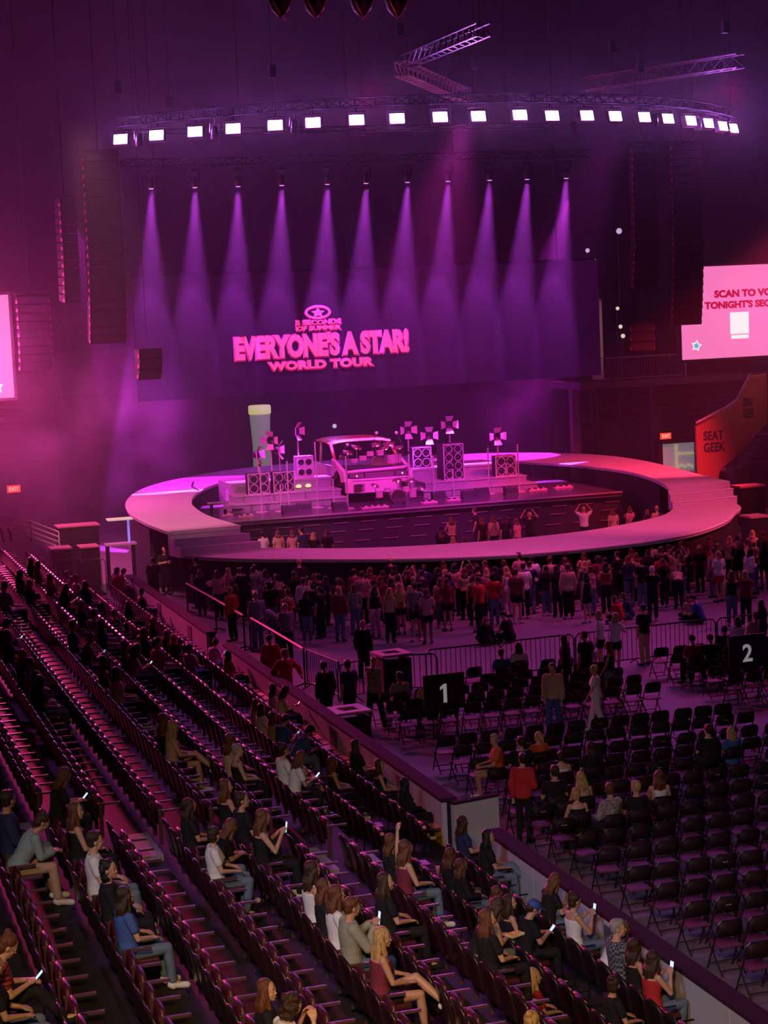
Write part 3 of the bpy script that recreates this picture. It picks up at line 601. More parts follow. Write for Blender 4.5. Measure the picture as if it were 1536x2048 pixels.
M_txt = mat('lettering_pink', (0.05, 0.01, 0.02), 0.6, emit=(1.0, 0.055, 0.10), strength=1.0)
M_out = mat('lettering_outline', (0.05, 0.01, 0.02), 0.6, emit=(0.50, 0.004, 0.06), strength=0.9)
S = 1.0
def lines(body, x0, x1, z0, z1, off, o2, sp=1.0):
    a = txt(body, 1, x0 - 0.07, x1 + 0.07, z0 - 0.07, z1 + 0.05, 83.99, M_out, vw, o2, 0.02, 'lettering_outline', sp)
    txt(body, 1, x0, x1, z0, z1, 83.96, M_txt, vw, off, 0.02, 'lettering', sp)
lines("EVERYONE'S A STAR!", 19.15, 27.30, 8.33, 9.40, 0.055, 0.095, 0.97)
lines("WORLD TOUR", 20.65, 25.60, 7.80, 8.17, 0.06, 0.10, 1.05)
lines("5 SECONDS", 22.05, 24.10, 9.78, 9.98, 0.04, 0.075, 1.05)
lines("OF SUMMER", 22.05, 24.10, 9.53, 9.73, 0.04, 0.075, 1.05)
def annulus(cx, cz, rx, rz, w, y, m, name):
    n = 40; vs = []; fs = []
    for j in range(n):
        t = 2 * pi * j / n
        for (k, yy) in ((1, y), (0, y), ): vs.append((cx + (rx - (0 if k else w)) * cos(t), yy, cz + (rz - (0 if k else w)) * sin(t)))
    for j in range(n): fs.append((2*j, 2*((j+1) % n), 2*((j+1) % n) + 1, 2*j + 1))
    return MB().add(vs, fs).build(name, m, vw)
def star(cx, cz, r, y, m, name, parent, ri=0.45, sx=1.0, rot=0.0):
    pts = [(cx + sx * (r if k % 2 == 0 else r * ri) * sin(pi * k / 5 + rot), cz + (r if k % 2 == 0 else r * ri) * cos(pi * k / 5 + rot)) for k in range(10)]
    vs = [(x, y, z) for x, z in pts] + [(cx, y, cz)]
    return MB().add(vs, [(k, (k + 1) % 10, 10) for k in range(10)]).build(name, m, parent)
annulus(23.07, 10.32, 0.63, 0.34, 0.155, 83.97, M_out, 'emblem_outline'); annulus(23.07, 10.33, 0.60, 0.31, 0.10, 83.95, M_txt, 'emblem_ring')
star(23.07, 10.31, 0.24, 83.955, M_txt, 'emblem_star', vw, 0.5, 1.45)
# pink side screens
M_pink = mat('pink_screen', (0.02, 0.02, 0.02), 0.5, emit=(0.95, 0.20, 0.52), strength=1.0)
def side_screen(x0, x1, lab):
    t = MB().box(x0, x1, 84.0, 84.06, 7.25, 11.68).build('video_screen', M_pink); tag(t, lab, 'screen', 'pink side screens')
    f = MB()
    for b in ((x0 - .12, x0, 7.13, 11.8), (x1, x1 + .12, 7.13, 11.8), (x0, x1, 11.68, 11.8), (x0, x1, 7.13, 7.25)): f.box(b[0], b[1], 83.97, 84.3, b[2], b[3])
    for x in (x0 + 1, x1 - 1): f.tube([(x, 84.15, 11.8), (x, 84.15, 29.9)], 0.03, 5)
    f.build('frame', M_black, t); return t
rs = side_screen(41.15, 49.6, 'right pink video screen with dark red voting lines and a white code panel')
ls = side_screen(0.8, 9.28, 'left pink video screen cut off by the edge of the view')
M_redt = mat('screen_red_text', (0.02, 0, 0), 0.6, emit=(0.46, 0.0, 0.035), strength=1.0)
M_whitep = mat('screen_white', (0.02, 0.02, 0.02), 0.6, emit=(1, 0.97, 0.98), strength=0.95); M_bluep = mat('screen_blue', (0.02, 0.02, 0.02), 0.6, emit=(0.10, 0.45, 0.75), strength=0.9)
for t0, x0 in ((rs, 41.15), (ls, 0.8)):
    txt("SCAN TO VOTE FOR", 1, x0 + 1.80, x0 + 6.65, 10.15, 10.52, 83.99, M_redt, t0, 0.055)
    txt("TONIGHT'S SECRET SONG", 1, x0 + 1.27, x0 + 7.18, 9.62, 9.99, 83.99, M_redt, t0, 0.055)
    MB().box(x0 + 2.62, x0 + 3.62, 83.98, 83.995, 8.37, 9.42).build('white_panel', M_whitep, t0); MB().box(x0 + 2.66, x0 + 3.60, 83.98, 83.995, 8.14, 8.32).build('white_panel', M_whitep, t0)
    star(x0 + 0.78, 7.90, 0.30, 83.99, M_whitep, 'star', t0, 0.55, rot=0.2); star(x0 + 0.78, 7.90, 0.18, 83.985, M_bluep, 'star', t0, 0.5, rot=0.2)
    star(x0 + 7.75, 7.72, 0.30, 83.99, M_whitep, 'star', t0, 0.55, rot=-0.1); star(x0 + 7.75, 7.72, 0.18, 83.985, M_bluep, 'star', t0, 0.5, rot=-0.1)
    star(x0 + 0.42, 9.25, 0.16, 83.99, M_whitep, 'star', t0, 0.5)
# ------------------------------------------------------------------ behind and beside the stage
struct('wall_drape', MB().box(13.0, 40.5, 99.0, 99.2, 0, 6.6), M_drape)
# rear and far stands
M_far = mat('far_stand', (0.07, 0.05, 0.07), 0.7, noise=0.2, scale=0.6)
t = MB()
for i in range(16): t.box(-18, 69, 101.0 + i * 0.95, 101.95 + i * 0.95, 0, 3.2 + i * 0.36)
struct('floor_end_stand', t, M_far)
t = MB()
for i in range(14): t.box(50.0 + i * 0.95, 50.95 + i * 0.95, 60, 100, 0, 2.6 + i * 0.36)
struct('floor_side_stand', t, M_far)
def rail(lab, pts, h, m, nbar=3, post=1.4, name='handrail', pick=False):
    mb = MB(); P = [Vector(p) for p in pts]
    for k in range(1, nbar + 1) if not pick else (nbar,): mb.tube([p + Vector((0, 0, h * k / nbar)) for p in P], 0.028, 5)
    o = mb.build(name, m); tag(o, lab, 'railing')
    for i in range(len(P) - 1):
        n = max(1, int((P[i+1] - P[i]).length / post))
        for j in range(n + 1):
            q = P[i].lerp(P[i+1], j / n); MB().tube([q, q + Vector((0, 0, h))], 0.03, 5).build('post', m, o)
    if pick:
        b = MB()
        b.tube([p + Vector((0, 0, 0.1)) for p in P], 0.02, 5)
        for i in range(len(P) - 1):
            n = int((P[i+1] - P[i]).length / 0.16)
            for j in range(1, n): q = P[i].lerp(P[i+1], j / n); b.tube([q + Vector((0, 0, 0.1)), q + Vector((0, 0, h))], 0.009, 4)
        b.build('bars', m, o)
    return o
M_rail = mat('pale_rail', (0.85, 0.72, 0.66), 0.5); M_railp = mat('purple_rail', (0.30, 0.22, 0.34), 0.4)
# platform with the pale rail seen between video wall and right arrays
pl = MB().box(37.5, 48.0, 88.0, 92.0, 5.9, 6.25).build('balcony', M_far); tag(pl, 'dark balcony slab with a railing right of the video wall', 'balcony')
for x in (38, 42.5, 47.5): MB().box(x - .2, x + .2, 89.8, 90.2, 0, 5.9).build('column', M_far, pl)
rail('grey picket railing along the balcony right of the video wall', [(38.4, 88.2, 6.25), (43.4, 88.2, 6.25)], 1.15, M_railp, 1, 2.6, 'railing', True)
rail('faint railing on the right stand below the pink screen', [(49.0, 97.0, 3.4), (53.0, 97.0, 3.4)], 1.0, M_railp, 1, 1.4, 'railing', True)
# doorway glows built as a cream panel and a pale glowing column
t = MB().box(39.35, 39.95, 90.6, 90.7, 6.0, 10.3).build('doorway_glow_panel', mat('doorway_glow_cream', (0.60, 0.55, 0.42), 0.8)); tag(t, 'narrow cream doorway glow built as a panel on the balcony beside the video wall', 'curtain')
MB().box(39.3, 40.0, 90.55, 90.75, 10.3, 10.4).build('rail', M_dark, t)
lamp('SPOT', 'glow_panel_lamp', (40.0, 86, 8.5), (39.7, 90.6, 8.4), 60, (0.9, 0.85, 0.6), spot_size=R(50), spot_blend=0.8, shadow_soft_size=0.1)
cl = empty('doorway_glow_column', (23.4, 94.9, 0), 'tall pale green doorway glow with a yellow top, shaped as a column behind the stage', 'column'); 
MB().lathe([(0.52, 0), (0.50, 1.5), (0.46, 3.5), (0.55, 5.15)], n=16).build('shaft', mat('doorway_glow_pale', (0.22, 0.26, 0.20), 0.6, emit=(0.35, 0.42, 0.30), strength=0.30), cl, smooth=True)  # doorway light put into the shaft as emission
MB().lathe([(0.55, 5.15), (0.60, 5.2), (0.60, 5.55), (0.54, 5.62)], n=16).build('cap', mat('doorway_glow_cap', (0.6, 0.65, 0.35), 0.5, emit=(0.70, 0.72, 0.25), strength=0.6), cl, smooth=True)
cl.location = (23.4, 97.6, 0)
# orange portal wall on the right with the sponsor lettering
M_or = mat('orange_wall', (0.40, 0.15, 0.09), 0.6, noise=0.08, scale=1); M_orn = mat('navy_letters', (0.03, 0.03, 0.06), 0.6)
sg = empty('portal_wall', (41.8, 82, 0), 'orange portal side wall with dark two word lettering and grey handrail', 'wall panel')
poly = [(-1.0, 0.4), (-1.0, 4.20), (0.6, 4.85), (1.12, 5.15), (1.85, 6.35), (2.8, 6.45), (2.8, 4.15), (1.3, 2.75), (0.2, 2.0), (-0.2, 0.4)]
m = MB(); m.prism(poly, -0.15, 0.0, Matrix.Rotation(pi/2, 4, 'X')); m.build('panel', M_or, sg)
txt("SEAT", 1, -0.62, 0.42, 3.45, 3.90, -0.005, M_orn, sg, 0.03, 0.02, 'lettering', 1.05)
txt("GEEK", 1, -0.62, 0.50, 2.90, 3.35, -0.005, M_orn, sg, 0.03, 0.02, 'lettering', 1.05)
txt("SEAT", 1, 1.50, 2.05, 4.95, 5.35, -0.005, M_orn, sg, 0.03, 0.02, 'lettering', 1.05)
txt("GEEK", 1, 1.46, 2.08, 4.40, 4.85, -0.005, M_orn, sg, 0.03, 0.02, 'lettering', 1.05)
m = MB(); m.tube([(-1.05, -0.1, 4.32), (0.6, -0.1, 4.98), (1.14, -0.1, 5.3), (1.9, -0.1, 6.5)], 0.07, 7); m.build('handrail', M_railp, sg)
m = MB()
for k in range(6): m.box(1.5 + k * 0.25, 4.5, 0.1 + k * 0.0, 0.9, 2.0 + k * 0.3, 2.06 + k * 0.3)
m.box(1.0, 4.5, 0.2, 1.0, 0.0, 2.0); m.build('steps', M_far, sg)
lamp('SPOT', 'portal_lamp', (43.8, 78, 7.5), (43.4, 82, 5.6), 55, (1.0, 0.62, 0.35), spot_size=R(60), spot_blend=0.9, shadow_soft_size=0.2)
pt = empty('service_portal', (41.85, 86.0, 0), 'lit service doorway below the exit sign on the right', 'doorway')
MB().box(-1.0, 0.8, 0.0, 0.1, 0.0, 3.1).build('back_wall', mat('portal_wall_glow', (0.45, 0.50, 0.55), 0.6, emit=(0.25, 0.27, 0.32), strength=0.45), pt)  # light inside the doorway put into its wall as emission
m = MB(); m.box(-0.25, -0.13, -0.1, -0.02, 1.0, 3.05); m.box(-0.1, 0.75, -0.1, -0.02, 2.5, 2.6)
for k in range(5): m.ball((-0.1 + k * 0.18, -0.1, 1.9 + 0.08 * (k % 2)), 0.08)
m.build('pipework', mat('cream_pipe_glow', (0.6, 0.58, 0.4), 0.5, emit=(0.5, 0.5, 0.3), strength=0.5), pt)  # pipes glow by emission in place of light falling on them
m = MB(); m.box(-1.25, -1.0, -0.2, 0.2, 0, 3.3); m.box(0.8, 1.05, -0.2, 0.2, 0, 3.3); m.box(-1.25, 1.05, -0.2, 0.2, 3.1, 3.4); m.build('frame', M_black, pt)
M_exit = mat('exit_sign_red', (0.1, 0.01, 0.01), 0.5, emit=(1.0, 0.06, 0.03), strength=1.2)
def exit_sign(x, y, z, lab, s=1.0):
    t = MB().box(x - .28 * s, x + .28 * s, y, y + .08, z, z + .3 * s).build('exit_sign', M_exit); tag(t, lab, 'sign', None)
    txt('EXIT', 1, x - .2 * s, x + .2 * s, z + .07 * s, z + .23 * s, y - .01, mat('exit_letters', (0.2, 0.03, 0.02), 0.5, emit=(1, .5, .4), strength=1.1), t, 0.02, 0.01)
    MB().box(x - 0.05, x + 0.05, y + 0.08, y + 0.3, z + 0.1, z + 0.2 * s).build('bracket', M_black, t)
exit_sign(41.0, 85.7, 3.35, 'small red exit sign above the service doorway on the right')
exit_sign(10.44, 97.5, 1.95, 'small red exit sign in the haze on the left', 1.2)
MB().box(10.3, 10.6, 97.8, 98.0, 0.0, 3.0).build('sign_post', M_wall, None); tag(bpy.data.objects['sign_post'], 'dark post carrying the exit sign on the left', 'post')
# scattered small lights on the far concourse
M_tiny = mat('tiny_lamp', (0.7, 0.7, 0.6), 0.5, emit=(0.9, 0.8, 0.65), strength=0.8); M_tinyb = mat('tiny_blue', (0.7, 0.7, 0.8), 0.5, emit=(0.65, 0.60, 0.9), strength=0.7)
for i, (x, y, z, r, mm, lab) in enumerate(((43.04, 95, 13.92, 0.16, M_tinyb, 'small pale lamp high on the far wall right of the beams'), (41.17, 95, 12.95, 0.12, M_tinyb, 'pair lamp left of two small yellow lamps on the far wall'), (41.18, 95, 12.34, 0.11, M_tiny, 'small yellow lamp on the far wall, left of a pair'), (41.52, 95, 12.35, 0.14, M_tiny, 'brighter small yellow lamp on the far wall, right of a pair'),
        (42.81, 95, 9.8, 0.10, M_tiny, 'top triangle shaped lamp over the balcony'), (42.95, 95, 8.82, 0.11, M_tiny, 'middle triangle shaped lamp over the balcony'), (43.08, 95, 8.31, 0.12, M_tiny, 'lowest triangle shaped lamp over the balcony'), (37.25, 99.6, 5.66, 0.22, mat('green_bulb', (0.7, 0.8, 0.5), 0.5, emit=(0.75, 0.85, 0.5), strength=0.9), 'greenish globe lamp on a thin pole behind the stage'), (27.77, 98.8, 4.2, 0.12, M_tinyb, 'tiny white lamp above the car roof'))):
    o = MB().ball((x, y, z), r, 10, 6).build('small_lamp', mm, smooth=True); tag(o, lab, 'lamp')
    MB().tube([(x, y + r, z), (x, y + r + 0.05, 0)], 0.03, 4).build('pole', M_black, o)
# ------------------------------------------------------------------ left corner: cases, table, white railing
def case(lab, x0, x1, y0, y1, z1, cat='equipment case'):
    o = MB().box(x0, x1, y0, y1, 0, z1 - 0.06).build('equipment_case', M_black, bevel=0.02); tag(o, lab, cat)
    MB().box(x0 - .05, x1 + .05, y0 - .05, y1 + .05, z1 - 0.06, z1).build('lid', mat('pink_lit_lid', (0.55, 0.20, 0.26), 0.4), o, bevel=0.01)  # pink light on the lid put into its colour
    return o
case('tall black equipment case with a pink lit lid at the far left', 9.6, 11.15, 74.5, 75.5, 2.48)
case('lower black case in front of the tall one at the far left', 9.05, 9.75, 72.5, 73.4, 1.88)
case('second low black case right of the first, behind the barricades', 10.15, 10.8, 72.5, 73.4, 1.86)
tb = empty('mixing_table', (11.75, 73.2, 0.0), 'small lit mixing table with a canopy lamp beside the stage skirt', 'table')
MB().box(-0.6, 0.6, -0.3, 0.3, 1.75, 1.82).build('tabletop', mat('lit_top', (0.55, 0.35, 0.6), 0.4), tb)  # light on the tabletop put into its colour
for a in (-0.5, 0.5): MB().box(a - .04, a + .04, -.25, .25, 0, 1.75).build('leg', M_black, tb)
MB().box(-0.45, 0.5, -0.3, 0.3, 2.72, 2.78).build('canopy', mat('pale_canopy', (0.6, 0.65, 0.55), 0.5, emit=(0.45, 0.5, 0.3), strength=0.6), tb)
MB().box(0.32, 0.40, -0.05, 0.05, 1.82, 2.72).build('lamp_tube', mat('violet_tube', (0.2, 0.2, 0.6), 0.3, emit=(0.25, 0.2, 0.9), strength=0.8), tb)
rl = rail('white four bar handrail sloping down at the far left corner', [(6.9, 74.0, 2.5), (8.46, 74.0, 2.05), (9.52, 74.0, 1.55)], 0.8, M_rail, 4, 1.0)
def barricade(x, y, rz, L, lab, h=1.08, m=M_dark, grp='crowd barricades', pitch=0.145):
    f = MB(); r = 0.022
    f.tube([(0, 0, 0.15), (0, 0, h - 0.12), (0.1, 0, h), (L - 0.1, 0, h), (L, 0, h - 0.12), (L, 0, 0.15)], r, 6, True); f.tube([(0, 0, 0.18), (L, 0, 0.18)], r * 0.8, 5)
    o = f.build('crowd_barricade', m); o.location = (x, y, 0); o.rotation_euler = (0, 0, rz); tag(o, lab, 'barricade', grp)
    b = MB(); n = int(L / pitch)
    for k in range(1, n): b.tube([(k * L / n, 0, 0.18), (k * L / n, 0, h)], 0.010, 4)
    b.build('bars', m, o)
    for xx in (0.35, L - 0.35):
        q = MB(); q.tube([(xx, -0.3, 0.02), (xx, 0, 0.17), (xx, 0.3, 0.02)], 0.018, 5); q.build('foot', m, o)
    return o
M_grail = mat('grey_barricade', (0.35, 0.22, 0.34), 0.4)
barricade(8.95, 71.0, 0.0, 0.95, 'grey barricade in front of the cases, the left one of two', 1.62, M_grail); barricade(9.85, 70.7, -0.03, 0.9, 'grey barricade in front of the cases, the right one of two', 1.58, M_grail)
PEOPLE = [
('R', 4.12, 17.47, 2.54, -77, 'h', 'C', 'd', 'tee', 'white', 'plaidshorts', 'person with curly dark-brown hair in white tee hands at face, fifth raised row'),
('R', 6.76, 17.58, 1.97, -80, 's', 'B', 'b', 'tee', 'tan', 'black', 'person with blond hair in a bun in tan tee sitting, second raised row'),
('R', 4.12, 18.02, 2.54, -95, 's', 'L', 'r', 'tee', 'black', 'black', 'person with long red-brown hair in black tee sitting, fifth raised row'),
('R', 1.48, 18.16, 3.11, -84, 's', 'L', 'd', 'tee', 'black', 'jeans', 'person with long dark-brown hair in black tee sitting, eighth raised row'),
('R', 1.48, 18.72, 3.11, -91, 'xp', 'B', 'r', 'tee', 'redstripe', 'black', 'person with red-brown hair in a bun in red-striped tee with phone, cross-legged, eighth raised row'),
('R', 5.88, 20.06, 2.16, -93, 'x', 'L', 'b', 'tank', 'maroon', 'blackshorts', 'person with long blond hair in maroon tank-top sitting cross-legged, third raised row'),
('R', 3.24, 21.13, 2.73, -78, 's', 'L', 'd', 'tee', 'blue', 'jeans', 'person with long dark-brown hair in blue tee sitting, sixth raised row'),
('R', 5.88, 21.17, 2.16, -87, 'q', 'S', 'r', 'shirt', 'sage', 'jeans', 'person with short red-brown hair in sage-green shirt holding up lit phone, third raised row'),
('R', 7.64, 21.27, 1.78, -75, 's', 'L', 'r', 'tee', 'black', 'black', 'person with long red-brown hair in black tee sitting, first raised row beside black tank-top'),
('R', 5.88, 21.72, 2.16, -92, 's', 'L', 'r', 'tee', 'white', 'black', 'person with long red-brown hair in white tee sitting, third raised row'),
('R', 7.64, 21.83, 1.78, -76, 'f', 'L', 'd', 'tank', 'black', 'jeans', 'person with long dark-brown hair in black tank-top leaning forward, first raised row'),
('R', 3.24, 22.24, 2.73, -96, 's', 'C', 'k', 'jacket', 'black', 'black', 'person with curly black hair in black jacket sitting, sixth raised row'),
('R', 5.88, 22.28, 2.16, -95, 's', 'L', 'r', 'tee', 'black', 'black', 'person with long red-brown hair in black tee sitting, third raised row'),
('R', 9.74, 22.34, 0.3, -85, 's', 'B', 'd', 'tee', 'black', 'black', 'person with dark-brown hair in a bun in black tee sitting, second row from boards'),
('R', 6.76, 22.58, 1.97, -83, 's', 'L', 'd', 'tee', 'black', 'black', 'person with long dark-brown hair in black tee sitting, second raised row'),
('R', 5.88, 22.84, 2.16, -83, 's', 'L', 'd', 'tank', 'white', 'black', 'person with long dark-brown hair in white tank-top sitting, third raised row'),
('R', 10.57, 22.96, 0.3, -75, 'q', 'L', 'd', 'tank', 'red', 'jeans', 'person with long dark-brown hair in red tank-top holding up lit phone, front row by boards'),
('R', 8.92, 23.1, 0.3, -87, 's', 'L', 'b', 'tee', 'red', 'black', 'person with long blond hair in red tee sitting, third row from boards'),
('R', 3.24, 23.35, 2.73, -95, 's', 'S', 'd', 'tee', 'white', 'jeans', 'person with short dark-brown hair in white tee sitting, sixth raised row'),
('R', 10.57, 23.5, 0.3, -82, 's', 'L', 'd', 'tank', 'black', 'black', 'person with long dark-brown hair in black tank-top sitting, front row by boards'),
('R', 10.57, 24.04, 0.3, -84, 's', 'S', 'g', 'shirt', 'plaid', 'black', 'person with short grey hair in plaid shirt sitting, front row by boards'),
('R', 2.36, 24.4, 2.92, -88, 'f', 'B', 'd', 'shirt', 'teal', 'tan', 'person with dark-brown hair in a bun in pale-teal shirt leaning forward, seventh raised row'),
('R', 5.0, 24.58, 2.35, -93, 's', 'B', 'd', 'tee', 'white', 'jeans', 'person with dark-brown hair in a bun in white tee sitting, fourth raised row'),
('R', 10.57, 24.58, 0.3, -83, 'f', 'L', 'r', 'tee', 'white', 'jeans', 'person with long red-brown hair in white tee leaning forward, front row by boards'),
('R', 7.64, 24.6, 1.78, -80, 'u', 'L', 'r', 'tank', 'maroon', 'jeans', 'person with long red-brown hair in maroon tank-top raising one arm, first raised row'),
('R', 2.36, 24.96, 2.92, -90, 's', 'S', 'd', 'jacket', 'navy', 'jeans', 'person with short dark-brown hair in navy jacket sitting, seventh raised row'),
('R', 3.24, 25.02, 2.73, -82, 's', 'L', 'r', 'tank', 'black', 'black', 'person with long red-brown hair in black tank-top sitting, sixth raised row'),
('R', 5.0, 25.14, 2.35, -82, 'f', 'L', 'r', 'jersey', 'black', 'jeans', 'person with long red-brown hair in lettered black jersey leaning forward, fourth raised row'),
('R', 7.64, 25.16, 1.78, -95, 's', 'L', 'r', 'tee', 'black', 'black', 'person with long red-brown hair in black tee sitting, first raised row beside maroon tank-top'),
('R', 9.74, 25.58, 0.3, -86, 'p', 'H', 'u', 'tee', 'black', 'black', 'person with blue cap in black tee reading phone, second row from boards'),
('R', 5.88, 25.61, 2.16, -89, 'q', 'L', 'r', 'tank', 'black', 'black', 'person with long red-brown hair in black tank-top holding up lit phone, third raised row'),
('R', 10.57, 25.66, 0.3, -82, 'q', 'B', 'd', 'tank', 'white', 'jeans', 'person with dark-brown hair bun in white tank-top holding up lit phone, front row by boards'),
('R', 9.74, 26.12, 0.3, -88, 's', 'L', 'd', 'tank', 'black', 'black', 'person with long dark-brown hair in black tank-top sitting, second row from boards'),
('R', 5.0, 26.24, 2.35, -82, 's', 'L', 'd', 'tee', 'black', 'black', 'person with long dark-brown hair in black tee sitting, fourth raised row'),
('R', 9.74, 26.66, 0.3, -89, 's', 'L', 'r', 'tee', 'black', 'black', 'person with long red-brown hair in black tee sitting, second row from boards'),
('R', 5.88, 26.72, 2.16, -77, 's', 'B', 'd', 'tee', 'black', 'black', 'person with dark-brown hair in a bun in black tee sitting, third raised row'),
('R', 10.57, 26.74, 0.3, -85, 'p', 'L', 'r', 'tee', 'black', 'jeans', 'person with long red-brown hair in black tee reading phone, front row by boards'),
('R', 3.24, 27.24, 2.73, -83, 'p', 'L', 'r', 'tee', 'black', 'black', 'person with long red-brown hair in black tee reading phone, sixth raised row'),
('R', 5.88, 27.83, 2.16, -74, 's', 'L', 'r', 'tank', 'black', 'black', 'person, long red-brown hair in black tank-top sitting, third raised row beyond aisle, nearest'),
('R', 9.74, 28.28, 0.3, -89, 's', 'L', 'r', 'jacket', 'black', 'jeans', 'person with long red-brown hair in black jacket sitting, second row from boards beyond aisle'),
('R', 9.74, 28.82, 0.3, -74, 's', 'L', 'r', 'tee', 'black', 'jeans', 'person with long red-brown hair in black tee sitting, second row from boards beyond aisle'),
('R', 10.57, 29.44, 0.3, -94, 'x', 'L', 'k', 'tee', 'black', 'jeans', 'person with long black hair in black tee sitting cross-legged, front row by boards beyond aisle'),
('R', 10.57, 30.52, 0.3, -85, 's', 'L', 'd', 'tee', 'navy', 'black', 'person with long dark-brown hair in navy tee sitting, front row by boards beyond aisle'),
('R', 7.64, 30.7, 1.78, -87, 'p', 'L', 'r', 'tee', 'white', 'black', 'person with long red-brown hair in white tee reading phone, first raised row beyond aisle'),
('R', 6.76, 30.9, 1.97, -86, 's', 'S', 'g', 'tank', 'black', 'black', 'person with short grey hair in black tank-top sitting, second raised row beyond aisle'),
('R', 7.64, 31.26, 1.78, -78, 's', 'B', 'd', 'tee', 'white', 'jeans', 'person with dark-brown hair in a bun in white tee sitting, first raised row beyond aisle'),
('R', 6.76, 31.46, 1.97, -78, 's', 'L', 'r', 'tank', 'tan', 'black', 'person with long red-brown hair in tan tank-top sitting, second raised row beyond aisle'),
('T', 14.03, 32.19, 0, 15, 's', 'S', 'r', 'shirt', 'floral', 'black', 'person with short red-brown hair in patterned shirt sitting, on floor chairs near red-jacketed usher'),
('R', 5.88, 32.27, 2.16, -86, 'x', 'L', 'b', 'tank', 'tan', 'shorts', 'person with long blond hair in tan tank-top sitting cross-legged, third raised row beyond aisle'),
('T', 14.64, 32.36, 0, -2, 's', 'S', 'b', 'tee', 'black', 'black', 'person with short blond hair in black tee sitting, on floor chairs near red-jacketed usher'),
('T', 13.52, 32.57, 0, -7, 's', 'B', 'b', 'tank', 'black', 'black', 'person with blond hair bun in black tank-top sitting, on floor chairs near red-jacketed usher'),
('R', 5.88, 32.83, 2.16, -74, 's', 'L', 'r', 'tank', 'black', 'black', 'person, long red-brown hair in black tank-top sitting, third raised row beyond aisle, second nearest'),
('T', 15.39, 32.95, 0, -11, 's', 'L', 'r', 'tank', 'white', 'black', 'person with long red-brown hair in white tank-top sitting, on floor chairs near red-jacketed usher'),
('T', 14.07, 33.63, 0, -6, 's', 'L', 'b', 'tank', 'tan', 'black', 'person with long blond hair in tan tank-top sitting, on floor chairs near red-jacketed usher'),
('R', 10.57, 33.76, 0.3, -82, 's', 'L', 'k', 'jacket', 'black', 'black', 'person with long black hair in black jacket sitting, front row by boards beyond aisle'),
('S', 12.92, 33.77, 0, -35, 'd', 'S', 'k', 'jacket', 'red', 'black', 'person with short black hair in red jacket standing, by the left gate'),
('R', 8.92, 33.9, 0.3, -79, 's', 'L', 'r', 'shirt', 'plaid', 'black', 'person with long red-brown hair in plaid shirt sitting, third row from boards beyond aisle'),
('T', 13.63, 33.91, 0, -3, 's', 'S', 'd', 'tee', 'black', 'black', 'person, short dark-brown hair in black tee sitting, on floor chairs near red-jacketed usher, nearest'),
('R', 8.92, 34.98, 0.3, -93, 's', 'N', 'g', 'shirt', 'plaid', 'black', 'person with bald head in plaid shirt sitting, third row from boards beyond aisle'),
('R', 10.57, 35.38, 0.3, -95, 's', 'L', 'd', 'tank', 'black', 'black', 'person with long dark-brown hair in black tank-top sitting, front row by boards beyond aisle'),
('T', 14.46, 35.59, 0, -13, 's', 'B', 'd', 'tank', 'white', 'black', 'person with dark-brown hair bun in white tank-top sitting, on floor chairs near red-jacketed usher'),
('R', 4.12, 35.78, 2.54, -91, 's', 'L', 'k', 'tee', 'black', 'jeans', 'person with long black hair in black tee sitting, fifth raised row beyond aisle'),
('T', 15.22, 35.79, 0, -3, 's', 'L', 'd', 'tee', 'black', 'black', 'person with long dark-brown hair in black tee sitting, on floor chairs near red-jacketed usher'),
('R', 9.74, 35.84, 0.3, -90, 's', 'L', 'r', 'tank', 'black', 'black', 'person with long red-brown hair in black tank-top sitting, second row from boards beyond aisle'),
('T', 17.95, 35.92, 0, -15, 's', 'S', 'd', 'tee', 'black', 'black', 'person with short dark-brown hair in black tee sitting, on floor chairs at back right'),
('T', 18.51, 35.95, 0, 7, 's', 'L', 'b', 'tee', 'blue', 'black', 'person with long blond hair in blue tee sitting, on floor chairs at back right'),
('R', 4.12, 36.34, 2.54, -85, 's', 'L', 'r', 'tee', 'black', 'black', 'person, long red-brown hair in black tee sitting, fifth raised row beyond aisle, nearest'),
('T', 13.98, 36.6, 0, -10, 's', 'S', 'd', 'tee', 'black', 'black', 'person, short dark-brown hair in black tee sitting, on floor chairs near red-jacketed usher, second nearest'),
('R', 10.57, 37.0, 0.3, -77, 's', 'L', 'd', 'tee', 'black', 'black', 'person with long dark-brown hair in black tee sitting, front row by boards beyond aisle'),
('T', 13.67, 37.15, 0, 75, 'n', 'S', 'g', 'tee', 'orange', 'blueshorts', 'person with short grey hair in orange tee sitting sideways, on floor chairs near red-jacketed usher'),
('T', 14.69, 37.41, 0, 6, 's', 'P', 'b', 'tee', 'orange', 'black', 'person with blond ponytail in orange tee sitting, on floor chairs near red-jacketed usher'),
('R', 4.12, 37.44, 2.54, -89, 's', 'S', 'd', 'tee', 'white', 'black', 'person with short dark-brown hair in white tee sitting, fifth raised row beyond aisle'),
('R', 5.88, 37.82, 2.16, -88, 's', 'L', 'd', 'tee', 'pink', 'black', 'person with long dark-brown hair in pink tee sitting, third raised row beyond aisle'),
('R', 4.12, 38.56, 2.54, -82, 's', 'L', 'b', 'tee', 'black', 'black', 'person with long blond hair in black tee sitting, fifth raised row beyond aisle'),
('R', 9.74, 39.08, 0.3, -94, 'f', 'S', 'k', 'tee', 'blue', 'jeans', 'person with short black hair in blue tee leaning forward, second row from boards beyond aisle'),
('R', 5.88, 39.48, 2.16, -88, 's', 'L', 'r', 'tank', 'black', 'black', 'person, long red-brown hair in black tank-top sitting, third raised row beyond aisle, third nearest'),
('R', 9.74, 40.16, 0.3, -74, 'p', 'S', 'd', 'tee', 'blue', 'jeans', 'person with short dark-brown hair in blue tee reading phone, second row from boards beyond aisle'),
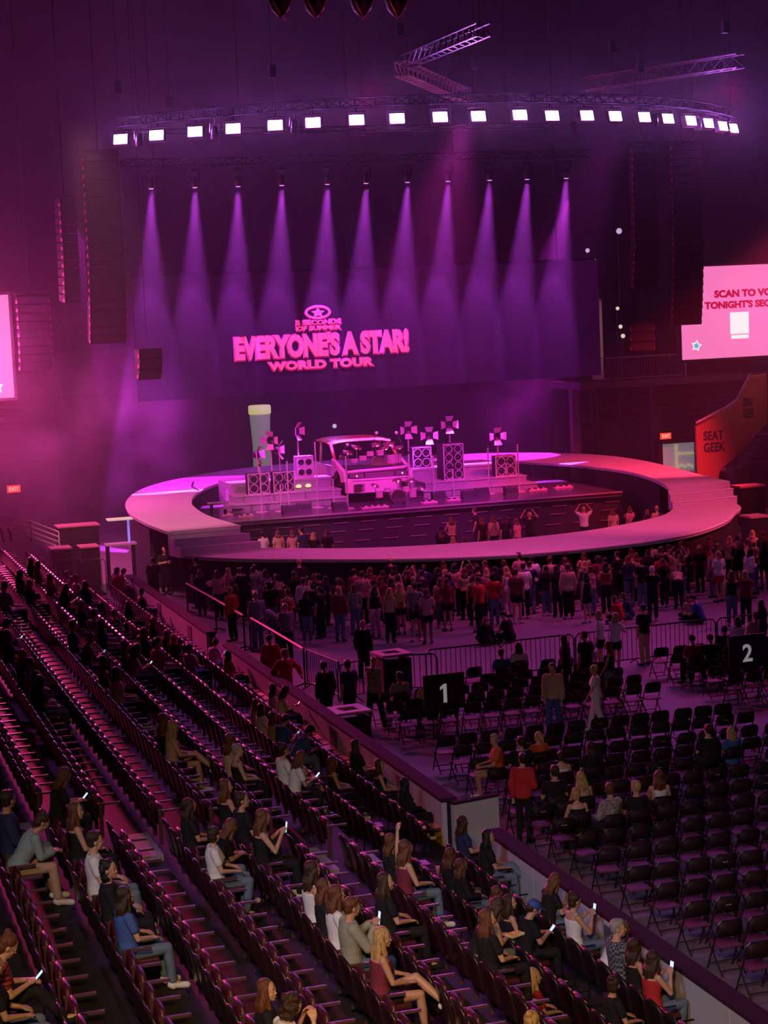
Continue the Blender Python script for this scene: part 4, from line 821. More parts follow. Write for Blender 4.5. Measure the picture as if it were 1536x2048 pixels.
('R', 9.74, 40.7, 0.3, -77, 's', 'L', 'r', 'tee', 'tan', 'black', 'person with long red-brown hair in tan tee sitting, second row from boards beyond aisle'),
('R', 4.12, 41.33, 2.54, -80, 's', 'L', 'r', 'tee', 'black', 'black', 'person, long red-brown hair in black tee sitting, fifth raised row beyond aisle, second nearest'),
('R', 6.76, 41.45, 1.97, -83, 'p', 'L', 'r', 'tank', 'pink', 'black', 'person with long red-brown hair in pink tank-top reading phone, second raised row beyond aisle'),
('R', 9.74, 41.78, 0.3, -83, 's', 'L', 'd', 'tee', 'white', 'black', 'person with long dark-brown hair in white tee sitting, second row from boards beyond aisle'),
('S', 17.97, 41.83, 0, 60, 'w', 'C', 'b', 'tee', 'white', 'white', 'person with curly blond hair in white tee walking, near the front fence'),
('S', 16.93, 41.99, 0, 150, 'w', 'S', 'k', 'jacket', 'tan', 'blue', 'person with short black hair in tan jacket walking, near the front fence'),
('R', 6.76, 42.01, 1.97, -83, 's', 'L', 'r', 'tank', 'grey', 'black', 'person with long red-brown hair in grey tank-top sitting, second raised row beyond aisle'),
('R', 5.88, 42.26, 2.16, -75, 'p', 'B', 'g', 'tank', 'grey', 'black', 'person with grey hair bun in grey tank-top reading phone, third raised row beyond aisle'),
('R', 9.74, 42.32, 0.3, -78, 's', 'L', 'r', 'tee', 'pink', 'black', 'person with long red-brown hair in pink tee sitting, second row from boards beyond aisle'),
('R', 7.64, 42.92, 1.78, -76, 's', 'S', 'd', 'tee', 'pink', 'black', 'person with short dark-brown hair in pink tee sitting, first raised row beyond aisle'),
('R', 4.12, 43.0, 2.54, -86, 'p', 'S', 'd', 'jacket', 'black', 'jeans', 'person with short dark-brown hair in black jacket reading phone, fifth raised row beyond aisle'),
('R', 10.57, 43.48, 0.3, -95, 'p', 'L', 'd', 'tank', 'white', 'black', 'person with long dark-brown hair in white tank-top reading phone, front row by boards beyond aisle'),
('T', 14.37, 43.91, 0, -8, 's', 'L', 'r', 'tee', 'tan', 'black', 'person, long red-brown hair in tan tee sitting, on floor chairs by the number one sign'),
('R', 5.88, 43.92, 2.16, -91, 's', 'S', 'k', 'tee', 'navy', 'jeans', 'person with short black hair in navy tee sitting, third raised row beyond aisle'),
('R', 10.57, 44.02, 0.3, -90, 's', 'L', 'k', 'tank', 'pink', 'black', 'person with long black hair in pink tank-top sitting, front row by boards beyond aisle'),
('T', 14.96, 44.05, 0, 9, 's', 'S', 'k', 'tee', 'black', 'black', 'person, short black hair in black tee sitting, on floor chairs by the number one sign'),
('S', 19.46, 44.34, 0, 60, 'w', 'L', 'r', 'tank', 'black', 'shorts', 'person with long red-brown hair in black tank-top walking, near the front fence'),
('R', 7.64, 44.58, 1.78, -81, 's', 'L', 'r', 'tee', 'black', 'black', 'person with long red-brown hair in black tee sitting, first raised row beyond aisle'),
('S', 13.27, 44.77, 0, -60, 'w', 'N', 'g', 'shirt', 'floral', 'black', 'person with bald head in patterned shirt walking, by the left gate'),
('S', 12.69, 44.93, 0, 21, 'd', 'S', 'k', 'tee', 'navy', 'black', 'person with short black hair in navy tee standing, by the left gate'),
('T', 14.01, 44.98, 0, 5, 's', 'S', 'k', 'tee', 'grey', 'black', 'person, short black hair in grey tee sitting, on floor chairs by the number one sign'),
('S', 12.12, 45.06, 0, 18, 'd', 'S', 'k', 'jacket', 'black', 'black', 'person with short black hair in black jacket standing, by the left gate'),
('R', 6.76, 45.34, 1.97, -86, 's', 'L', 'd', 'tee', 'black', 'black', 'person with long dark-brown hair in black tee sitting, second raised row far end'),
('T', 22.42, 45.49, 0, -1, 'p', 'S', 'k', 'tee', 'maroon', 'black', 'person, short black hair, maroon tee reading phone, on floor chairs by the number two sign'),
('T', 22.94, 45.53, 0, -11, 'p', 'S', 'k', 'tee', 'black', 'black', 'person, short black hair, black tee reading phone, on floor chairs by the number two sign'),
('T', 23.55, 45.62, 0, -8, 's', 'L', 'r', 'tee', 'black', 'black', 'person, long red-brown hair in black tee sitting, on floor chairs by the number two sign'),
('S', 19.35, 45.63, 0, 18, 'd', 'S', 'k', 'tee', 'black', 'black', 'person with short black hair in black tee standing, near the front fence beside black jacket'),
('S', 18.82, 45.72, 0, 62, 'd', 'L', 'd', 'jacket', 'black', 'black', 'person with long dark-brown hair in black jacket standing, near the front fence'),
('R', 6.76, 46.45, 1.97, -62, 's', 'S', 'd', 'tee', 'white', 'jeans', 'person with short dark-brown hair in white tee sitting, second raised row far end'),
('T', 19.87, 46.66, 0, 0, 's', 'L', 'r', 'tee', 'white', 'black', 'person with long red-brown hair in white tee sitting, on floor chairs by the fence'),
('T', 17.38, 46.68, 0, 0, 's', 'S', 'd', 'tee', 'blue', 'black', 'person with short dark-brown hair in blue tee sitting, on floor chairs by the fence'),
('T', 23.94, 46.76, 0, -14, 's', 'S', 'k', 'tee', 'black', 'black', 'person, short black hair in black tee sitting, on floor chairs by the number two sign'),
('S', 11.63, 47.16, 0, 200, 'e', 'S', 'g', 'jacket', 'red', 'black', 'person with short grey hair in red jacket elbows out, by the left gate'),
('T', 18.13, 47.36, 0, -9, 's', 'L', 'd', 'tee', 'white', 'black', 'person with long dark-brown hair in white tee sitting, on floor chairs by the fence'),
('S', 25.79, 48.0, 0, 37, 'd', 'L', 'r', 'tee', 'black', 'black', 'person with long red-brown hair in black tee standing, near the front fence'),
('T', 25.68, 48.22, 0, -2, 's', 'S', 'k', 'tee', 'tan', 'black', 'person, short black hair in tan tee sitting, on floor chairs by the number two sign'),
('T', 25.14, 48.28, 0, 12, 's', 'L', 'k', 'tee', 'white', 'black', 'person, long black hair in white tee sitting, on floor chairs by the number two sign'),
('S', 21.42, 48.38, 0, -62, 'h', 'L', 'b', 'tee', 'white', 'shorts', 'person with long blond hair in white tee hands at face, near the front fence'),
('R', 6.76, 48.67, 1.97, -77, 's', 'L', 'b', 'tee', 'black', 'black', 'person with long blond hair in black tee sitting, second raised row far end'),
('S', 21.13, 48.74, 0, 50, 'd', 'L', 'b', 'tee', 'white', 'shorts', 'person with long blond hair in white tee standing, near the front fence'),
('R', 10.57, 48.88, 0.3, -73, 's', 'L', 'k', 'tee', 'tan', 'black', 'person with long black hair in tan tee sitting, front row by boards far end'),
('S', 22.56, 48.94, 0, 13, 'd', 'S', 'k', 'tee', 'black', 'tan', 'person with short black hair in black tee standing, near the front fence beside white tee'),
('S', 11.87, 49.68, 0, 1, 'd', 'S', 'k', 'jacket', 'red', 'black', 'person with short black hair in red jacket standing, near left rail'),
('R', 9.74, 49.88, 0.3, -64, 's', 'S', 'k', 'tee', 'white', 'blue', 'person with short black hair in white tee sitting, second row from boards far end'),
('R', 5.0, 50.11, 2.35, -64, 's', 'S', 'k', 'tee', 'white', 'jeans', 'person with short black hair in white tee sitting, fourth raised row far end'),
('R', 9.74, 50.42, 0.3, -61, 's', 'L', 'k', 'tee', 'grey', 'black', 'person with long black hair in grey tee sitting, second row from boards far end'),
('S', 14.78, 50.71, 0, -43, 'd', 'N', 'k', 'jacket', 'black', 'black', 'person with bald head in black jacket standing, near left rail'),
('R', 10.57, 51.04, 0.3, -63, 'p', 'B', 'k', 'tee', 'white', 'blue', 'person with black hair bun in white tee reading phone, front row by boards far end'),
('R', 8.92, 51.72, 0.3, -70, 's', 'L', 'd', 'tee', 'grey', 'black', 'person with long dark-brown hair in grey tee sitting, third row from boards far end'),
('R', 9.74, 52.04, 0.3, -60, 's', 'L', 'b', 'tee', 'black', 'black', 'person with long blond hair in black tee sitting, second row from boards far end'),
('R', 5.88, 52.25, 2.16, -68, 's', 'L', 'b', 'tee', 'black', 'black', 'person with long blond hair in black tee sitting, third raised row far end'),
('R', 6.76, 52.55, 1.97, -78, 'p', 'L', 'r', 'tee', 'black', 'black', 'person with long red-brown hair in black tee reading phone, second raised row far end'),
('R', 8.92, 52.8, 0.3, -63, 's', 'L', 'r', 'tee', 'black', 'black', 'person, long red-brown hair in black tee sitting, third row from boards far end, nearest'),
('R', 9.74, 53.12, 0.3, -64, 's', 'L', 'r', 'tee', 'black', 'black', 'person, long red-brown hair in black tee sitting, second row from boards far end, nearest'),
('S', 28.0, 53.15, 0, -25, 'h', 'L', 'b', 'tee', 'maroon', 'black', 'person with long blond hair in maroon tee hands at face, crowd right, rear edge'),
('S', 27.68, 53.48, 0, -26, 'd', 'L', 'r', 'tank', 'black', 'jeans', 'person with long red-brown hair in black tank-top standing, crowd right, rear edge'),
('R', 7.64, 54.02, 1.78, -64, 's', 'L', 'r', 'tee', 'black', 'black', 'person with long red-brown hair in black tee sitting, first raised row far end'),
('K', 19.73, 54.29, 0, -23, 'k', 'L', 'r', 'jacket', 'black', 'black', 'person with long red-brown hair in black jacket crouching, crowd centre left, rear edge'),
('K', 27.07, 54.38, 0, 47, 'k', 'S', 'k', 'tee', 'blue', 'black', 'person with short black hair in blue tee crouching, crowd right, rear edge'),
('R', 5.88, 54.47, 2.16, -74, 's', 'L', 'd', 'tee', 'black', 'jeans', 'person with long dark-brown hair in black tee sitting, third raised row far end'),
('K', 20.64, 54.47, 0, 43, 'k', 'S', 'k', 'tee', 'black', 'black', 'person with short black hair in black tee crouching, crowd centre, rear edge'),
('R', 6.76, 54.77, 1.97, -67, 's', 'L', 'b', 'tee', 'tan', 'jeans', 'person with long blond hair in tan tee sitting, second raised row far end'),
('K', 26.97, 54.83, 0, 5, 'k', 'L', 'r', 'tee', 'tan', 'black', 'person with long red-brown hair in tan tee crouching, crowd centre right, rear edge'),
('S', 13.65, 54.9, 0, 9, 'c', 'S', 'g', 'shirt', 'grey', 'black', 'person with short grey hair in grey shirt arms folded, near left rail'),
('R', 8.92, 54.96, 0.3, -87, 's', 'L', 'k', 'tee', 'black', 'black', 'person, long black hair in black tee sitting, third row from boards far end, nearest'),
('R', 9.74, 55.28, 0.3, -85, 's', 'L', 'r', 'tee', 'black', 'black', 'person, long red-brown hair in black tee sitting, second row from boards far end, second nearest'),
('S', 18.3, 55.54, 0, -14, 'd', 'L', 'r', 'tee', 'pink', 'blackshorts', 'person with long red-brown hair in pink tee standing, crowd centre left, rear edge'),
('S', 25.98, 55.64, 0, -27, 'h', 'S', 'w', 'tee', 'black', 'black', 'person with white cap in black tee hands at face, crowd centre right, rear edge'),
('R', 7.64, 55.68, 1.78, -81, 's', 'B', 'b', 'tee', 'white', 'jeans', 'person with blond hair in a bun in white tee sitting, first raised row far end'),
('K', 24.94, 55.83, 0, 30, 'k', 'L', 'r', 'tee', 'red', 'black', 'person with long red-brown hair in red tee crouching, crowd centre right, rear edge'),
('S', 18.1, 56.1, 0, -22, 'd', 'S', 'k', 'tee', 'grey', 'blackshorts', 'person with short black hair in grey tee standing, crowd centre left, rear edge'),
('S', 17.32, 56.29, 0, -35, 'd', 'L', 'b', 'tank', 'tan', 'black', 'person with long blond hair in tan tank-top standing, crowd left, rear edge'),
('K', 25.51, 56.32, 0, 56, 'k', 'L', 'd', 'tee', 'navy', 'jeans', 'person with long dark-brown hair in navy tee crouching, crowd centre right, rear edge'),
('S', 24.03, 56.4, 0, 20, 'd', 'L', 'k', 'tank', 'black', 'shorts', 'person with long black hair in black tank-top standing, crowd centre right, rear edge'),
('S', 20.43, 56.65, 0, 28, 'd', 'S', 'd', 'tee', 'red', 'black', 'person with short dark-brown hair in red tee standing, crowd centre left, rear edge'),
('R', 8.92, 57.12, 0.3, -64, 's', 'S', 'g', 'tee', 'grey', 'black', 'person with short grey hair in grey tee sitting, third row from boards far end'),
('S', 13.29, 57.15, 0, 11, 'd', 'S', 'g', 'shirt', 'grey', 'jeans', 'person with short grey hair in grey shirt standing, near left rail'),
('S', 13.96, 57.18, 0, 53, 'b', 'L', 'r', 'tee', 'stripe', 'black', 'person with long red-brown hair in striped tee bending over, near left rail'),
('S', 27.72, 57.32, 0, -17, 'b', 'L', 'r', 'tee', 'tan', 'black', 'person with long red-brown hair in tan tee bending over, crowd right, rear edge'),
('S', 18.69, 57.32, 0, 30, 'd', 'L', 'd', 'tank', 'black', 'black', 'person with long dark-brown hair in black tank-top standing, crowd centre left, rear edge'),
('S', 19.59, 57.34, 0, -5, 'h', 'L', 'r', 'tee', 'maroon', 'blackshorts', 'person with long red-brown hair in maroon tee hands at face, crowd centre left, rear edge'),
('S', 16.0, 57.37, 0, -36, 'd', 'L', 'b', 'jacket', 'maroon', 'jeans', 'person with long blond hair in maroon jacket standing, crowd left, rear edge'),
('S', 23.81, 57.43, 0, -8, 'd', 'S', 'd', 'shirt', 'tan', 'black', 'person with short dark-brown hair in tan shirt standing, crowd centre right'),
('S', 18.06, 57.49, 0, 1, 'h', 'L', 'b', 'tee', 'yellowgreen', 'shorts', 'person with long blond hair in yellow-green tee hands at face, crowd centre left'),
('S', 17.21, 57.51, 0, -12, 'c', 'L', 'k', 'tank', 'black', 'white', 'person with long black hair in black tank-top arms folded, crowd left'),
('S', 22.03, 57.52, 0, -29, 'd', 'S', 'r', 'tee', 'maroon', 'blackshorts', 'person with short red-brown hair in maroon tee standing, crowd centre'),
('R', 6.76, 57.55, 1.97, -88, 's', 'L', 'r', 'tee', 'pink', 'jeans', 'person with long red-brown hair in pink tee sitting, second raised row far end'),
('S', 13.36, 57.6, 0, -21, 'd', 'S', 'b', 'tee', 'black', 'jeans', 'person with short blond hair in black tee standing, near left rail'),
('S', 14.99, 57.62, 0, -11, 'c', 'L', 'd', 'tee', 'black', 'jeans', 'person with long dark-brown hair in black tee arms folded, near left rail'),
('S', 24.73, 57.63, 0, 23, 'd', 'S', 'r', 'tank', 'pink', 'jeans', 'person with short red-brown hair in pink tank-top standing, crowd centre right'),
('S', 21.31, 57.69, 0, -11, 'd', 'C', 'k', 'tee', 'red', 'jeans', 'person with curly black hair in red tee standing, crowd centre'),
('S', 26.63, 57.78, 0, -11, 'd', 'B', 'r', 'tee', 'black', 'jeans', 'person with red-brown hair in a bun in black tee standing, crowd centre right'),
('S', 29.48, 57.82, 0, 10, 'd', 'P', 'b', 'tee', 'white', 'redshorts', 'person with blond ponytail in white tee standing, crowd right'),
('S', 25.34, 57.86, 0, -6, 'c', 'L', 'k', 'tank', 'maroon', 'black', 'person with long black hair in maroon tank-top arms folded, crowd centre right'),
('S', 27.45, 57.87, 0, 17, 'd', 'L', 'r', 'tee', 'black', 'black', 'person with long red-brown hair in black tee standing, crowd right'),
('S', 20.7, 57.92, 0, -16, 'd', 'C', 'r', 'tank', 'maroon', 'black', 'person with curly red-brown hair in maroon tank-top standing, crowd centre'),
('S', 23.65, 57.97, 0, -10, 'd', 'L', 'k', 'tee', 'black', 'black', 'person with long black hair in black tee standing, crowd centre right'),
('S', 28.2, 57.98, 0, 38, 'd', 'L', 'r', 'tank', 'black', 'jeans', 'person with long red-brown hair in black tank-top standing, crowd right'),
('S', 30.72, 58.0, 0, -82, 'd', 'L', 'k', 'shirt', 'white', 'shorts', 'person with long black hair in white shirt standing, crowd far right'),
('S', 18.72, 58.02, 0, 0, 'd', 'S', 'b', 'tee', 'tan', 'black', 'person with short blond hair in tan tee standing, crowd centre left'),
('S', 19.61, 58.05, 0, -25, 'd', 'L', 'r', 'tee', 'tan', 'jeans', 'person with long red-brown hair in tan tee standing, crowd centre left'),
('S', 14.51, 58.06, 0, -7, 'd', 'S', 'k', 'tank', 'red', 'jeans', 'person with short black hair in red tank-top standing, near left rail'),
('S', 18.02, 58.27, 0, 11, 'd', 'L', 'k', 'tee', 'maroon', 'black', 'person with long black hair in maroon tee standing, crowd centre left'),
('S', 22.6, 58.29, 0, -3, 'd', 'S', 'k', 'tee', 'white', 'black', 'person with short black hair in white tee standing, crowd centre'),
('S', 15.64, 58.29, 0, 32, 'd', 'P', 'd', 'tee', 'black', 'black', 'person with dark-brown ponytail in black tee standing, crowd left'),
('S', 16.8, 58.36, 0, -8, 'd', 'L', 'r', 'tee', 'stripe', 'jeans', 'person with long red-brown hair in striped tee standing, crowd left'),
('S', 23.42, 58.37, 0, -21, 'd', 'L', 'd', 'jacket', 'black', 'jeans', 'person with long dark-brown hair in black jacket standing, crowd centre'),
('S', 26.48, 58.52, 0, -5, 'h', 'L', 'r', 'tee', 'navy', 'jeans', 'person with long red-brown hair in navy tee hands at face, crowd centre right'),
('S', 21.41, 58.53, 0, -7, 'h', 'L', 'b', 'tee', 'pink', 'black', 'person with long blond hair in pink tee hands at face, crowd centre'),
('S', 20.03, 58.54, 0, -22, 'd', 'C', 'k', 'tee', 'navy', 'black', 'person with curly black hair in navy tee standing, crowd centre left'),
('S', 31.22, 58.56, 0, 16, 'd', 'P', 'b', 'tank', 'black', 'jeans', 'person with blond ponytail in black tank-top standing, crowd far right'),
('S', 24.38, 58.63, 0, 25, 'd', 'L', 'r', 'tee', 'black', 'black', 'person with long red-brown hair in black tee standing, crowd centre right'),
('S', 25.7, 58.72, 0, -34, 'd', 'L', 'k', 'tank', 'navy', 'jeans', 'person with long black hair in navy tank-top standing, crowd centre right'),
('S', 29.78, 58.79, 0, 10, 'd', 'P', 'r', 'tank', 'tan', 'jeans', 'person with red-brown ponytail in tan tank-top standing, crowd right'),
('S', 22.23, 58.81, 0, 16, 'd', 'L', 'b', 'tank', 'white', 'white', 'person with long blond hair in white tank-top standing, crowd centre'),
('S', 17.58, 58.82, 0, 17, 'd', 'S', 'd', 'tank', 'grey', 'jeans', 'person with short dark-brown hair in grey tank-top standing, crowd centre left'),
('S', 25.01, 58.87, 0, -33, 'd', 'L', 'b', 'tank', 'navy', 'jeans', 'person with long blond hair in navy tank-top standing, crowd centre right'),
('S', 21.26, 58.96, 0, 1, 'd', 'S', 'k', 'tee', 'black', 'black', 'person with short black hair in black tee standing, crowd centre'),
('S', 27.01, 58.99, 0, 6, 'h', 'L', 'r', 'tee', 'tan', 'black', 'person with long red-brown hair in tan tee hands at face, crowd right'),
('S', 18.47, 59.01, 0, 12, 'd', 'C', 'd', 'tank', 'black', 'blackshorts', 'person with curly dark-brown hair in black tank-top standing, crowd centre left'),
('S', 23.11, 59.05, 0, -29, 'h', 'S', 'k', 'tee', 'navy', 'jeans', 'person with short black hair in navy tee hands at face, crowd centre'),
('S', 27.91, 59.06, 0, -5, 'd', 'C', 'r', 'tee', 'red', 'blackshorts', 'person with curly red-brown hair in red tee standing, crowd right'),
('S', 15.63, 59.1, 0, 5, 'h', 'C', 'd', 'jacket', 'black', 'jeans', 'person with curly dark-brown hair in black jacket hands at face, crowd left'),
('S', 20.83, 59.11, 0, -9, 'c', 'L', 'r', 'tank', 'tan', 'black', 'person with long red-brown hair in tan tank-top arms folded, crowd centre'),
('S', 16.59, 59.14, 0, 67, 'd', 'P', 'r', 'tee', 'black', 'black', 'person with red-brown ponytail in black tee standing, crowd left'),
('S', 14.72, 59.19, 0, -37, 'c', 'L', 'r', 'tee', 'maroon', 'jeans', 'person with long red-brown hair in maroon tee arms folded, near left rail'),
('R', 6.76, 59.21, 1.97, -70, 's', 'L', 'r', 'jacket', 'black', 'black', 'person with long red-brown hair in black jacket sitting, second raised row far end'),
('S', 19.39, 59.21, 0, 33, 'd', 'S', 'k', 'tee', 'black', 'black', 'person with short black hair in black tee standing, crowd centre left'),
('S', 20.2, 59.21, 0, 20, 'd', 'L', 'b', 'tee', 'black', 'black', 'person with long blond hair in black tee standing, crowd centre left'),
('S', 23.93, 59.22, 0, -22, 'd', 'S', 'r', 'tee', 'tan', 'black', 'person with short red-brown hair in tan tee standing, crowd centre right'),
('S', 28.66, 59.26, 0, -27, 'a', 'L', 'k', 'tee', 'tan', 'black', 'person with long black hair in tan tee arm raised, crowd right'),
('S', 12.97, 59.26, 0, 33, 'd', 'S', 'b', 'jacket', 'red', 'black', 'person with short blond hair in red jacket standing, near left rail'),
('S', 21.98, 59.3, 0, -44, 'd', 'L', 'k', 'tee', 'black', 'black', 'person with long black hair in black tee standing, crowd centre'),
('S', 25.75, 59.37, 0, -7, 'd', 'C', 'd', 'tee', 'maroon', 'jeans', 'person with curly dark-brown hair in maroon tee standing, crowd centre right, stage side'),
('S', 30.15, 59.45, 0, -17, 'd', 'L', 'd', 'tee', 'red', 'black', 'person with long dark-brown hair in red tee standing, crowd far right, stage side'),
('S', 32.07, 59.45, 0, -8, 'd', 'L', 'k', 'tank', 'black', 'shorts', 'person with long black hair in black tank-top standing, crowd far right, stage side'),
('S', 18.01, 59.47, 0, -25, 'd', 'L', 'r', 'tee', 'maroon', 'black', 'person, long red-brown hair in maroon tee standing, crowd centre left, stage side, nearest'),
('R', 9.74, 59.6, 0.3, -69, 's', 'L', 'd', 'tee', 'black', 'black', 'person with long dark-brown hair in black tee sitting, second row from boards far end'),
('S', 28.23, 59.68, 0, -32, 'd', 'S', 'r', 'tee', 'black', 'black', 'person with short red-brown hair in black tee standing, crowd right, stage side'),
('S', 17.47, 59.71, 0, -23, 'd', 'S', 'r', 'tee', 'pink', 'black', 'person with short red-brown hair in pink tee standing, crowd left, stage side'),
('S', 20.1, 59.75, 0, -17, 'd', 'L', 'k', 'jacket', 'black', 'black', 'person with long black hair in black jacket standing, crowd centre left, stage side'),
('S', 16.69, 59.79, 0, 5, 'c', 'C', 'k', 'tee', 'maroon', 'black', 'person with curly black hair in maroon tee arms folded, crowd left, stage side'),
('S', 26.67, 59.79, 0, 18, 'c', 'S', 'd', 'tee', 'black', 'black', 'person with short dark-brown hair in black tee arms folded, crowd centre right, stage side'),
('R', 8.92, 59.82, 0.3, -66, 's', 'L', 'd', 'tee', 'black', 'jeans', 'person with long dark-brown hair in black tee sitting, third row from boards far end'),
('S', 14.37, 59.82, 0, 7, 'd', 'C', 'k', 'tee', 'black', 'jeans', 'person with curly black hair in black tee standing, near left rail'),
('S', 21.23, 59.83, 0, 30, 'a', 'L', 'd', 'tee', 'black', 'black', 'person with long dark-brown hair in black tee arm raised, crowd centre, stage side'),
('S', 27.8, 59.83, 0, -29, 'd', 'L', 'k', 'tee', 'black', 'black', 'person with long black hair in black tee standing, crowd right, stage side beside black tee'),
('S', 28.67, 59.83, 0, 20, 'd', 'L', 'r', 'tee', 'tan', 'black', 'person with long red-brown hair in tan tee standing, crowd right, stage side beside black tee'),
('S', 15.5, 59.84, 0, -34, 'd', 'S', 'd', 'shirt', 'white', 'black', 'person with short dark-brown hair in white shirt standing, crowd left, stage side'),
('S', 19.11, 59.88, 0, -69, 'a', 'L', 'r', 'tee', 'black', 'black', 'person with long red-brown hair in black tee arm raised, crowd centre left, stage side'),
('S', 16.08, 59.89, 0, 41, 'd', 'S', 'd', 'tee', 'black', 'jeans', 'person with short dark-brown hair in black tee standing, crowd left, stage side'),
('S', 23.56, 59.9, 0, -1, 'd', 'S', 'd', 'tee', 'white', 'black', 'person with short dark-brown hair in white tee standing, crowd centre right, stage side'),
('S', 29.26, 59.95, 0, -19, 'd', 'L', 'k', 'tee', 'black', 'black', 'person with long black hair in black tee standing, crowd right, stage side beside tan tee'),
('S', 24.84, 60.04, 0, 2, 'd', 'L', 'r', 'tee', 'pink', 'black', 'person with long red-brown hair in pink tee standing, crowd centre right, stage side'),
('S', 31.37, 60.05, 0, -38, 'd', 'C', 'b', 'tee', 'black', 'blackshorts', 'person with curly blond hair in black tee standing, crowd far right, stage side'),
('S', 20.82, 60.13, 0, -27, 'd', 'L', 'k', 'tee', 'pink', 'black', 'person with long black hair in pink tee standing, crowd centre, stage side'),
('S', 22.62, 60.13, 0, -30, 'd', 'B', 'r', 'tee', 'black', 'jeans', 'person with red-brown hair in a bun in black tee standing, crowd centre, stage side'),
('S', 30.67, 60.16, 0, 3, 'd', 'L', 'b', 'tee', 'black', 'blackshorts', 'person with long blond hair in black tee standing, crowd far right, stage side'),
('S', 29.95, 60.18, 0, -7, 'd', 'C', 'b', 'tee', 'black', 'black', 'person with curly blond hair in black tee standing, crowd right, stage side'),
('S', 17.74, 60.3, 0, 26, 'd', 'L', 'd', 'jacket', 'black', 'blackshorts', 'person with long dark-brown hair in black jacket standing, crowd centre left, stage side'),
('S', 25.66, 60.37, 0, -7, 'c', 'L', 'r', 'tee', 'tan', 'black', 'person with long red-brown hair in tan tee arms folded, crowd centre right, stage side'),
('S', 22.04, 60.38, 0, 11, 'd', 'L', 'r', 'tee', 'black', 'black', 'person with long red-brown hair in black tee standing, crowd centre, stage side beside black tee'),
('S', 18.43, 60.45, 0, -13, 'd', 'L', 'd', 'tee', 'black', 'black', 'person with long dark-brown hair in black tee standing, crowd centre left, stage side'),
('S', 14.62, 60.48, 0, -58, 'h', 'P', 'r', 'jacket', 'black', 'jeans', 'person with red-brown ponytail in black jacket hands at face, near left rail'),
('S', 16.44, 60.55, 0, -66, 'd', 'L', 'd', 'tee', 'navy', 'black', 'person with long dark-brown hair in navy tee standing, crowd left, stage side'),
('S', 28.98, 60.56, 0, -7, 'd', 'L', 'd', 'tee', 'tan', 'blackshorts', 'person with long dark-brown hair in tan tee standing, crowd right, stage side'),
('S', 19.55, 60.6, 0, 3, 'd', 'L', 'r', 'jacket', 'navy', 'black', 'person with long red-brown hair in navy jacket standing, crowd centre left, stage side'),
('S', 25.1, 60.74, 0, -3, 'd', 'B', 'd', 'tee', 'black', 'black', 'person with dark-brown hair in a bun in black tee standing, crowd centre right, stage side'),
('S', 15.77, 60.75, 0, 4, 'd', 'L', 'r', 'jacket', 'red', 'jeans', 'person with long red-brown hair in red jacket standing, crowd left, stage side'),
('S', 27.62, 60.77, 0, -21, 'd', 'L', 'r', 'tee', 'red', 'black', 'person with long red-brown hair in red tee standing, crowd right, stage side'),
('S', 21.13, 60.84, 0, 9, 'c', 'L', 'k', 'tee', 'navy', 'jeans', 'person with long black hair in navy tee arms folded, crowd centre, stage side'),
('S', 29.59, 60.85, 0, -25, 'd', 'P', 'r', 'tank', 'black', 'jeans', 'person with red-brown ponytail in black tank-top standing, crowd right, stage side'),
('S', 23.47, 60.88, 0, 12, 'c', 'S', 'd', 'tee', 'pink', 'black', 'person with short dark-brown hair in pink tee arms folded, crowd centre, stage side'),
('S', 30.97, 60.89, 0, -3, 'd', 'L', 'r', 'tee', 'tan', 'black', 'person with long red-brown hair in tan tee standing, crowd far right, stage side'),
('S', 17.62, 61.03, 0, -7, 'd', 'S', 'd', 'tee', 'maroon', 'black', 'person with short dark-brown hair in maroon tee standing, crowd centre left, stage side'),
('S', 20.08, 61.07, 0, -26, 'c', 'P', 'd', 'tee', 'navy', 'jeans', 'person with dark-brown ponytail in navy tee arms folded, crowd centre left, stage side'),
('S', 18.17, 61.13, 0, -24, 'd', 'L', 'r', 'tee', 'maroon', 'black', 'person, long red-brown hair in maroon tee standing, crowd centre left, stage side, second nearest'),
('S', 19.05, 61.14, 0, -29, 'd', 'L', 'k', 'tank', 'pink', 'jeans', 'person with long black hair in pink tank-top standing, crowd centre left, stage side'),
('S', 26.72, 61.14, 0, -7, 'c', 'B', 'r', 'tee', 'navy', 'jeans', 'person with red-brown hair bun in navy tee arms folded, crowd centre right, stage side'),
('S', 14.97, 61.23, 0, 3, 'd', 'S', 'd', 'tee', 'tan', 'black', 'person with short dark-brown hair in tan tee standing, near left rail'),
('S', 16.29, 61.24, 0, 20, 'h', 'L', 'r', 'tank', 'tan', 'black', 'person with long red-brown hair in tan tank-top hands at face, crowd left, stage side'),
('S', 31.67, 61.28, 0, -56, 'h', 'L', 'b', 'tee', 'tan', 'black', 'person, long blond hair in tan tee hands at face, crowd far right, stage side, nearest'),
('S', 22.04, 61.32, 0, -6, 'c', 'L', 'r', 'tee', 'black', 'blackshorts', 'person with long red-brown hair in black tee arms folded, crowd centre, stage side'),
('S', 27.88, 61.38, 0, 5, 'h', 'L', 'r', 'jacket', 'pink', 'black', 'person with long red-brown hair in pink jacket hands at face, crowd right, stage side'),
('S', 28.68, 61.41, 0, -46, 'd', 'S', 'd', 'tee', 'tan', 'jeans', 'person with short dark-brown hair in tan tee standing, crowd right, stage side'),
('S', 29.92, 61.43, 0, -35, 'd', 'L', 'd', 'tee', 'pink', 'jeans', 'person with long dark-brown hair in pink tee standing, crowd right, stage side'),
('S', 20.94, 61.5, 0, 20, 'd', 'L', 'r', 'tee', 'black', 'black', 'person with long red-brown hair in black tee standing, crowd centre, stage side beside navy tee'),
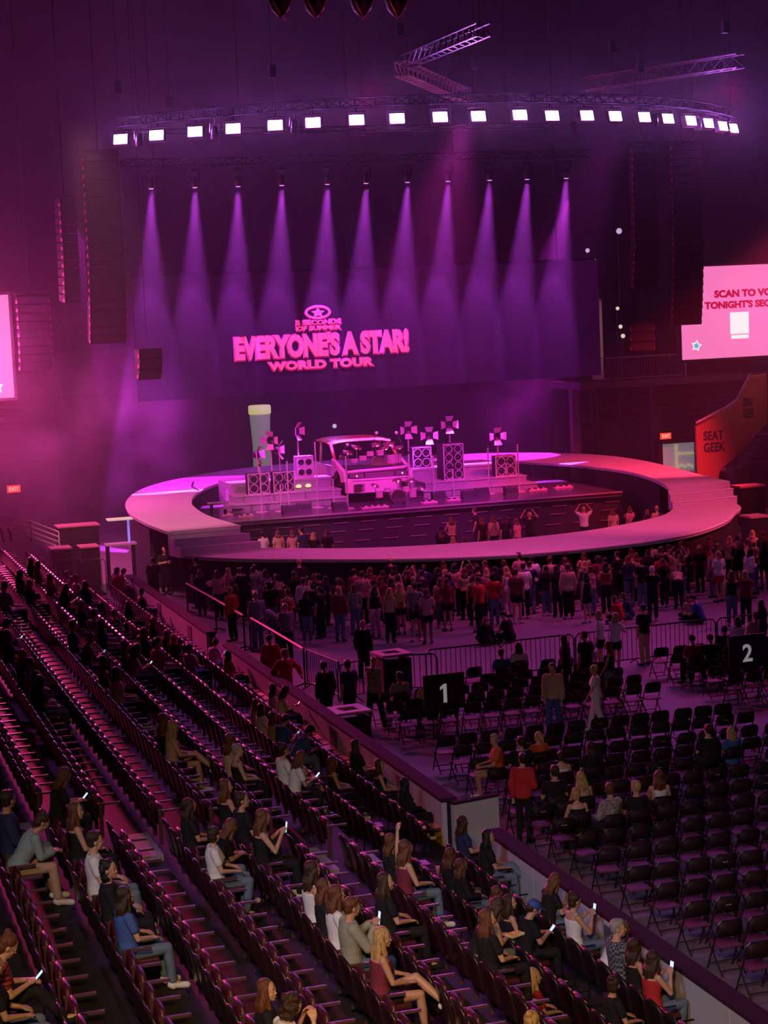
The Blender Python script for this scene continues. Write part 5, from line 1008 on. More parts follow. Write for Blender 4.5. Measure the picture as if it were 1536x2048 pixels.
('S', 26.31, 61.7, 0, 26, 'd', 'P', 'k', 'tank', 'grey', 'jeans', 'person with black ponytail in grey tank-top standing, crowd centre right, stage side'),
('S', 33.27, 61.72, 0, -2, 'd', 'L', 'd', 'tee', 'black', 'black', 'person with long dark-brown hair in black tee standing, crowd far right, stage side'),
('S', 32.28, 61.75, 0, 8, 'd', 'L', 'k', 'tee', 'black', 'black', 'person with long black hair in black tee standing, crowd far right, stage side'),
('S', 27.3, 61.83, 0, -7, 'd', 'L', 'r', 'tee', 'tan', 'black', 'person with long red-brown hair in tan tee standing, crowd right, stage side beside pink jacket'),
('R', 10.57, 61.84, 0.3, -62, 's', 'B', 'd', 'tank', 'black', 'jeans', 'person with dark-brown hair bun in black tank-top sitting, front row by boards far end'),
('S', 15.76, 61.85, 0, -1, 'd', 'L', 'r', 'tee', 'black', 'black', 'person with long red-brown hair in black tee standing, crowd left, stage side'),
('S', 33.05, 62.13, 0, -32, 'h', 'L', 'b', 'tee', 'tan', 'black', 'person, long blond hair, tan tee hands at face, crowd far right, stage side, second nearest'),
('S', 31.31, 62.14, 0, -54, 'd', 'L', 'r', 'jacket', 'maroon', 'jeans', 'person with long red-brown hair in maroon jacket standing, crowd far right, stage side'),
('S', 15.2, 62.25, 0, -5, 'c', 'L', 'd', 'tee', 'black', 'jeans', 'person with long dark-brown hair in black tee arms folded, crowd left, stage side'),
('S', 29.95, 62.29, 0, -48, 'd', 'S', 'g', 'tee', 'black', 'black', 'person with short grey hair in black tee standing, crowd right, stage side'),
('S', 19.3, 62.43, 0, -47, 'd', 'N', 'g', 'tee', 'black', 'black', 'person with bald head in black tee standing, crowd centre left, stage side'),
('S', 14.99, 62.74, 0, 36, 'd', 'L', 'd', 'tee', 'grey', 'black', 'person with long dark-brown hair in grey tee standing, near left rail'),
('S', 14.28, 63.28, 0, 2, 'c', 'S', 'k', 'tee', 'black', 'black', 'person with short black hair in black tee arms folded, near left rail'),
('S', 14.69, 63.49, 0, -9, 'd', 'S', 'd', 'tee', 'grey', 'black', 'person with short dark-brown hair in grey tee standing, near left rail'),
('S', 14.31, 63.75, 0, 1, 'h', 'S', 'k', 'tee', 'tan', 'black', 'person with short black hair in tan tee hands at face, near left rail'),
('S', 13.53, 63.85, 0, 25, 'd', 'L', 'r', 'tee', 'pink', 'black', 'person with long red-brown hair in pink tee standing, beside stage skirt'),
('S', 16.45, 63.87, 0, -4, 'd', 'N', 'g', 'tee', 'black', 'black', 'person with bald head in black tee standing, crowd left, stage side'),
('S', 13.94, 64.06, 0, -54, 'd', 'L', 'b', 'tee', 'pink', 'black', 'person with long blond hair in pink tee standing, near left rail'),
('S', 14.97, 64.15, 0, 25, 'd', 'S', 'k', 'shirt', 'grey', 'jeans', 'person with short black hair in grey shirt standing, near left rail'),
('S', 13.14, 64.87, 0, 8, 'h', 'L', 'r', 'tee', 'black', 'black', 'person with long red-brown hair in black tee hands at face, beside stage skirt'),
('R', 8.92, 66.3, 0.3, -89, 's', 'L', 'r', 'tee', 'black', 'black', 'person, long red-brown hair in black tee sitting, third row from boards far end, second nearest'),
('R', 10.57, 66.7, 0.3, -68, 's', 'S', 'k', 'tee', 'red', 'black', 'person with short black hair in red tee sitting, front row by boards far end'),
('S', 13.39, 66.75, 0, 25, 'd', 'S', 'k', 'tee', 'black', 'black', 'person with short black hair in black tee standing, beside stage skirt beside black tee'),
('S', 23.8, 67.37, 0, 1, 'd', 'L', 'r', 'tee', 'tan', 'black', 'person with long red-brown hair in tan tee standing, inside the oval, middle beside white tee'),
('R', 8.92, 67.5, 0.3, -72, 's', 'S', 'k', 'tee', 'white', 'jeans', 'person with short black hair in white tee sitting, third row from boards far end'),
('R', 10.57, 67.5, 0.3, -76, 'f', 'S', 'd', 'tee', 'red', 'jeans', 'person with short dark-brown hair in red tee leaning forward, front row by boards far end'),
('R', 10.57, 67.5, 0.3, -64, 'p', 'L', 'r', 'tee', 'black', 'black', 'person with long red-brown hair in black tee reading phone, front row by boards far end'),
('R', 8.92, 67.5, 0.3, -84, 's', 'L', 'k', 'tee', 'black', 'black', 'person, long black hair in black tee sitting, third row from boards far end, second nearest'),
('S', 12.05, 67.98, 0, -27, 'd', 'S', 'k', 'tee', 'black', 'black', 'person with short black hair in black tee standing, beside stage skirt beside red tee'),
('S', 23.62, 68.15, 0, -13, 'd', 'L', 'b', 'tee', 'white', 'black', 'person with long blond hair in white tee standing, inside the oval, middle'),
('S', 23.85, 70.16, 0, -23, 'd', 'L', 'r', 'tee', 'black', 'black', 'person with long red-brown hair in black tee standing, inside the oval, middle beside black tee'),
('S', 13.0, 70.76, 0, 180, 'c', 'N', 'b', 'tee', 'black', 'black', 'person with bald head in black tee arms folded, beside stage skirt'),
('S', 33.45, 70.94, 0, -10, 'd', 'S', 'b', 'tee', 'tan', 'black', 'person with short blond hair in tan tee standing, inside the oval, right'),
('S', 24.15, 71.11, 0, 4, 'd', 'L', 'k', 'tee', 'black', 'black', 'person with long black hair in black tee standing, inside the oval, middle'),
('S', 33.3, 71.55, 0, 12, 'd', 'L', 'r', 'tee', 'maroon', 'black', 'person with long red-brown hair in maroon tee standing, inside the oval, right'),
('S', 27.83, 72.29, 0, 37, 'd', 'L', 'r', 'tee', 'pink', 'black', 'person with long red-brown hair in pink tee standing, inside the oval, middle'),
('S', 32.22, 72.59, 0, 3, 'd', 'L', 'r', 'tee', 'tan', 'black', 'person with long red-brown hair in tan tee standing, inside the oval, right'),
('S', 19.88, 72.6, 0, -27, 'd', 'L', 'r', 'tee', 'black', 'black', 'person with long red-brown hair in black tee standing, inside the oval, left'),
('S', 27.44, 72.61, 0, 10, 'd', 'L', 'd', 'tee', 'black', 'black', 'person with long dark-brown hair in black tee standing, inside the oval, middle'),
('S', 28.61, 72.88, 0, -7, 'a', 'S', 'b', 'tee', 'black', 'black', 'person with short blond hair in black tee arm raised, inside the oval, middle'),
('S', 19.41, 72.97, 0, -17, 'h', 'L', 'b', 'tee', 'black', 'black', 'person with long blond hair in black tee hands at face, inside the oval, left'),
('S', 33.19, 73.03, 0, 15, 'd', 'L', 'r', 'tee', 'pink', 'black', 'person with long red-brown hair in pink tee standing, inside the oval, right'),
('S', 27.11, 73.11, 0, 12, 'd', 'L', 'r', 'tee', 'tan', 'black', 'person with long red-brown hair in tan tee standing, inside the oval, middle beside black tee'),
('S', 19.05, 73.3, 0, 30, 'd', 'S', 'k', 'tee', 'navy', 'black', 'person with short black hair in navy tee standing, inside the oval, left'),
('S', 17.46, 73.34, 0, 24, 'd', 'S', 'k', 'tee', 'white', 'black', 'person with short black hair in white tee standing, inside the oval, left'),
('S', 26.72, 73.36, 0, 22, 'd', 'L', 'r', 'tee', 'black', 'black', 'person with long red-brown hair in black tee standing, inside the oval, middle beside tan tee'),
('S', 31.3, 73.51, 0, -10, 'a', 'S', 'b', 'tee', 'white', 'black', 'person with short blond hair in white tee arm raised, inside the oval, right'),
('S', 18.75, 73.65, 0, -10, 'd', 'L', 'r', 'tee', 'pink', 'black', 'person with long red-brown hair in pink tee standing, inside the oval, left'),
('S', 18.19, 73.79, 0, 12, 'd', 'L', 'r', 'tee', 'tan', 'black', 'person with long red-brown hair in tan tee standing, inside the oval, left'),
('S', 25.59, 73.96, 0, 5, 'h', 'L', 'r', 'tank', 'tan', 'black', 'person with long red-brown hair in tan tank-top hands at face, inside the oval, middle'),
('S', 33.49, 74.74, 0, 2, 'd', 'L', 'k', 'tee', 'black', 'black', 'person with long black hair in black tee standing, inside the oval, right'),
('S', 27.46, 76.2, 0, 63, 'd', 'S', 'd', 'tee', 'black', 'black', 'person with short dark-brown hair in black tee standing, inside the oval, middle'),
]
SEATPHASE = {('raked', 5): 0.04, ('raked', 2): 0.08, ('front', 1): 0.2, ('raked', 1): 0.38, ('raked', 4): 0.26, ('front', 0): 0.42, ('raked', 0): 0.18, ('raked', 7): 0.4, ('raked', 3): 0.16, ('raked', 6): 0.54, ('front', 2): 0.28}
# ------------------------------------------------------------------ view test used only to leave out repeats the photo shows nothing of
_ci = cam.matrix_world.inverted(); _F = 3823.248
def view_px(x, y, z):
    p = _ci @ Vector((x, y, z))
    if p.z > -0.5: return (-9999, -9999)
    return (768 + _F * p.x / -p.z, 1024 - _F * p.y / -p.z)
def seen(x, y, z, m=50):
    a, b = view_px(x, y, z); return -m < a < 1536 + m and -m < b < 2048 + m
_U = ['', 'first', 'second', 'third', 'fourth', 'fifth', 'sixth', 'seventh', 'eighth', 'ninth', 'tenth', 'eleventh', 'twelfth', 'thirteenth', 'fourteenth', 'fifteenth', 'sixteenth', 'seventeenth', 'eighteenth', 'nineteenth']
_T = {2: 'twenty', 3: 'thirty', 4: 'forty', 5: 'fifty', 6: 'sixty', 7: 'seventy', 8: 'eighty'}
def ordinal(n):
    if n < 20: return _U[n]
    return (_T[n // 10][:-1] + 'ieth') if n % 10 == 0 else _T[n // 10] + '-' + _U[n % 10]
_cnt = {}
def nth(key): _cnt[key] = _cnt.get(key, 0) + 1; return ordinal(_cnt[key])
# ------------------------------------------------------------------ boards between stand and arena floor
M_kick = mat('yellow_kickplate', (0.80, 0.45, 0.06), 0.5); M_pad = mat('grey_pad', (0.10, 0.09, 0.12), 0.6); M_ledge = mat('orange_lit_ledge', (0.85, 0.28, 0.12), 0.35)  # orange light on the ledge is part of its base colour
def boards(lab, y0, y1, kick=False):
    t = empty('rink_board', (11.15, y0, 0), lab, 'barrier'); L = y1 - y0; n = max(1, round(L / 2.4))
    for k in range(n):
        a = L * k / n; b = L * (k + 1) / n
        MB().box(-0.05, 0.05, a + 0.01, b - 0.01, 0.0, 1.12).build('panel', M_board, t)
    MB().box(-0.06, 0.26, 0, L, 1.12, 1.20).build('cap', M_cap, t, bevel=0.02)
    MB().box(0.06, 0.22, 0, L, 0.0, 1.12).build('outer_skin', M_black, t)
    if kick:
        MB().box(-0.075, -0.051, 0, L, 0.30, 0.62).build('kickplate', M_kick, t)
        MB().box(-0.22, -0.08, 0, L, 0.62, 0.66).build('ledge', M_ledge, t)
    for k in range(int(L / 5)):
        MB().box(-0.065, -0.045, 2.2 + k * 5, 2.8 + k * 5, 0.62, 1.05).build('grey_pad', M_pad, t)
    return t
boards('white dasher board with dark cap, nearest stretch at the lower right', 8, 31.0)
boards('white dasher board with yellow kickplate, middle stretch past the gate', 33.3, 52.2, True)
boards('white dasher board, farthest stretch near the stage', 54.4, 68.5)
gt = MB().box(-0.05, 0.05, 0, 1.0, 0, 1.15).build('board_gate', M_board); gt.location = (11.2, 33.0, 0); gt.rotation_euler = (0, 0, -1.35); tag(gt, 'open white gate leaf in the boards beside the near stretch', 'gate')
MB().box(-0.06, 0.06, 0, 1.0, 1.15, 1.2).build('cap', M_cap, gt)
# ------------------------------------------------------------------ rails, barricades and bins on the arena floor
def prail(lab, pts, h=1.08):
    t = MB(); P = [Vector(p) for p in pts]; t.tube([p + Vector((0, 0, h)) for p in P], 0.035, 6); o = t.build('floor_rail', mat('pink_lit_rail', (0.65, 0.35, 0.40), 0.3, 0.4)); tag(o, lab, 'railing')  # pink light along the rail painted into its colour
    for i, p in enumerate(P):
        MB().tube([p, p + Vector((0, 0, h))], 0.03, 6).build('post', M_dark, o)
        f = MB(); f.tube([p + Vector((-0.3, 0, 0.02)), p + Vector((0, 0, 0.1)), p + Vector((0.3, 0, 0.02))], 0.025, 5); f.build('foot', M_dark, o)
    return o
prail('pink lit rail running from the stage front towards the viewer', [(12.81, 65.8, 0), (12.9, 61.5, 0), (12.95, 57.6, 0)])
prail('nearer length of the pink lit rail ending at the black gate', [(13.05, 57.2, 0), (13.08, 54.0, 0), (13.1, 50.9, 0)])
barricade(13.15, 50.8, -1.45, 2.4, 'black barricade closing the end of the pink lit rail')
barricade(13.22, 47.9, 0.55, 1.0, 'short black barricade left of the square bin table')
barricade(15.05, 48.5, -0.25, 1.1, 'short black barricade right of the square bin table')
xs = [16.0, 18.25, 20.5, 22.75, 25.0, 27.25, 29.5]
for i in range(6):
    barricade(xs[i], 48.85 + 0.10 * i, 0.045, 2.2, 'dark crowd barricade, %s from the left in the front fence line' % ORD[i])
def bin_table(x, y, lab):
    w = MB()
    for (a, b, c, d) in ((-0.45, 0.45, -0.45, -0.2), (-0.45, 0.45, 0.2, 0.45), (-0.45, -0.22, -0.2, 0.2), (0.22, 0.45, -0.2, 0.2)): w.box(a, b, c, d, 0.98, 1.04)
    o = w.build('square_bin', mat('pink_lit_bin_top', (0.60, 0.30, 0.42), 0.4)); o.location = (x, y, 0); o.rotation_euler = (0, 0, 0.1); tag(o, lab, 'bin')  # bin top coloured pink for the light falling on it
    b = MB(); b.box(-0.42, 0.42, -0.42, 0.42, 0.0, 0.9); b.build('body', M_black, o); return o
bin_table(15.15, 49.3, 'square black bin with pink lit top at the end of the front fence'); bin_table(12.0, 42.75, 'square black bin with pink lit top beside the boards')
def row_sign(x, y, ch):
    o = MB().box(-0.52, 0.52, 0, 0.04, 0.75, 1.62).build('section_sign', M_black); o.location = (x, y, 0); tag(o, {'1': 'black section sign with a white number one beside the bin end of the fence', '2': 'black section sign with a white number two at the right edge'}[ch], 'sign')
    sw_ = mat('sign_white_glow', (0.75, 0.72, 0.75), 0.5, emit=(0.45, 0.42, 0.48), strength=0.4)  # digit brightened by emission though the sign is no lamp
    if ch == '1':
        pg = MB(); P_ = [(-0.03, 0.92), (0.06, 0.92), (0.06, 1.38), (-0.01, 1.38), (-0.11, 1.31), (-0.11, 1.23), (-0.03, 1.28)]
        pg.add([(a, -0.012, b) for a, b in P_], [tuple(range(7))]); pg.build('lettering', sw_, o)
    else: txt(ch, 1, -0.14, 0.14, 0.92, 1.38, -0.012, sw_, o, 0.02, 0.01)
    for s in (-0.3, 0.3): MB().tube([(s, 0.02, 0), (s, 0.02, 0.75)], 0.02, 5).build('leg', M_dark, o)
row_sign(14.45, 42.8, '1'); row_sign(23.05, 43.75, '2')
for (x, y, w, z, lab) in ((42.9, 84.3, 3.4, 1.8, 'red lit platform top at the right beside the oval'), (40.6, 76.6, 1.3, 1.8, 'small red lit platform at the right edge'), (37.9, 71.0, 0.9, 1.15, 'low red lit crate beside the right steps'), (14.4, 68.0 - 1.6, 1.6, 0.95, 'flat pink lit board below the left steps')):
    o = MB().box(-w/2, w/2, -0.5, 0.5, z - 0.08, z).build('low_platform', mat('red_lit_top', (0.6, 0.3, 0.32), 0.4)); o.location = (x, y, 0); tag(o, lab, 'platform')  # top coloured for the red light on it, body left black
    MB().box(-w/2 + .05, w/2 - .05, -0.45, 0.45, 0, z - 0.08).build('body', M_black, o)
# ------------------------------------------------------------------ seats of the stand
M_seat = mat('seat_shell', (0.030, 0.010, 0.016), 0.25, noise=0.15, scale=6); M_cush = mat('seat_cushion', (0.075, 0.012, 0.022), 0.4); M_arm = mat('seat_arm', (0.10, 0.04, 0.05), 0.3)
def back_mesh():       # seat facing +X; curved shell with rounded top
    n, m = 8, 7; vs = []; th = 0.045
    for side in (0, 1):
        for j in range(m):
            v = j / (m - 1); z = 0.34 + 0.53 * v
            for i in range(n):
                u = -1 + 2 * i / (n - 1); w = 0.245 * (1 if v < 0.72 else (1 - 0.28 * ((v - 0.72) / 0.28) ** 2))
                x = -0.02 - 0.10 * v - 0.035 * (1 - u * u) + (th * (0.5 + 0.9 * v * (1.15 - v)) if side == 0 else 0)
                zz = z - 0.035 * u * u * v * v * 1.6
                vs.append((x, u * w, zz))
    fs = []; k = n * m
    for j in range(m - 1):
        for i in range(n - 1):
            a = j * n + i; fs.append((a, a + 1, a + n + 1, a + n)); fs.append((k + a, k + a + n, k + a + n + 1, k + a + 1))
    for i in range(n - 1): fs.append((i, k + i, k + i + 1, i + 1)); a = (m - 1) * n + i; fs.append((a, a + 1, k + a + 1, k + a))
    for j in range(m - 1): a = j * n; fs.append((a, a + n, k + a + n, k + a)); b = j * n + n - 1; fs.append((b, k + b, k + b + n, b + n))
    return vs, fs
def cushion_up(mb):
    n = 7; vs = []; prof = [(0.05, 0.36), (0.09, 0.34), (0.135, 0.42), (0.145, 0.56), (0.125, 0.66), (0.085, 0.70), (0.05, 0.68), (0.03, 0.52)]
    for i in range(n):
        u = -1 + 2 * i / (n - 1); s = 1 - 0.35 * u ** 4; w = 0.19
        for (x, z) in prof: vs.append((0.10 + (x - 0.10) * s, u * w, 0.56 + (z - 0.56) * (1 - 0.22 * abs(u) ** 3)))
    q = len(prof); fs = [(i*q+j, (i+1)*q+j, (i+1)*q+(j+1) % q, i*q+(j+1) % q) for i in range(n-1) for j in range(q)] + [tuple(range(q)), tuple((n-1)*q + j for j in range(q))[::-1]]
    mb.add(vs, fs)
def cushion_down(mb): mb.box(0.03, 0.46, -0.21, 0.21, 0.40, 0.47)
def arm_geo(mb, y): 
    mb.box(0.02, 0.36, y - 0.02, y + 0.02, 0.60, 0.635); mb.box(0.03, 0.09, y - 0.018, y + 0.018, 0.10, 0.60)
bvs, bfs = back_mesh()
me_back = MB().add(bvs, bfs).mesh('backrest', M_seat, True)
mb = MB(); cushion_up(mb); me_cu = mb.mesh('seat', M_cush, True)
mb = MB(); cushion_down(mb); me_cd = mb.mesh('seat', M_cush, bevel=0.02)
mb = MB(); arm_geo(mb, -0.277); me_arm = mb.mesh('armrest', M_arm, bevel=0.008)
ROWN = ['first', 'second', 'third', 'fourth', 'fifth', 'sixth', 'seventh', 'eighth']
occupied = {}
for p in PEOPLE:
    if p[0] == 'R': occupied.setdefault((round(p[3], 2), round(p[1], 1)), []).append(p[2])
seats = []
for i in range(8):
    ph = SEATPHASE.get(('raked', i), 0.1)
    for k in range(20, 125):
        y = ph + k * 0.555
        if 26.85 < y < 28.45 or y > 66.5: continue
        if not seen(XB[i], y, ZF[i] + 0.6, 60): continue
        occ = any(abs(y - q) < 0.2 for q in occupied.get((round(ZF[i], 2), round(XB[i] + 0.17, 1)), []))
        seats.append((math.hypot(XB[i], y), i, XB[i], y, ZF[i], occ))
seats.sort()
st_ = MB()
for idx, (d, i, x, y, z, occ) in enumerate(seats):
    if idx < 300:
        o = link('arena_seat', me_back); o.location = (x, y, z)
        sec = 'nearer than the aisle' if y < 27.5 else 'beyond the aisle'
        tag(o, '%s burgundy arena seat, %s %s in the %s raised row' % ('occupied' if occ else 'empty', nth(('a', i, sec)), sec, ROWN[i]), 'seat', '%s seats, %s raised row %s' % ('occupied' if occ else 'empty', ROWN[i], sec))
        link('seat_cushion', me_cd if occ else me_cu, o); link('armrest', me_arm, o)
        s = MB
    else:
        st_.cur = 0; st_.add([(a + x, b + y, c + z) for a, b, c in bvs], bfs)
        t2 = MB(); (cushion_down if occ else cushion_up)(t2); st_.cur = 1; st_.add([(a + x, b + y, c + z) for a, b, c in t2.v], t2.f)
        t2 = MB(); arm_geo(t2, -0.277); st_.cur = 2; st_.add([(a + x, b + y, c + z) for a, b, c in t2.v], t2.f)
# curved corner rows at the far left end of the stand
for r in range(3):
    for k in range(14):
        a = k * 0.09; x = 7.2 - 1.0 * r - 2.6 * math.sin(a) * 1.2; y = 69 + 1.0 * r - 4.0 * (1 - math.cos(a)) ; z = 2.35 + 0.19 * r
        st_.cur = 0; st_.add([(aa + x, b + y, c + z) for aa, b, c in bvs], bfs)
me = bpy.data.meshes.new('far_arena_seats'); me.from_pydata(st_.v, [], st_.f)
for m_ in (M_seat, M_cush, M_arm): me.materials.append(m_)
me.polygons.foreach_set('material_index', st_.mi); me.update()
tag(link('far_arena_seats', me), 'dark burgundy arena seats in the distant part of the raised rows', 'seats', kind='stuff')
# front section: padded seats with black frames and cupholders
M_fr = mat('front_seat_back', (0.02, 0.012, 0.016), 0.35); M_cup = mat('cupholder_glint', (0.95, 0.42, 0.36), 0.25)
mb = MB(); mb.add(bvs, bfs); me_fb = mb.mesh('backrest', M_fr, True)
mb = MB(); mb.tube([(0.0, -0.27, 0.02), (0.05, -0.27, 0.45), (-0.08, -0.27, 0.72)], 0.015, 5); mb.tube([(0.40, -0.27, 0.02), (0.05, -0.27, 0.45), (0.0, -0.27, 0.60), (0.36, -0.27, 0.60)], 0.015, 5); me_ff = mb.mesh('frame', M_dark)
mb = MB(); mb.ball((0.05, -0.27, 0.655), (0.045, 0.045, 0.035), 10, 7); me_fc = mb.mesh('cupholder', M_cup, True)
FRX = [8.75, 9.57, 10.40]; FRN = ['third', 'second', 'first']
for i in range(3):
    ph = SEATPHASE.get(('front', i), 0.1)
    for k in range(24, 126):
        y = ph + k * 0.54; x = FRX[i]
        if y > 67.5 or 31.0 < y < 32.6: continue
        if not seen(x, y, 0.9, 40): continue
        occ = any(abs(y - q) < 0.2 for q in occupied.get((0.3, round(x + 0.17, 1)), []))
        o = link('padded_seat', me_fb); o.location = (x, y, 0.3)
        sec = 'near end' if y < 31.5 else ('middle part' if y < 50 else 'far end')
        tag(o, '%s black padded seat, %s from the viewer in the %s row from the boards' % ('occupied' if occ else 'empty', nth(('f', i)), FRN[i]), 'seat', '%s padded seats, %s row, %s' % ('occupied' if occ else 'empty', FRN[i], sec))
        link('seat_cushion', me_cd if (occ or (k * 7 + i) % 5 == 0) else me_cu, o); link('frame', me_ff, o); link('cupholder', me_fc, o)
# ------------------------------------------------------------------ folding chairs on the arena floor, facing the stage (+Y)
M_fchair = mat('folding_chair_frame', (0.045, 0.03, 0.045), 0.3, 0.5); M_fpad = mat('folding_chair_pad', (0.03, 0.012, 0.02), 0.55, spec=0.2); M_fseat = mat('folding_chair_seat', (0.16, 0.035, 0.07), 0.6, spec=0.2); M_tagw = mat('seat_tag', (0.55, 0.5, 0.6), 0.5)
mb = MB()
for s in (-0.215, 0.215):
    mb.tube([(s, 0.22, 0.01), (s, 0.0, 0.44), (s, -0.12, 0.70), (s * 0.95, -0.14, 0.80)], 0.014, 5); mb.tube([(s * 0.92, -0.24, 0.01), (s * 0.92, 0.16, 0.43)], 0.014, 5)
mb.tube([(-0.21, -0.14, 0.80), (-0.15, -0.15, 0.85), (0.15, -0.15, 0.85), (0.21, -0.14, 0.80)], 0.014, 5); mb.tube([(-0.2, 0.18, 0.10), (0.2, 0.18, 0.10)], 0.01, 4); mb.tube([(-0.2, -0.18, 0.08), (0.2, -0.18, 0.08)], 0.01, 4)
me_cf = mb.mesh('frame', M_fchair)
mb = MB(); mb.box(-0.20, 0.20, -0.20, 0.19, 0.43, 0.46); me_cs = mb.mesh('seat', M_fseat, bevel=0.015)
mb = MB(); vs = []
for yy in (0, 0.02):
    for i in range(9):
        u = -1 + i / 4; 
        for (zz) in (0.60, 0.855 - 0.05 * abs(u) ** 3): vs.append((u * 0.2, -0.13 - 0.12 * (zz - 0.6) * 1.0 - 0.03 * (1 - u * u) + yy, zz))
fs = []
for i in range(8): a = 2 * i; fs += [(a, a + 1, a + 3, a + 2), (18 + a, 18 + a + 2, 18 + a + 3, 18 + a + 1), (a + 1, 18 + a + 1, 18 + a + 3, a + 3), (a, a + 2, 18 + a + 2, 18 + a)]
fs += [(0, 18, 19, 1), (16, 17, 35, 34)]
mb.add(vs, fs); me_cb = mb.mesh('backrest', M_fpad, True)
me_ct = MB().box(-0.045, 0.045, -0.175, -0.168, 0.72, 0.79).mesh('seat_tag', M_tagw)
chairs = []
RY = [47.15, 46.1, 45.15, 44.05, 42.95] + [39.88, 38.82, 37.58, 36.53, 35.5, 34.45, 33.4, 32.35, 31.3, 30.2, 29.0, 27.95, 26.9, 25.85, 24.8, 23.75, 22.7, 21.6, 20.5]
tpos = [(p[1], p[2]) for p in PEOPLE if p[0] == 'T']
for r, y in enumerate(RY):
    X0, X1 = (13.55, 20.4) if y > 41 else (13.1 if y < 35 else 13.4, 20.5)
    for blk, (a, b) in enumerate(((X0, X1), (22.2, 30.0))):
        x = a
        while x < b:
            if seen(x, y, 0.5, 20) and not (blk == 0 and r < 2 and x < 16.3) and not (y > 41 and x > 19.9 and blk == 0 and r in (0,)):
                chairs.append((y, x + 0.015 * ((r * 31 + int(x * 7)) % 5 - 2), r, blk))
            x += 0.53
chairs.sort(); print('CHAIRS', len(chairs), 'SEATS', len(seats))
def fchair(x, y, rz, r, blk, k):
    o = link('folding_chair', me_cf); o.location = (x, y, 0); o.rotation_euler = (0, 0, rz)
    fb = 'front block' if y > 41 else 'rear block'
    tag(o, 'empty black folding chair, %s from the left in the %s %s row, %s block' % (nth((r, blk)), (ORD[r] if y > 41 else ORD[r - 5]), fb.split()[0], 'left' if blk == 0 else 'right'), 'folding chair', 'folding chairs, %s row %d, block %d' % (fb, r, blk))
    link('seat', me_cs, o); b_ = link('backrest', me_cb, o)
    if k % 9 == 4: link('seat_tag', me_ct, b_)
    return o
for k, (y, x, r, blk) in enumerate(chairs[:300]):
    q = min(tpos, key=lambda t: (t[0] - x) ** 2 + (t[1] - 0.0 - y) ** 2)
    rz = 0.08 * math.sin(k * 12.9)
    if abs(q[0] - x) < 0.27 and abs(q[1] - y) < 0.55: o = fchair(q[0], q[1] - 0.02, 0.0, r, blk, k); o['label'] = o['label'].replace('empty', 'occupied'); o['group'] = 'occupied ' + o['group']; tpos2 = q
    else: fchair(x, y, rz, r, blk, k)
if len(chairs) > 300:
    f = MB()
    for (y, x, r, blk) in chairs[300:]:
        for me, mi in ((me_cf, 0), (me_cs, 1), (me_cb, 2)):
            f.cur = mi; f.add([(v.co.x + x, v.co.y + y, v.co.z) for v in me.vertices], [tuple(p.vertices) for p in me.polygons])
    me = bpy.data.meshes.new('far_folding_chairs'); me.from_pydata(f.v, [], f.f)
    for m_ in (M_fchair, M_fseat, M_fpad): me.materials.append(m_)
    me.polygons.foreach_set('material_index', f.mi); me.update(); tag(link('far_folding_chairs', me), 'black folding chairs farthest from the viewer on the arena floor', 'chairs', kind='stuff')
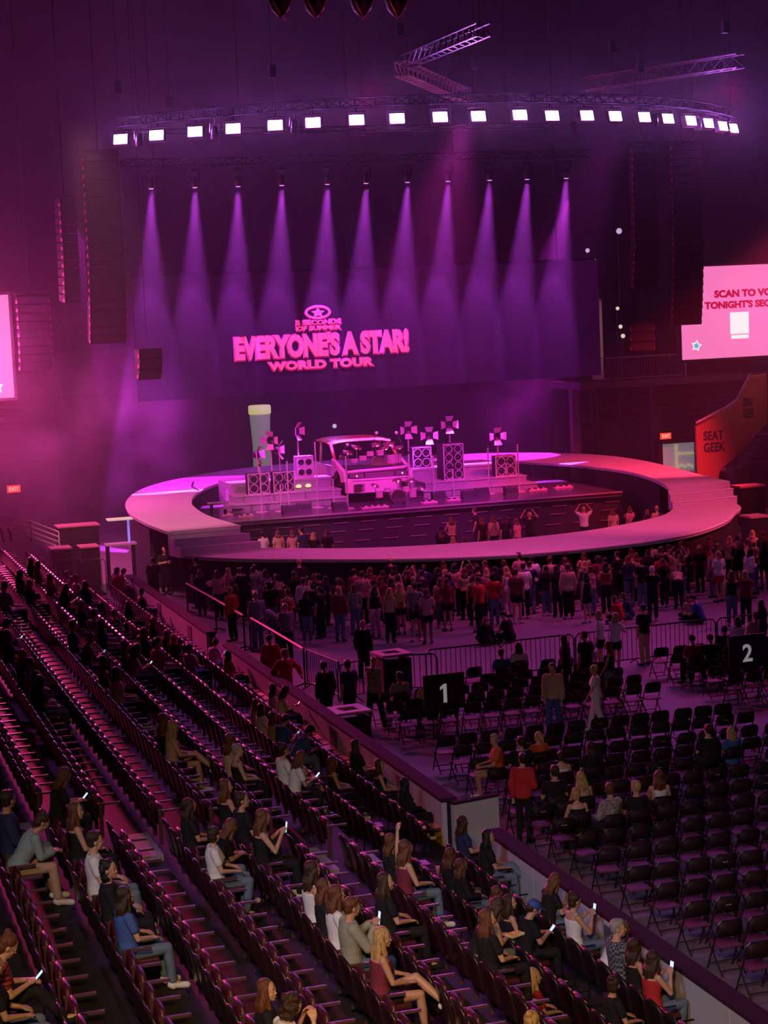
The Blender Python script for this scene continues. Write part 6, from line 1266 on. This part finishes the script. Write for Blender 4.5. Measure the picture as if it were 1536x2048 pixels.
# ------------------------------------------------------------------ people
# A figure faces +Y, origin on the ground (standing) or on the floor below the hips (seated).
V3 = lambda *a: Vector(a)
def mirror(p): return Vector((-p.x, p.y, p.z))
def pose_joints(kind, seed=0):
    J = {}
    r = random.Random(seed)
    seated = kind in ('s', 'p', 'q', 'f', 'x', 'xp', 'u', 'h2', 'n')
    lean = {'p': 0.16, 'f': 0.55, 'b': 1.05, 's': -0.06, 'x': 0.05, 'xp': 0.22, 'u': 0.0, 'q': -0.02, 'h2': 0.12, 'n': 0.05}.get(kind, 0.02)
    if kind == 'k': hip = V3(0, 0, 0.14); lean = 0.30
    elif seated: hip = V3(0, 0, 0.53)
    else: hip = V3(0, 0, 0.93)
    def up(d, f=0.0, x=0.0):     # point d above the hip along the leaning spine
        return hip + V3(x, sin(lean) * d + cos(lean) * f, cos(lean) * d - sin(lean) * f)
    J['hip'] = hip; J['waist'] = up(0.16, -0.005); J['chest'] = up(0.36, 0.01); J['shl'] = up(0.475); J['neck'] = up(0.545, 0.005)
    hl = lean * 0.6; nod = {'p': 0.45, 'f': 0.35, 'b': 0.5, 'h': 0.15, 'k': 0.4, 'xp': 0.5, 'q': 0.12, 'h2': 0.3}.get(kind, 0.0)
    J['nod'] = hl + nod; J['turn'] = {0: 0.0, 1: 0.6, 2: -0.6}[seed % 3] if kind not in ('p', 'xp', 'q', 'f') else 0.0
    J['head'] = J['neck'] + V3(0, 0.035 + sin(hl + nod) * 0.07, cos(hl + nod) * 0.125)
    sw = 0.175
    for s, k in ((-1, 'L'), (1, 'R')):
        J['sh' + k] = up(0.465, 0.0, s * sw)
        J['hp' + k] = hip + V3(s * 0.085, 0, -0.02)
        # arms
        S = J['sh' + k]
        e = S + V3(s * 0.05, -0.02, -0.29); w = e + V3(-s * 0.01, 0.07, -0.24)
        if seated or kind == 'k': e = S + V3(s * 0.05, 0.08 + 0.1 * sin(lean), -0.26); w = e + V3(-s * 0.09, 0.22, -0.04)
        if kind in ('p', 'xp'): e = S + V3(s * 0.04, 0.08, -0.25); w = V3(s * 0.05, e.y + 0.20, e.z + 0.05)
        if kind == 'h' or kind == 'q': e = S + V3(s * 0.06, 0.14, -0.23); w = V3(s * 0.07, e.y + 0.15, e.z + 0.20)
        if kind == 'h2': e = S + V3(s * 0.05, 0.20, -0.20); w = V3(s * 0.10, e.y + 0.05, e.z + 0.24)
        if kind == 'f': e = V3(s * 0.17, 0.30, 0.68); w = V3(s * 0.06, 0.48, 0.70)
        if kind == 'c': e = S + V3(s * 0.06, 0.06, -0.27); w = V3(-s * 0.08, S.y + 0.20, e.z + 0.06 + 0.03 * s)
        if kind == 'e': e = S + V3(s * 0.20, 0.02, -0.20); w = e + V3(-s * 0.05, 0.16, -0.13)
        if kind == 'a': e = S + V3(s * 0.17, 0.05, 0.12); w = e + V3(-s * 0.14, 0.03, 0.20)
        if kind == 'u' and s < 0: e = S + V3(-0.16, 0.08, 0.10); w = e + V3(-0.03, 0.03, 0.25)
        if kind == 'b': e = S + V3(s * 0.03, 0.05, -0.27); w = e + V3(0, 0.10, -0.22)
        if kind == 'w': e = S + V3(s * 0.04, -0.07 * s, -0.28); w = e + V3(0, 0.08 - 0.06 * s, -0.23)
        if kind == 'd' and seed % 2 and s > 0: w = V3(s * 0.15, e.y + 0.16, e.z + 0.04)
        J['el' + k] = e; J['wr' + k] = w
        # legs
        if seated:
            sp = 0.13 + (0.04 if kind == 'f' else 0)
            kn = V3(s * sp, 0.44, 0.53); an = V3(s * (sp - 0.01), 0.44 - (0.06 if seed % 2 else -0.05), 0.09)
            if kind in ('x', 'xp') and s < 0: kn = V3(-0.02, 0.44, 0.68); an = V3(0.20 if kind == 'x' else 0.14, 0.70, 0.42)
            J['kn' + k] = kn; J['an' + k] = an
            J['to' + k] = an + (V3(0.05, 0.15, 0.0) if kind in ('x', 'xp') and s < 0 else V3(s * 0.02, 0.15, -0.05))
        elif kind == 'k':
            J['kn' + k] = V3(s * 0.28, 0.30, 0.22); J['an' + k] = V3(-s * 0.10, 0.36, 0.08); J['to' + k] = J['an' + k] + V3(-s * 0.13, 0.05, -0.02)
        else:
            st = 0.16 if kind == 'w' else 0.0
            J['kn' + k] = V3(s * 0.095, 0.03 + st * s * 0.6, 0.50); J['an' + k] = V3(s * 0.10, -0.03 + st * s * 1.5, 0.085)
            J['to' + k] = J['an' + k] + V3(s * 0.03, 0.15, -0.045)
    return J
def seg(mb, a, b, ra, rb, n=10):
    a, b = Vector(a), Vector(b); d = b - a; L = d.length
    if L < 1e-5: mb.ball(a, ra, n, 7); return
    q = d.normalized().to_track_quat('Z', 'X').to_matrix().to_4x4(); M = Matrix.Translation(a) @ q
    prof = []
    for i in range(4): t = pi / 2 * i / 3.5; prof.append((max(ra * sin(t), 0.0005), -ra * cos(t)))
    for t in (0.0, 0.33, 0.66, 1.0): prof.append((ra + (rb - ra) * t, L * t))
    for i in (2.5, 1.5, 0.5): t = pi / 2 * i / 3.5; prof.append((max(rb * sin(t), 0.0005), L + rb * cos(t)))
    mb.lathe(prof, n=n, M=M)
def loft(mb, rings, n=16):
    vs = []
    for (c, rx, ry, tilt) in rings:
        for j in range(n):
            t = 2 * pi * j / n; p = Vector((rx * cos(t), ry * sin(t), 0)); p = Matrix.Rotation(-tilt, 3, 'X') @ p; vs.append(p + c)
    k = len(rings); fs = [(i*n+j, i*n+(j+1) % n, (i+1)*n+(j+1) % n, (i+1)*n+j) for i in range(k-1) for j in range(n)]
    fs += [tuple(range(n))[::-1], tuple((k-1)*n+j for j in range(n))]
    mb.add(vs, fs)
_tmp = bpy.data.scenes.new('workshop')
def solid(mb, name, vox, smooth=2, fac=0.5):
    me = bpy.data.meshes.new(name); me.from_pydata(mb.v, [], mb.f)
    bm = bmesh.new(); bm.from_mesh(me); bmesh.ops.recalc_face_normals(bm, faces=bm.faces); bm.to_mesh(me); bm.free()
    ob = bpy.data.objects.new(name, me); _tmp.collection.objects.link(ob)
    md = ob.modifiers.new('r', 'REMESH'); md.mode = 'VOXEL'; md.voxel_size = vox; md.use_smooth_shade = True
    if smooth: ms = ob.modifiers.new('s', 'SMOOTH'); ms.iterations = smooth; ms.factor = fac
    with bpy.context.temp_override(scene=_tmp, view_layer=_tmp.view_layers[0]):
        dg = bpy.context.evaluated_depsgraph_get(); dg.update()
        out = bpy.data.meshes.new_from_object(ob.evaluated_get(dg)); out.name = name
    bpy.data.objects.remove(ob); bpy.data.meshes.remove(me)
    out.polygons.foreach_set('use_smooth', [True] * len(out.polygons))
    out.materials.clear(); out.materials.append(M_black)
    return out
def torso(mb, J, g, fem, low=-0.07, top=True, tilt=0.0):
    l = J['hip']; up_ = (J['shl'] - J['hip']).normalized(); sp = math.atan2(up_.y, up_.z)
    P = lambda d, f=0.0: l + up_ * d + Vector((0, f * cos(sp), -f * sin(sp)))
    hw = 0.165 if fem else 0.155; ww = 0.125 if fem else 0.145; cw = 0.150 if fem else 0.172
    R_ = [(P(low), hw * 0.80 + g, 0.105 + g, sp), (P(low + 0.05), hw + g, 0.12 + g, sp), (P(0.05), hw * 0.98 + g, 0.118 + g, sp), (P(0.15), ww + g, 0.095 + g, sp), (P(0.24, 0.005), ww * 1.04 + g, 0.10 + g, sp),
          (P(0.34, 0.02 if fem else 0.01), cw + g, (0.125 if fem else 0.115) + g, sp), (P(0.42, 0.005), cw * 1.04 + g, 0.105 + g, sp)]
    if top: R_ += [(P(0.48), cw * 0.95 + g, 0.075 + g, sp), (P(0.515), 0.085 + g, 0.06 + g, sp)]
    loft(mb, R_)
def headM(J): return Matrix.Translation(J['head']) @ Matrix.Rotation(J['turn'], 4, 'Z') @ Matrix.Rotation(-J['nod'], 4, 'X')
def hball(mb, M, c, r, n=10, m=7):
    t = MB(); t.ball((0, 0, 0), r, n, m); mb.add([M @ (Vector(v) + Vector(c)) for v in t.v], t.f)
def body_mesh(kind, seed, fem, hd):
    J = pose_joints(kind, seed); mb = MB(); q = 0.92 if fem else 1.05
    torso(mb, J, 0.0, fem)
    seg(mb, J['shl'] + V3(0, 0, 0.02), J['head'] + V3(0, -0.01, -0.05), 0.055 * q, 0.050 * q)
    M = headM(J)
    hball(mb, M, (0, -0.008, 0.025), (0.076, 0.094, 0.098), 16, 12); hball(mb, M, (0, 0.028, -0.035), (0.055, 0.062, 0.075), 14, 10)
    hball(mb, M, (0, 0.062, -0.085), (0.026, 0.022, 0.020)); 
    if hd:
        hball(mb, M, (0, 0.094, -0.022), (0.011, 0.018, 0.012)); hball(mb, M, (0, 0.086, 0.002), (0.008, 0.012, 0.024))
        hball(mb, M, (0, 0.080, -0.055), (0.023, 0.012, 0.007)); hball(mb, M, (0, 0.077, -0.066), (0.019, 0.012, 0.007))
        for s in (-1, 1): hball(mb, M, (s * 0.03, 0.078, 0.026), (0.020, 0.010, 0.007)); hball(mb, M, (s * 0.076, -0.002, -0.01), (0.010, 0.020, 0.030)); hball(mb, M, (s * 0.036, 0.066, -0.03), (0.018, 0.014, 0.018))
    for s, k in ((-1, 'L'), (1, 'R')):
        S, E, Wr = J['sh' + k], J['el' + k], J['wr' + k]
        seg(mb, S + V3(-s * 0.02, 0, -0.01), E, 0.052 * q, 0.038 * q); seg(mb, E, Wr, 0.039 * q, 0.026 * q)
        d = (Wr - E).normalized(); side = d.cross(V3(0, 0, 1)); side = side.normalized() if side.length > 0.2 else V3(1, 0, 0); nn = side.cross(d).normalized()
        if not hd:
            seg(mb, Wr, Wr + d * 0.09, 0.028, 0.034, 8); seg(mb, Wr + d * 0.10, Wr + d * 0.15 - nn * 0.02, 0.032, 0.022, 8)
        else:
            palm = Wr + d * 0.055
            for j in range(4):
                o = side * (-0.030 + 0.020 * j); seg(mb, Wr + o * 0.5, palm + o, 0.017, 0.0135, 8)
                L = (0.034, 0.041, 0.038, 0.030)[j]
                p0 = palm + o; p1 = p0 + d * L - nn * 0.008; p2 = p1 + d * L * 0.6 - nn * L * 0.55; p3 = p2 + d * L * 0.15 - nn * L * 0.5
                seg(mb, p0, p1, 0.0105, 0.0095, 8); seg(mb, p1, p2, 0.0095, 0.0085, 8); seg(mb, p2, p3, 0.0085, 0.0075, 8)
            t0 = Wr + d * 0.02 + side * s * -0.022; t1 = t0 + d * 0.035 - side * s * 0.026 - nn * 0.006; t2 = t1 + d * 0.03 - side * s * 0.004 - nn * 0.008
            seg(mb, t0, t1, 0.013, 0.011, 8); seg(mb, t1, t2, 0.011, 0.009, 8)
        seg(mb, J['hp' + k], J['kn' + k], 0.085 * (1.02 if fem else 1), 0.055); seg(mb, J['kn' + k], J['an' + k].lerp(J['kn' + k], 0.62), 0.052, 0.055); seg(mb, J['an' + k].lerp(J['kn' + k], 0.62), J['an' + k], 0.055, 0.034)
        seg(mb, J['an' + k], J['to' + k], 0.036, 0.030)
    return solid(mb, 'body', 0.0068 if hd == 2 else (0.0105 if hd else 0.026), 2 if hd else 1)
def top_mesh(kind, seed, fem, hd, style):
    J = pose_joints(kind, seed); mb = MB(); g = 0.012 if hd else 0.022; q = 0.92 if fem else 1.05
    if style == 'tank': 
        torso(mb, J, g, fem, 0.0, False)
        for s, k in ((-1, 'L'), (1, 'R')): seg(mb, J['chest'] + V3(s * 0.09, 0.0, 0.03), J['shl'] + V3(s * 0.085, 0, 0.012), 0.06, 0.032)
    else:
        torso(mb, J, g + (0.012 if style in ('shirt', 'jacket') else 0.004), fem, -0.06 if kind != 'b' else -0.02)
        fr = {'tee': 0.55, 'jersey': 0.6, 'shirt': 1.0, 'jacket': 1.0}[style]; gs = g + (0.012 if fr == 1.0 else 0.006)
        for s, k in ((-1, 'L'), (1, 'R')):
            S, E, Wr = J['sh' + k], J['el' + k], J['wr' + k]
            a = S.lerp(E, fr if fr < 1 else 1.0)
            seg(mb, S + V3(-s * 0.02, 0, -0.01), a, 0.052 * q + gs, (0.052 + (0.038 - 0.052) * fr) * q + gs)
            if fr == 1.0: seg(mb, E, E.lerp(Wr, 0.86), 0.039 * q + gs, 0.028 + gs)
    return solid(mb, 'top', 0.010 if hd == 2 else (0.013 if hd else 0.028), 2 if hd else 1)
def pants_mesh(kind, seed, fem, hd, style):
    J = pose_joints(kind, seed); mb = MB(); g = 0.009 if hd else 0.018
    l = J['hip']; up_ = (J['shl'] - J['hip']).normalized(); sp = math.atan2(up_.y, up_.z)
    hw = 0.165 if fem else 0.155
    loft(mb, [(l + up_ * d, w + g, y + g, sp) for d, w, y in ((-0.09, hw * 0.75, 0.10), (-0.04, hw, 0.12), (0.04, hw, 0.119), (0.09, hw * 0.9, 0.105))])
    for s, k in ((-1, 'L'), (1, 'R')):
        H, K, A = J['hp' + k], J['kn' + k], J['an' + k]
        if style == 'shorts': seg(mb, H, H.lerp(K, 0.42), 0.087 + g + 0.006, 0.078 + g + 0.008)
        else: seg(mb, H, K, 0.087 + g, 0.058 + g); m_ = A.lerp(K, 0.62); seg(mb, K, m_, 0.056 + g, 0.058 + g); seg(mb, m_, A.lerp(K, 0.08), 0.058 + g, 0.040 + g + 0.006)
    return solid(mb, 'trousers', 0.012 if hd == 2 else (0.014 if hd else 0.028), 2 if hd else 1)
def shoe_mesh(kind, seed, hd, side):
    J = pose_joints(kind, seed); mb = MB()
    for k in side:
        a, t = J['an' + k], J['to' + k]; d = (t - a).normalized()
        seg(mb, a + V3(0, 0, -0.035) - d * 0.03, t + d * 0.02 + V3(0, 0, 0.0), 0.045, 0.042); seg(mb, a - V3(0, 0, 0.01), a - V3(0, 0, 0.04), 0.046, 0.048)
    return solid(mb, 'shoe', 0.010 if hd else 0.028, 1)
def hair_mesh(kind, seed, style, hd):
    J = pose_joints(kind, seed); mb = MB(); M = headM(J); n = J['neck']; r = random.Random(seed * 7 + len(style))
    hball(mb, M, (0, -0.022, 0.042), (0.087, 0.094, 0.094), 14, 10)
    if style in 'LCBPG':
        hball(mb, M, (0, -0.05, -0.02), (0.082, 0.062, 0.085), 12, 8)
    if style == 'S': hball(mb, M, (0, -0.045, -0.005), (0.080, 0.062, 0.075), 12, 8); hball(mb, M, (0, 0.035, 0.098), (0.06, 0.05, 0.03))
    if style == 'L':
        sp = (J['chest'] - J['shl']).normalized()
        for j in range(7):
            u = -1 + j / 3.0; a = M @ Vector((u * 0.072, -0.045 + 0.035 * abs(u) ** 2, 0.0)); b = n + V3(u * 0.085, -0.075 + 0.035 * abs(u), 0.0); c = b + sp * (0.22 + 0.05 * r.random()) + V3(u * 0.02, -0.035, 0)
            seg(mb, a, b, 0.036, 0.038, 8); seg(mb, b, c, 0.038, 0.018, 8)
        for s in (-1, 1): seg(mb, M @ Vector((s * 0.078, 0.02, 0.03)), n + V3(s * 0.095, 0.035, -0.05), 0.022, 0.030, 8)
    if style == 'C':
        for j in range(26): a = r.random() * 6.28; z = r.uniform(-0.12, 0.11); rr = 0.095 * math.sqrt(max(0.05, 1 - (z / 0.16) ** 2)); hball(mb, M, (rr * cos(a), -0.03 + rr * 0.8 * min(sin(a), 0.3), z), 0.036, 8, 6)
    if style == 'B': hball(mb, M, (0, -0.075, 0.115), (0.042, 0.042, 0.040), 10, 8)
    if style == 'P':
        a = M @ Vector((0, -0.10, 0.05)); b = a + V3(0, -0.055, -0.07); c = b + V3(0, 0.01, -0.17); seg(mb, a, b, 0.026, 0.032, 8); seg(mb, b, c, 0.032, 0.014, 8)
    return solid(mb, 'hair', 0.010 if hd else 0.024, 1)
def cap_mesh(kind, seed):
    J = pose_joints(kind, seed); mb = MB(); M = headM(J); hball(mb, M, (0, -0.01, 0.048), (0.094, 0.108, 0.088), 16, 10)
    t = MB().box(-0.07, 0.07, 0.06, 0.17, 0.045, 0.060); mb.add([M @ Vector(v) for v in t.v], t.f)
    return solid(mb, 'cap', 0.009, 2)
_cache = {}
def cached(key, fn):
    if key not in _cache: _cache[key] = fn()
    return _cache[key]
CLR = dict(black=(0.018, 0.016, 0.02), white=(0.72, 0.72, 0.76), grey=(0.20, 0.21, 0.24), red=(0.50, 0.03, 0.04), orange=(0.62, 0.12, 0.04), teal=(0.30, 0.42, 0.44), blue=(0.06, 0.12, 0.38), pink=(0.55, 0.25, 0.32), tan=(0.52, 0.36, 0.26),
           maroon=(0.20, 0.03, 0.06), yellowgreen=(0.42, 0.42, 0.10), navy=(0.03, 0.04, 0.11), sage=(0.30, 0.31, 0.25), jeans=(0.13, 0.19, 0.28))
def cloth(c):
    if c in CLR: return mat('cloth_' + c, CLR[c], 0.85, noise=0.12, scale=18, spec=0.2)
    key = 'cloth_' + c
    if key in MATS: return MATS[key]
    m = bpy.data.materials.new(key); m.use_nodes = True; nt = m.node_tree; b = nt.nodes['Principled BSDF']; b.inputs['Roughness'].default_value = 0.85
    tc = nt.nodes.new('ShaderNodeTexCoord'); mr = nt.nodes.new('ShaderNodeMix'); mr.data_type = 'RGBA'
    A, B, kind = {'redstripe': ((0.50, 0.04, 0.03), (0.03, 0.01, 0.015), 'w'), 'stripe': ((0.5, 0.5, 0.5), (0.03, 0.03, 0.04), 'w'), 'plaid': ((0.16, 0.20, 0.26), (0.03, 0.03, 0.04), 'c'),
                  'plaidshorts': ((0.70, 0.45, 0.38), (0.45, 0.30, 0.25), 'c'), 'floral': ((0.5, 0.42, 0.42), (0.10, 0.07, 0.10), 'n')}[c]
    if kind == 'w': t = nt.nodes.new('ShaderNodeTexWave'); t.bands_direction = 'Z'; t.inputs['Scale'].default_value = 7
    elif kind == 'c': t = nt.nodes.new('ShaderNodeTexChecker'); t.inputs['Scale'].default_value = 28
    else: t = nt.nodes.new('ShaderNodeTexVoronoi'); t.inputs['Scale'].default_value = 16
    nt.links.new(tc.outputs['Object'], t.inputs['Vector']); nt.links.new(t.outputs['Fac' if kind != 'n' else 'Distance'], mr.inputs['Factor'])
    mr.inputs['A'].default_value = (*B, 1); mr.inputs['B'].default_value = (*A, 1); nt.links.new(mr.outputs['Result'], b.inputs['Base Color']); MATS[key] = m
    return m
M_skin = [mat('skin_a', (0.58, 0.34, 0.24), 0.5), mat('skin_b', (0.50, 0.28, 0.19), 0.5), mat('skin_c', (0.20, 0.10, 0.065), 0.5)]
def hairmat(name, c):
    m = mat(name, c, 0.42); nt = m.node_tree; b = nt.nodes['Principled BSDF']; tc = nt.nodes.new('ShaderNodeTexCoord'); mp = nt.nodes.new('ShaderNodeMapping'); mp.inputs['Scale'].default_value = (95, 95, 7)
    n = nt.nodes.new('ShaderNodeTexNoise'); n.inputs['Scale'].default_value = 1.0; n.inputs['Detail'].default_value = 3; nt.links.new(tc.outputs['Object'], mp.inputs['Vector']); nt.links.new(mp.outputs[0], n.inputs['Vector'])
    r = nt.nodes.new('ShaderNodeMapRange'); r.inputs['From Min'].default_value = 0.3; r.inputs['From Max'].default_value = 0.7; r.inputs['To Min'].default_value = 0.35; r.inputs['To Max'].default_value = 1.7
    v = nt.nodes.new('ShaderNodeVectorMath'); v.operation = 'SCALE'; v.inputs[0].default_value = c; nt.links.new(n.outputs['Fac'], r.inputs['Value']); nt.links.new(r.outputs[0], v.inputs['Scale']); nt.links.new(v.outputs[0], b.inputs['Base Color'])
    bp = nt.nodes.new('ShaderNodeBump'); bp.inputs['Strength'].default_value = 0.8; bp.inputs['Distance'].default_value = 0.02; nt.links.new(n.outputs['Fac'], bp.inputs['Height']); nt.links.new(bp.outputs[0], b.inputs['Normal'])
    return m
HAIRM = {'k': hairmat('hair_black', (0.012, 0.009, 0.009)), 'd': hairmat('hair_dark_brown', (0.045, 0.022, 0.014)), 'r': hairmat('hair_red_brown', (0.13, 0.045, 0.022)),
         'b': hairmat('hair_blond', (0.48, 0.30, 0.13)), 'g': hairmat('hair_grey', (0.30, 0.29, 0.28)), 'w': mat('cap_white', (0.7, 0.7, 0.7), 0.7), 'u': mat('cap_blue', (0.04, 0.09, 0.36), 0.7)}
M_phone = mat('phone_case', (0.02, 0.02, 0.02), 0.3); M_screen = mat('phone_screen', (0.02, 0.02, 0.02), 0.2, emit=(0.55, 0.75, 1.0), strength=1.3); M_screen2 = mat('phone_screen_dim', (0.02, 0.02, 0.02), 0.2, emit=(0.35, 0.42, 0.6), strength=0.8)
def wear(name, me, parent, m):
    o = link(name, me, parent); o.material_slots[0].link = 'OBJECT'; o.material_slots[0].material = m; return o
for idx, (zone, x, y, z, rz, pose, hair, hc, top, tc, bot, lab) in enumerate(PEOPLE):
    d = math.hypot(x, y); hd = 2 if (d < 27 and zone == 'R') else (1 if d < 38 else 0)
    kind = 'h2' if (pose == 'h' and zone == 'R') else pose
    fem = hair in 'LBCP' or top == 'tank'
    seed = idx % 3 if hd < 2 else idx % 3
    if kind in ('p', 'q', 'f', 'x', 'xp', 'u', 'h2', 'n', 'k', 'b', 'c', 'e', 'a', 'w'): seed = idx % 2 if not hd else idx % 3
    k0 = (kind, seed)
    p = wear('person', cached(('body',) + k0 + (fem, hd), lambda: body_mesh(kind, seed, fem, hd)), None, M_skin[2] if (idx % 23 == 5 and pose != 'x') else M_skin[idx % 2])
    if zone == 'R' : x -= 0.03
    p.location = (x, y, z); p.rotation_euler = (0, 0, R(rz)); s = (0.99 if fem else 1.05) * (1 + 0.03 * sin(idx * 5.1)); p.scale = (s, s, s)
    if zone == 'T': p.location = (x, y - 0.02, z)
    tag(p, lab, 'person', {'R': 'spectators seated in the stand', 'T': 'spectators on the floor chairs', 'K': 'spectators sitting on the floor', 'S': 'people standing on the arena floor'}[zone])
    tm = cloth(tc)
    wear('jacket' if top == 'jacket' else 'shirt', cached(('top',) + k0 + (fem, hd, top), lambda: top_mesh(kind, seed, fem, hd, top)), p, tm)
    sh = 'shorts' if 'shorts' in bot else 'long'
    bc = {'shorts': 'jeans' if idx % 2 else 'black', 'blackshorts': 'black', 'blueshorts': 'jeans', 'redshorts': 'red'}.get(bot, bot)
    wear('shorts' if sh == 'shorts' else 'trousers', cached(('pants',) + k0 + (fem, hd, sh), lambda: pants_mesh(kind, seed, fem, hd, sh)), p, cloth(bc))
    for sd in 'LR': wear('shoe', cached(('shoe', sd) + k0 + (hd,), lambda: shoe_mesh(kind, seed, hd, sd)), p, cloth('white' if idx % 3 == 0 or pose == 'x' else 'black'))
    if hair == 'H': wear('cap', cached(('cap',) + k0, lambda: cap_mesh(kind, seed)), p, HAIRM['u'])
    if hair != 'N':
        hs = 'S' if hair == 'H' else hair
        wear('hair', cached(('hair',) + k0 + (hs, hd > 0), lambda: hair_mesh(kind, seed, hs, hd > 0)), p, HAIRM['d'] if hair == 'H' else HAIRM[hc])
    if hd == 2:
        J = pose_joints(kind, seed); M = headM(J)
        for sgn in (-1, 1):
            e = MB(); hball(e, M, (sgn * 0.031, 0.076, 0.006), (0.013, 0.010, 0.008), 10, 8); eo = e.build('eye', mat('eye_white', (0.6, 0.58, 0.56), 0.2), p, smooth=True)
            e = MB(); hball(e, M, (sgn * 0.031, 0.084, 0.006), (0.006, 0.004, 0.006), 8, 6); e.build('iris', mat('eye_iris', (0.03, 0.02, 0.015), 0.2), eo, smooth=True)
            e = MB(); hball(e, M, (sgn * 0.031, 0.086, 0.030), (0.018, 0.006, 0.004), 8, 6); e.build('eyebrow', HAIRM['d'], p, smooth=True)
        e = MB(); hball(e, M, (0, 0.088, -0.060), (0.021, 0.006, 0.006), 10, 6); e.build('lips', mat('lips', (0.45, 0.12, 0.10), 0.5), p, smooth=True)
        if top == 'jersey':
            tt = txt('SOS', 1, -0.115, 0.115, J['chest'].z - 0.04, J['chest'].z + 0.05, J['chest'].y - 0.150, mat('jersey_letters', (0.6, 0.08, 0.12), 0.7), p, 0.03, 0.004); tt.rotation_euler = (0, 0, 0)
    if pose in ('p', 'q', 'xp') or (pose == 'h' and idx % 2 and zone == 'R'):
        J = pose_joints(kind, seed); h = (J['wrL'] + J['wrR']) / 2 + V3(0, 0.085, 0.03 if pose != 'q' else 0.06)
        tilt = {'p': -0.75, 'xp': -0.75, 'q': -0.15, 'h': -0.2}[pose]
        o = MB().box(-0.038, 0.038, -0.004, 0.004, -0.078, 0.078).build('phone', M_phone)
        o.matrix_world = Matrix.Translation((x, y, z)) @ Matrix.Rotation(R(rz), 4, 'Z') @ Matrix.Scale(s, 4) @ Matrix.Translation(h) @ Matrix.Rotation(tilt, 4, 'X')
        MB().box(-0.035, 0.035, -0.006, -0.0045, -0.073, 0.073).build('screen', M_screen if (hd or idx % 2) else M_screen2, o)
        tag(o, ' '.join(('phone of ' + lab.replace('with ', '').replace(' hair', '').replace(' in a bun', ' bun').replace(' up lit phone', '').replace('reading phone, ', '')).split()[:16]), 'phone', 'lit phones in the audience')
bpy.data.scenes.remove(_tmp)
print('CACHE', len(_cache), sum(len(m.polygons) for m in _cache.values()))
# small things people have with them
def cup(x, y, z, lab, col):
    o = MB().lathe([(0.032, 0), (0.045, 0.13), (0.047, 0.135), (0.043, 0.13), (0.03, 0.01)], n=16).build('paper_cup', mat('cup_' + lab.split()[0], col, 0.5), smooth=True); o.location = (x, y, z); tag(o, lab, 'cup')

cup(3.42, 24.2, 2.73, 'white paper cup standing on the floor behind the person in the blue tee', (0.8, 0.8, 0.82))
cup(9.75, 29.6, 0.95, 'pink paper cup on an armrest in the second row from the boards', (0.7, 0.3, 0.35))
tr = MB().box(-0.11, 0.11, -0.07, 0.07, 0, 0.03).build('food_tray', mat('tray_paper', (0.8, 0.75, 0.65), 0.6), bevel=0.006)
tq = [p for p in PEOPLE if p[5] == 'f' and p[6] == 'L' and p[8] == 'tank'][0]
tr.location = (tq[1] + 0.52, tq[2] - 0.02, tq[3] + 0.74); tr.rotation_euler = (0, 0, 0.4)
tag(tr, 'paper tray of orange food held by the leaning person in a black tank-top', 'food')
fd = MB(); _r = random.Random(5)
for k in range(14): fd.ball((_r.uniform(-0.08, 0.08), _r.uniform(-0.045, 0.045), 0.035), (0.022, 0.014, 0.012), 8, 5)
fd.build('chips', mat('chips', (0.75, 0.32, 0.07), 0.6), tr, smooth=True)
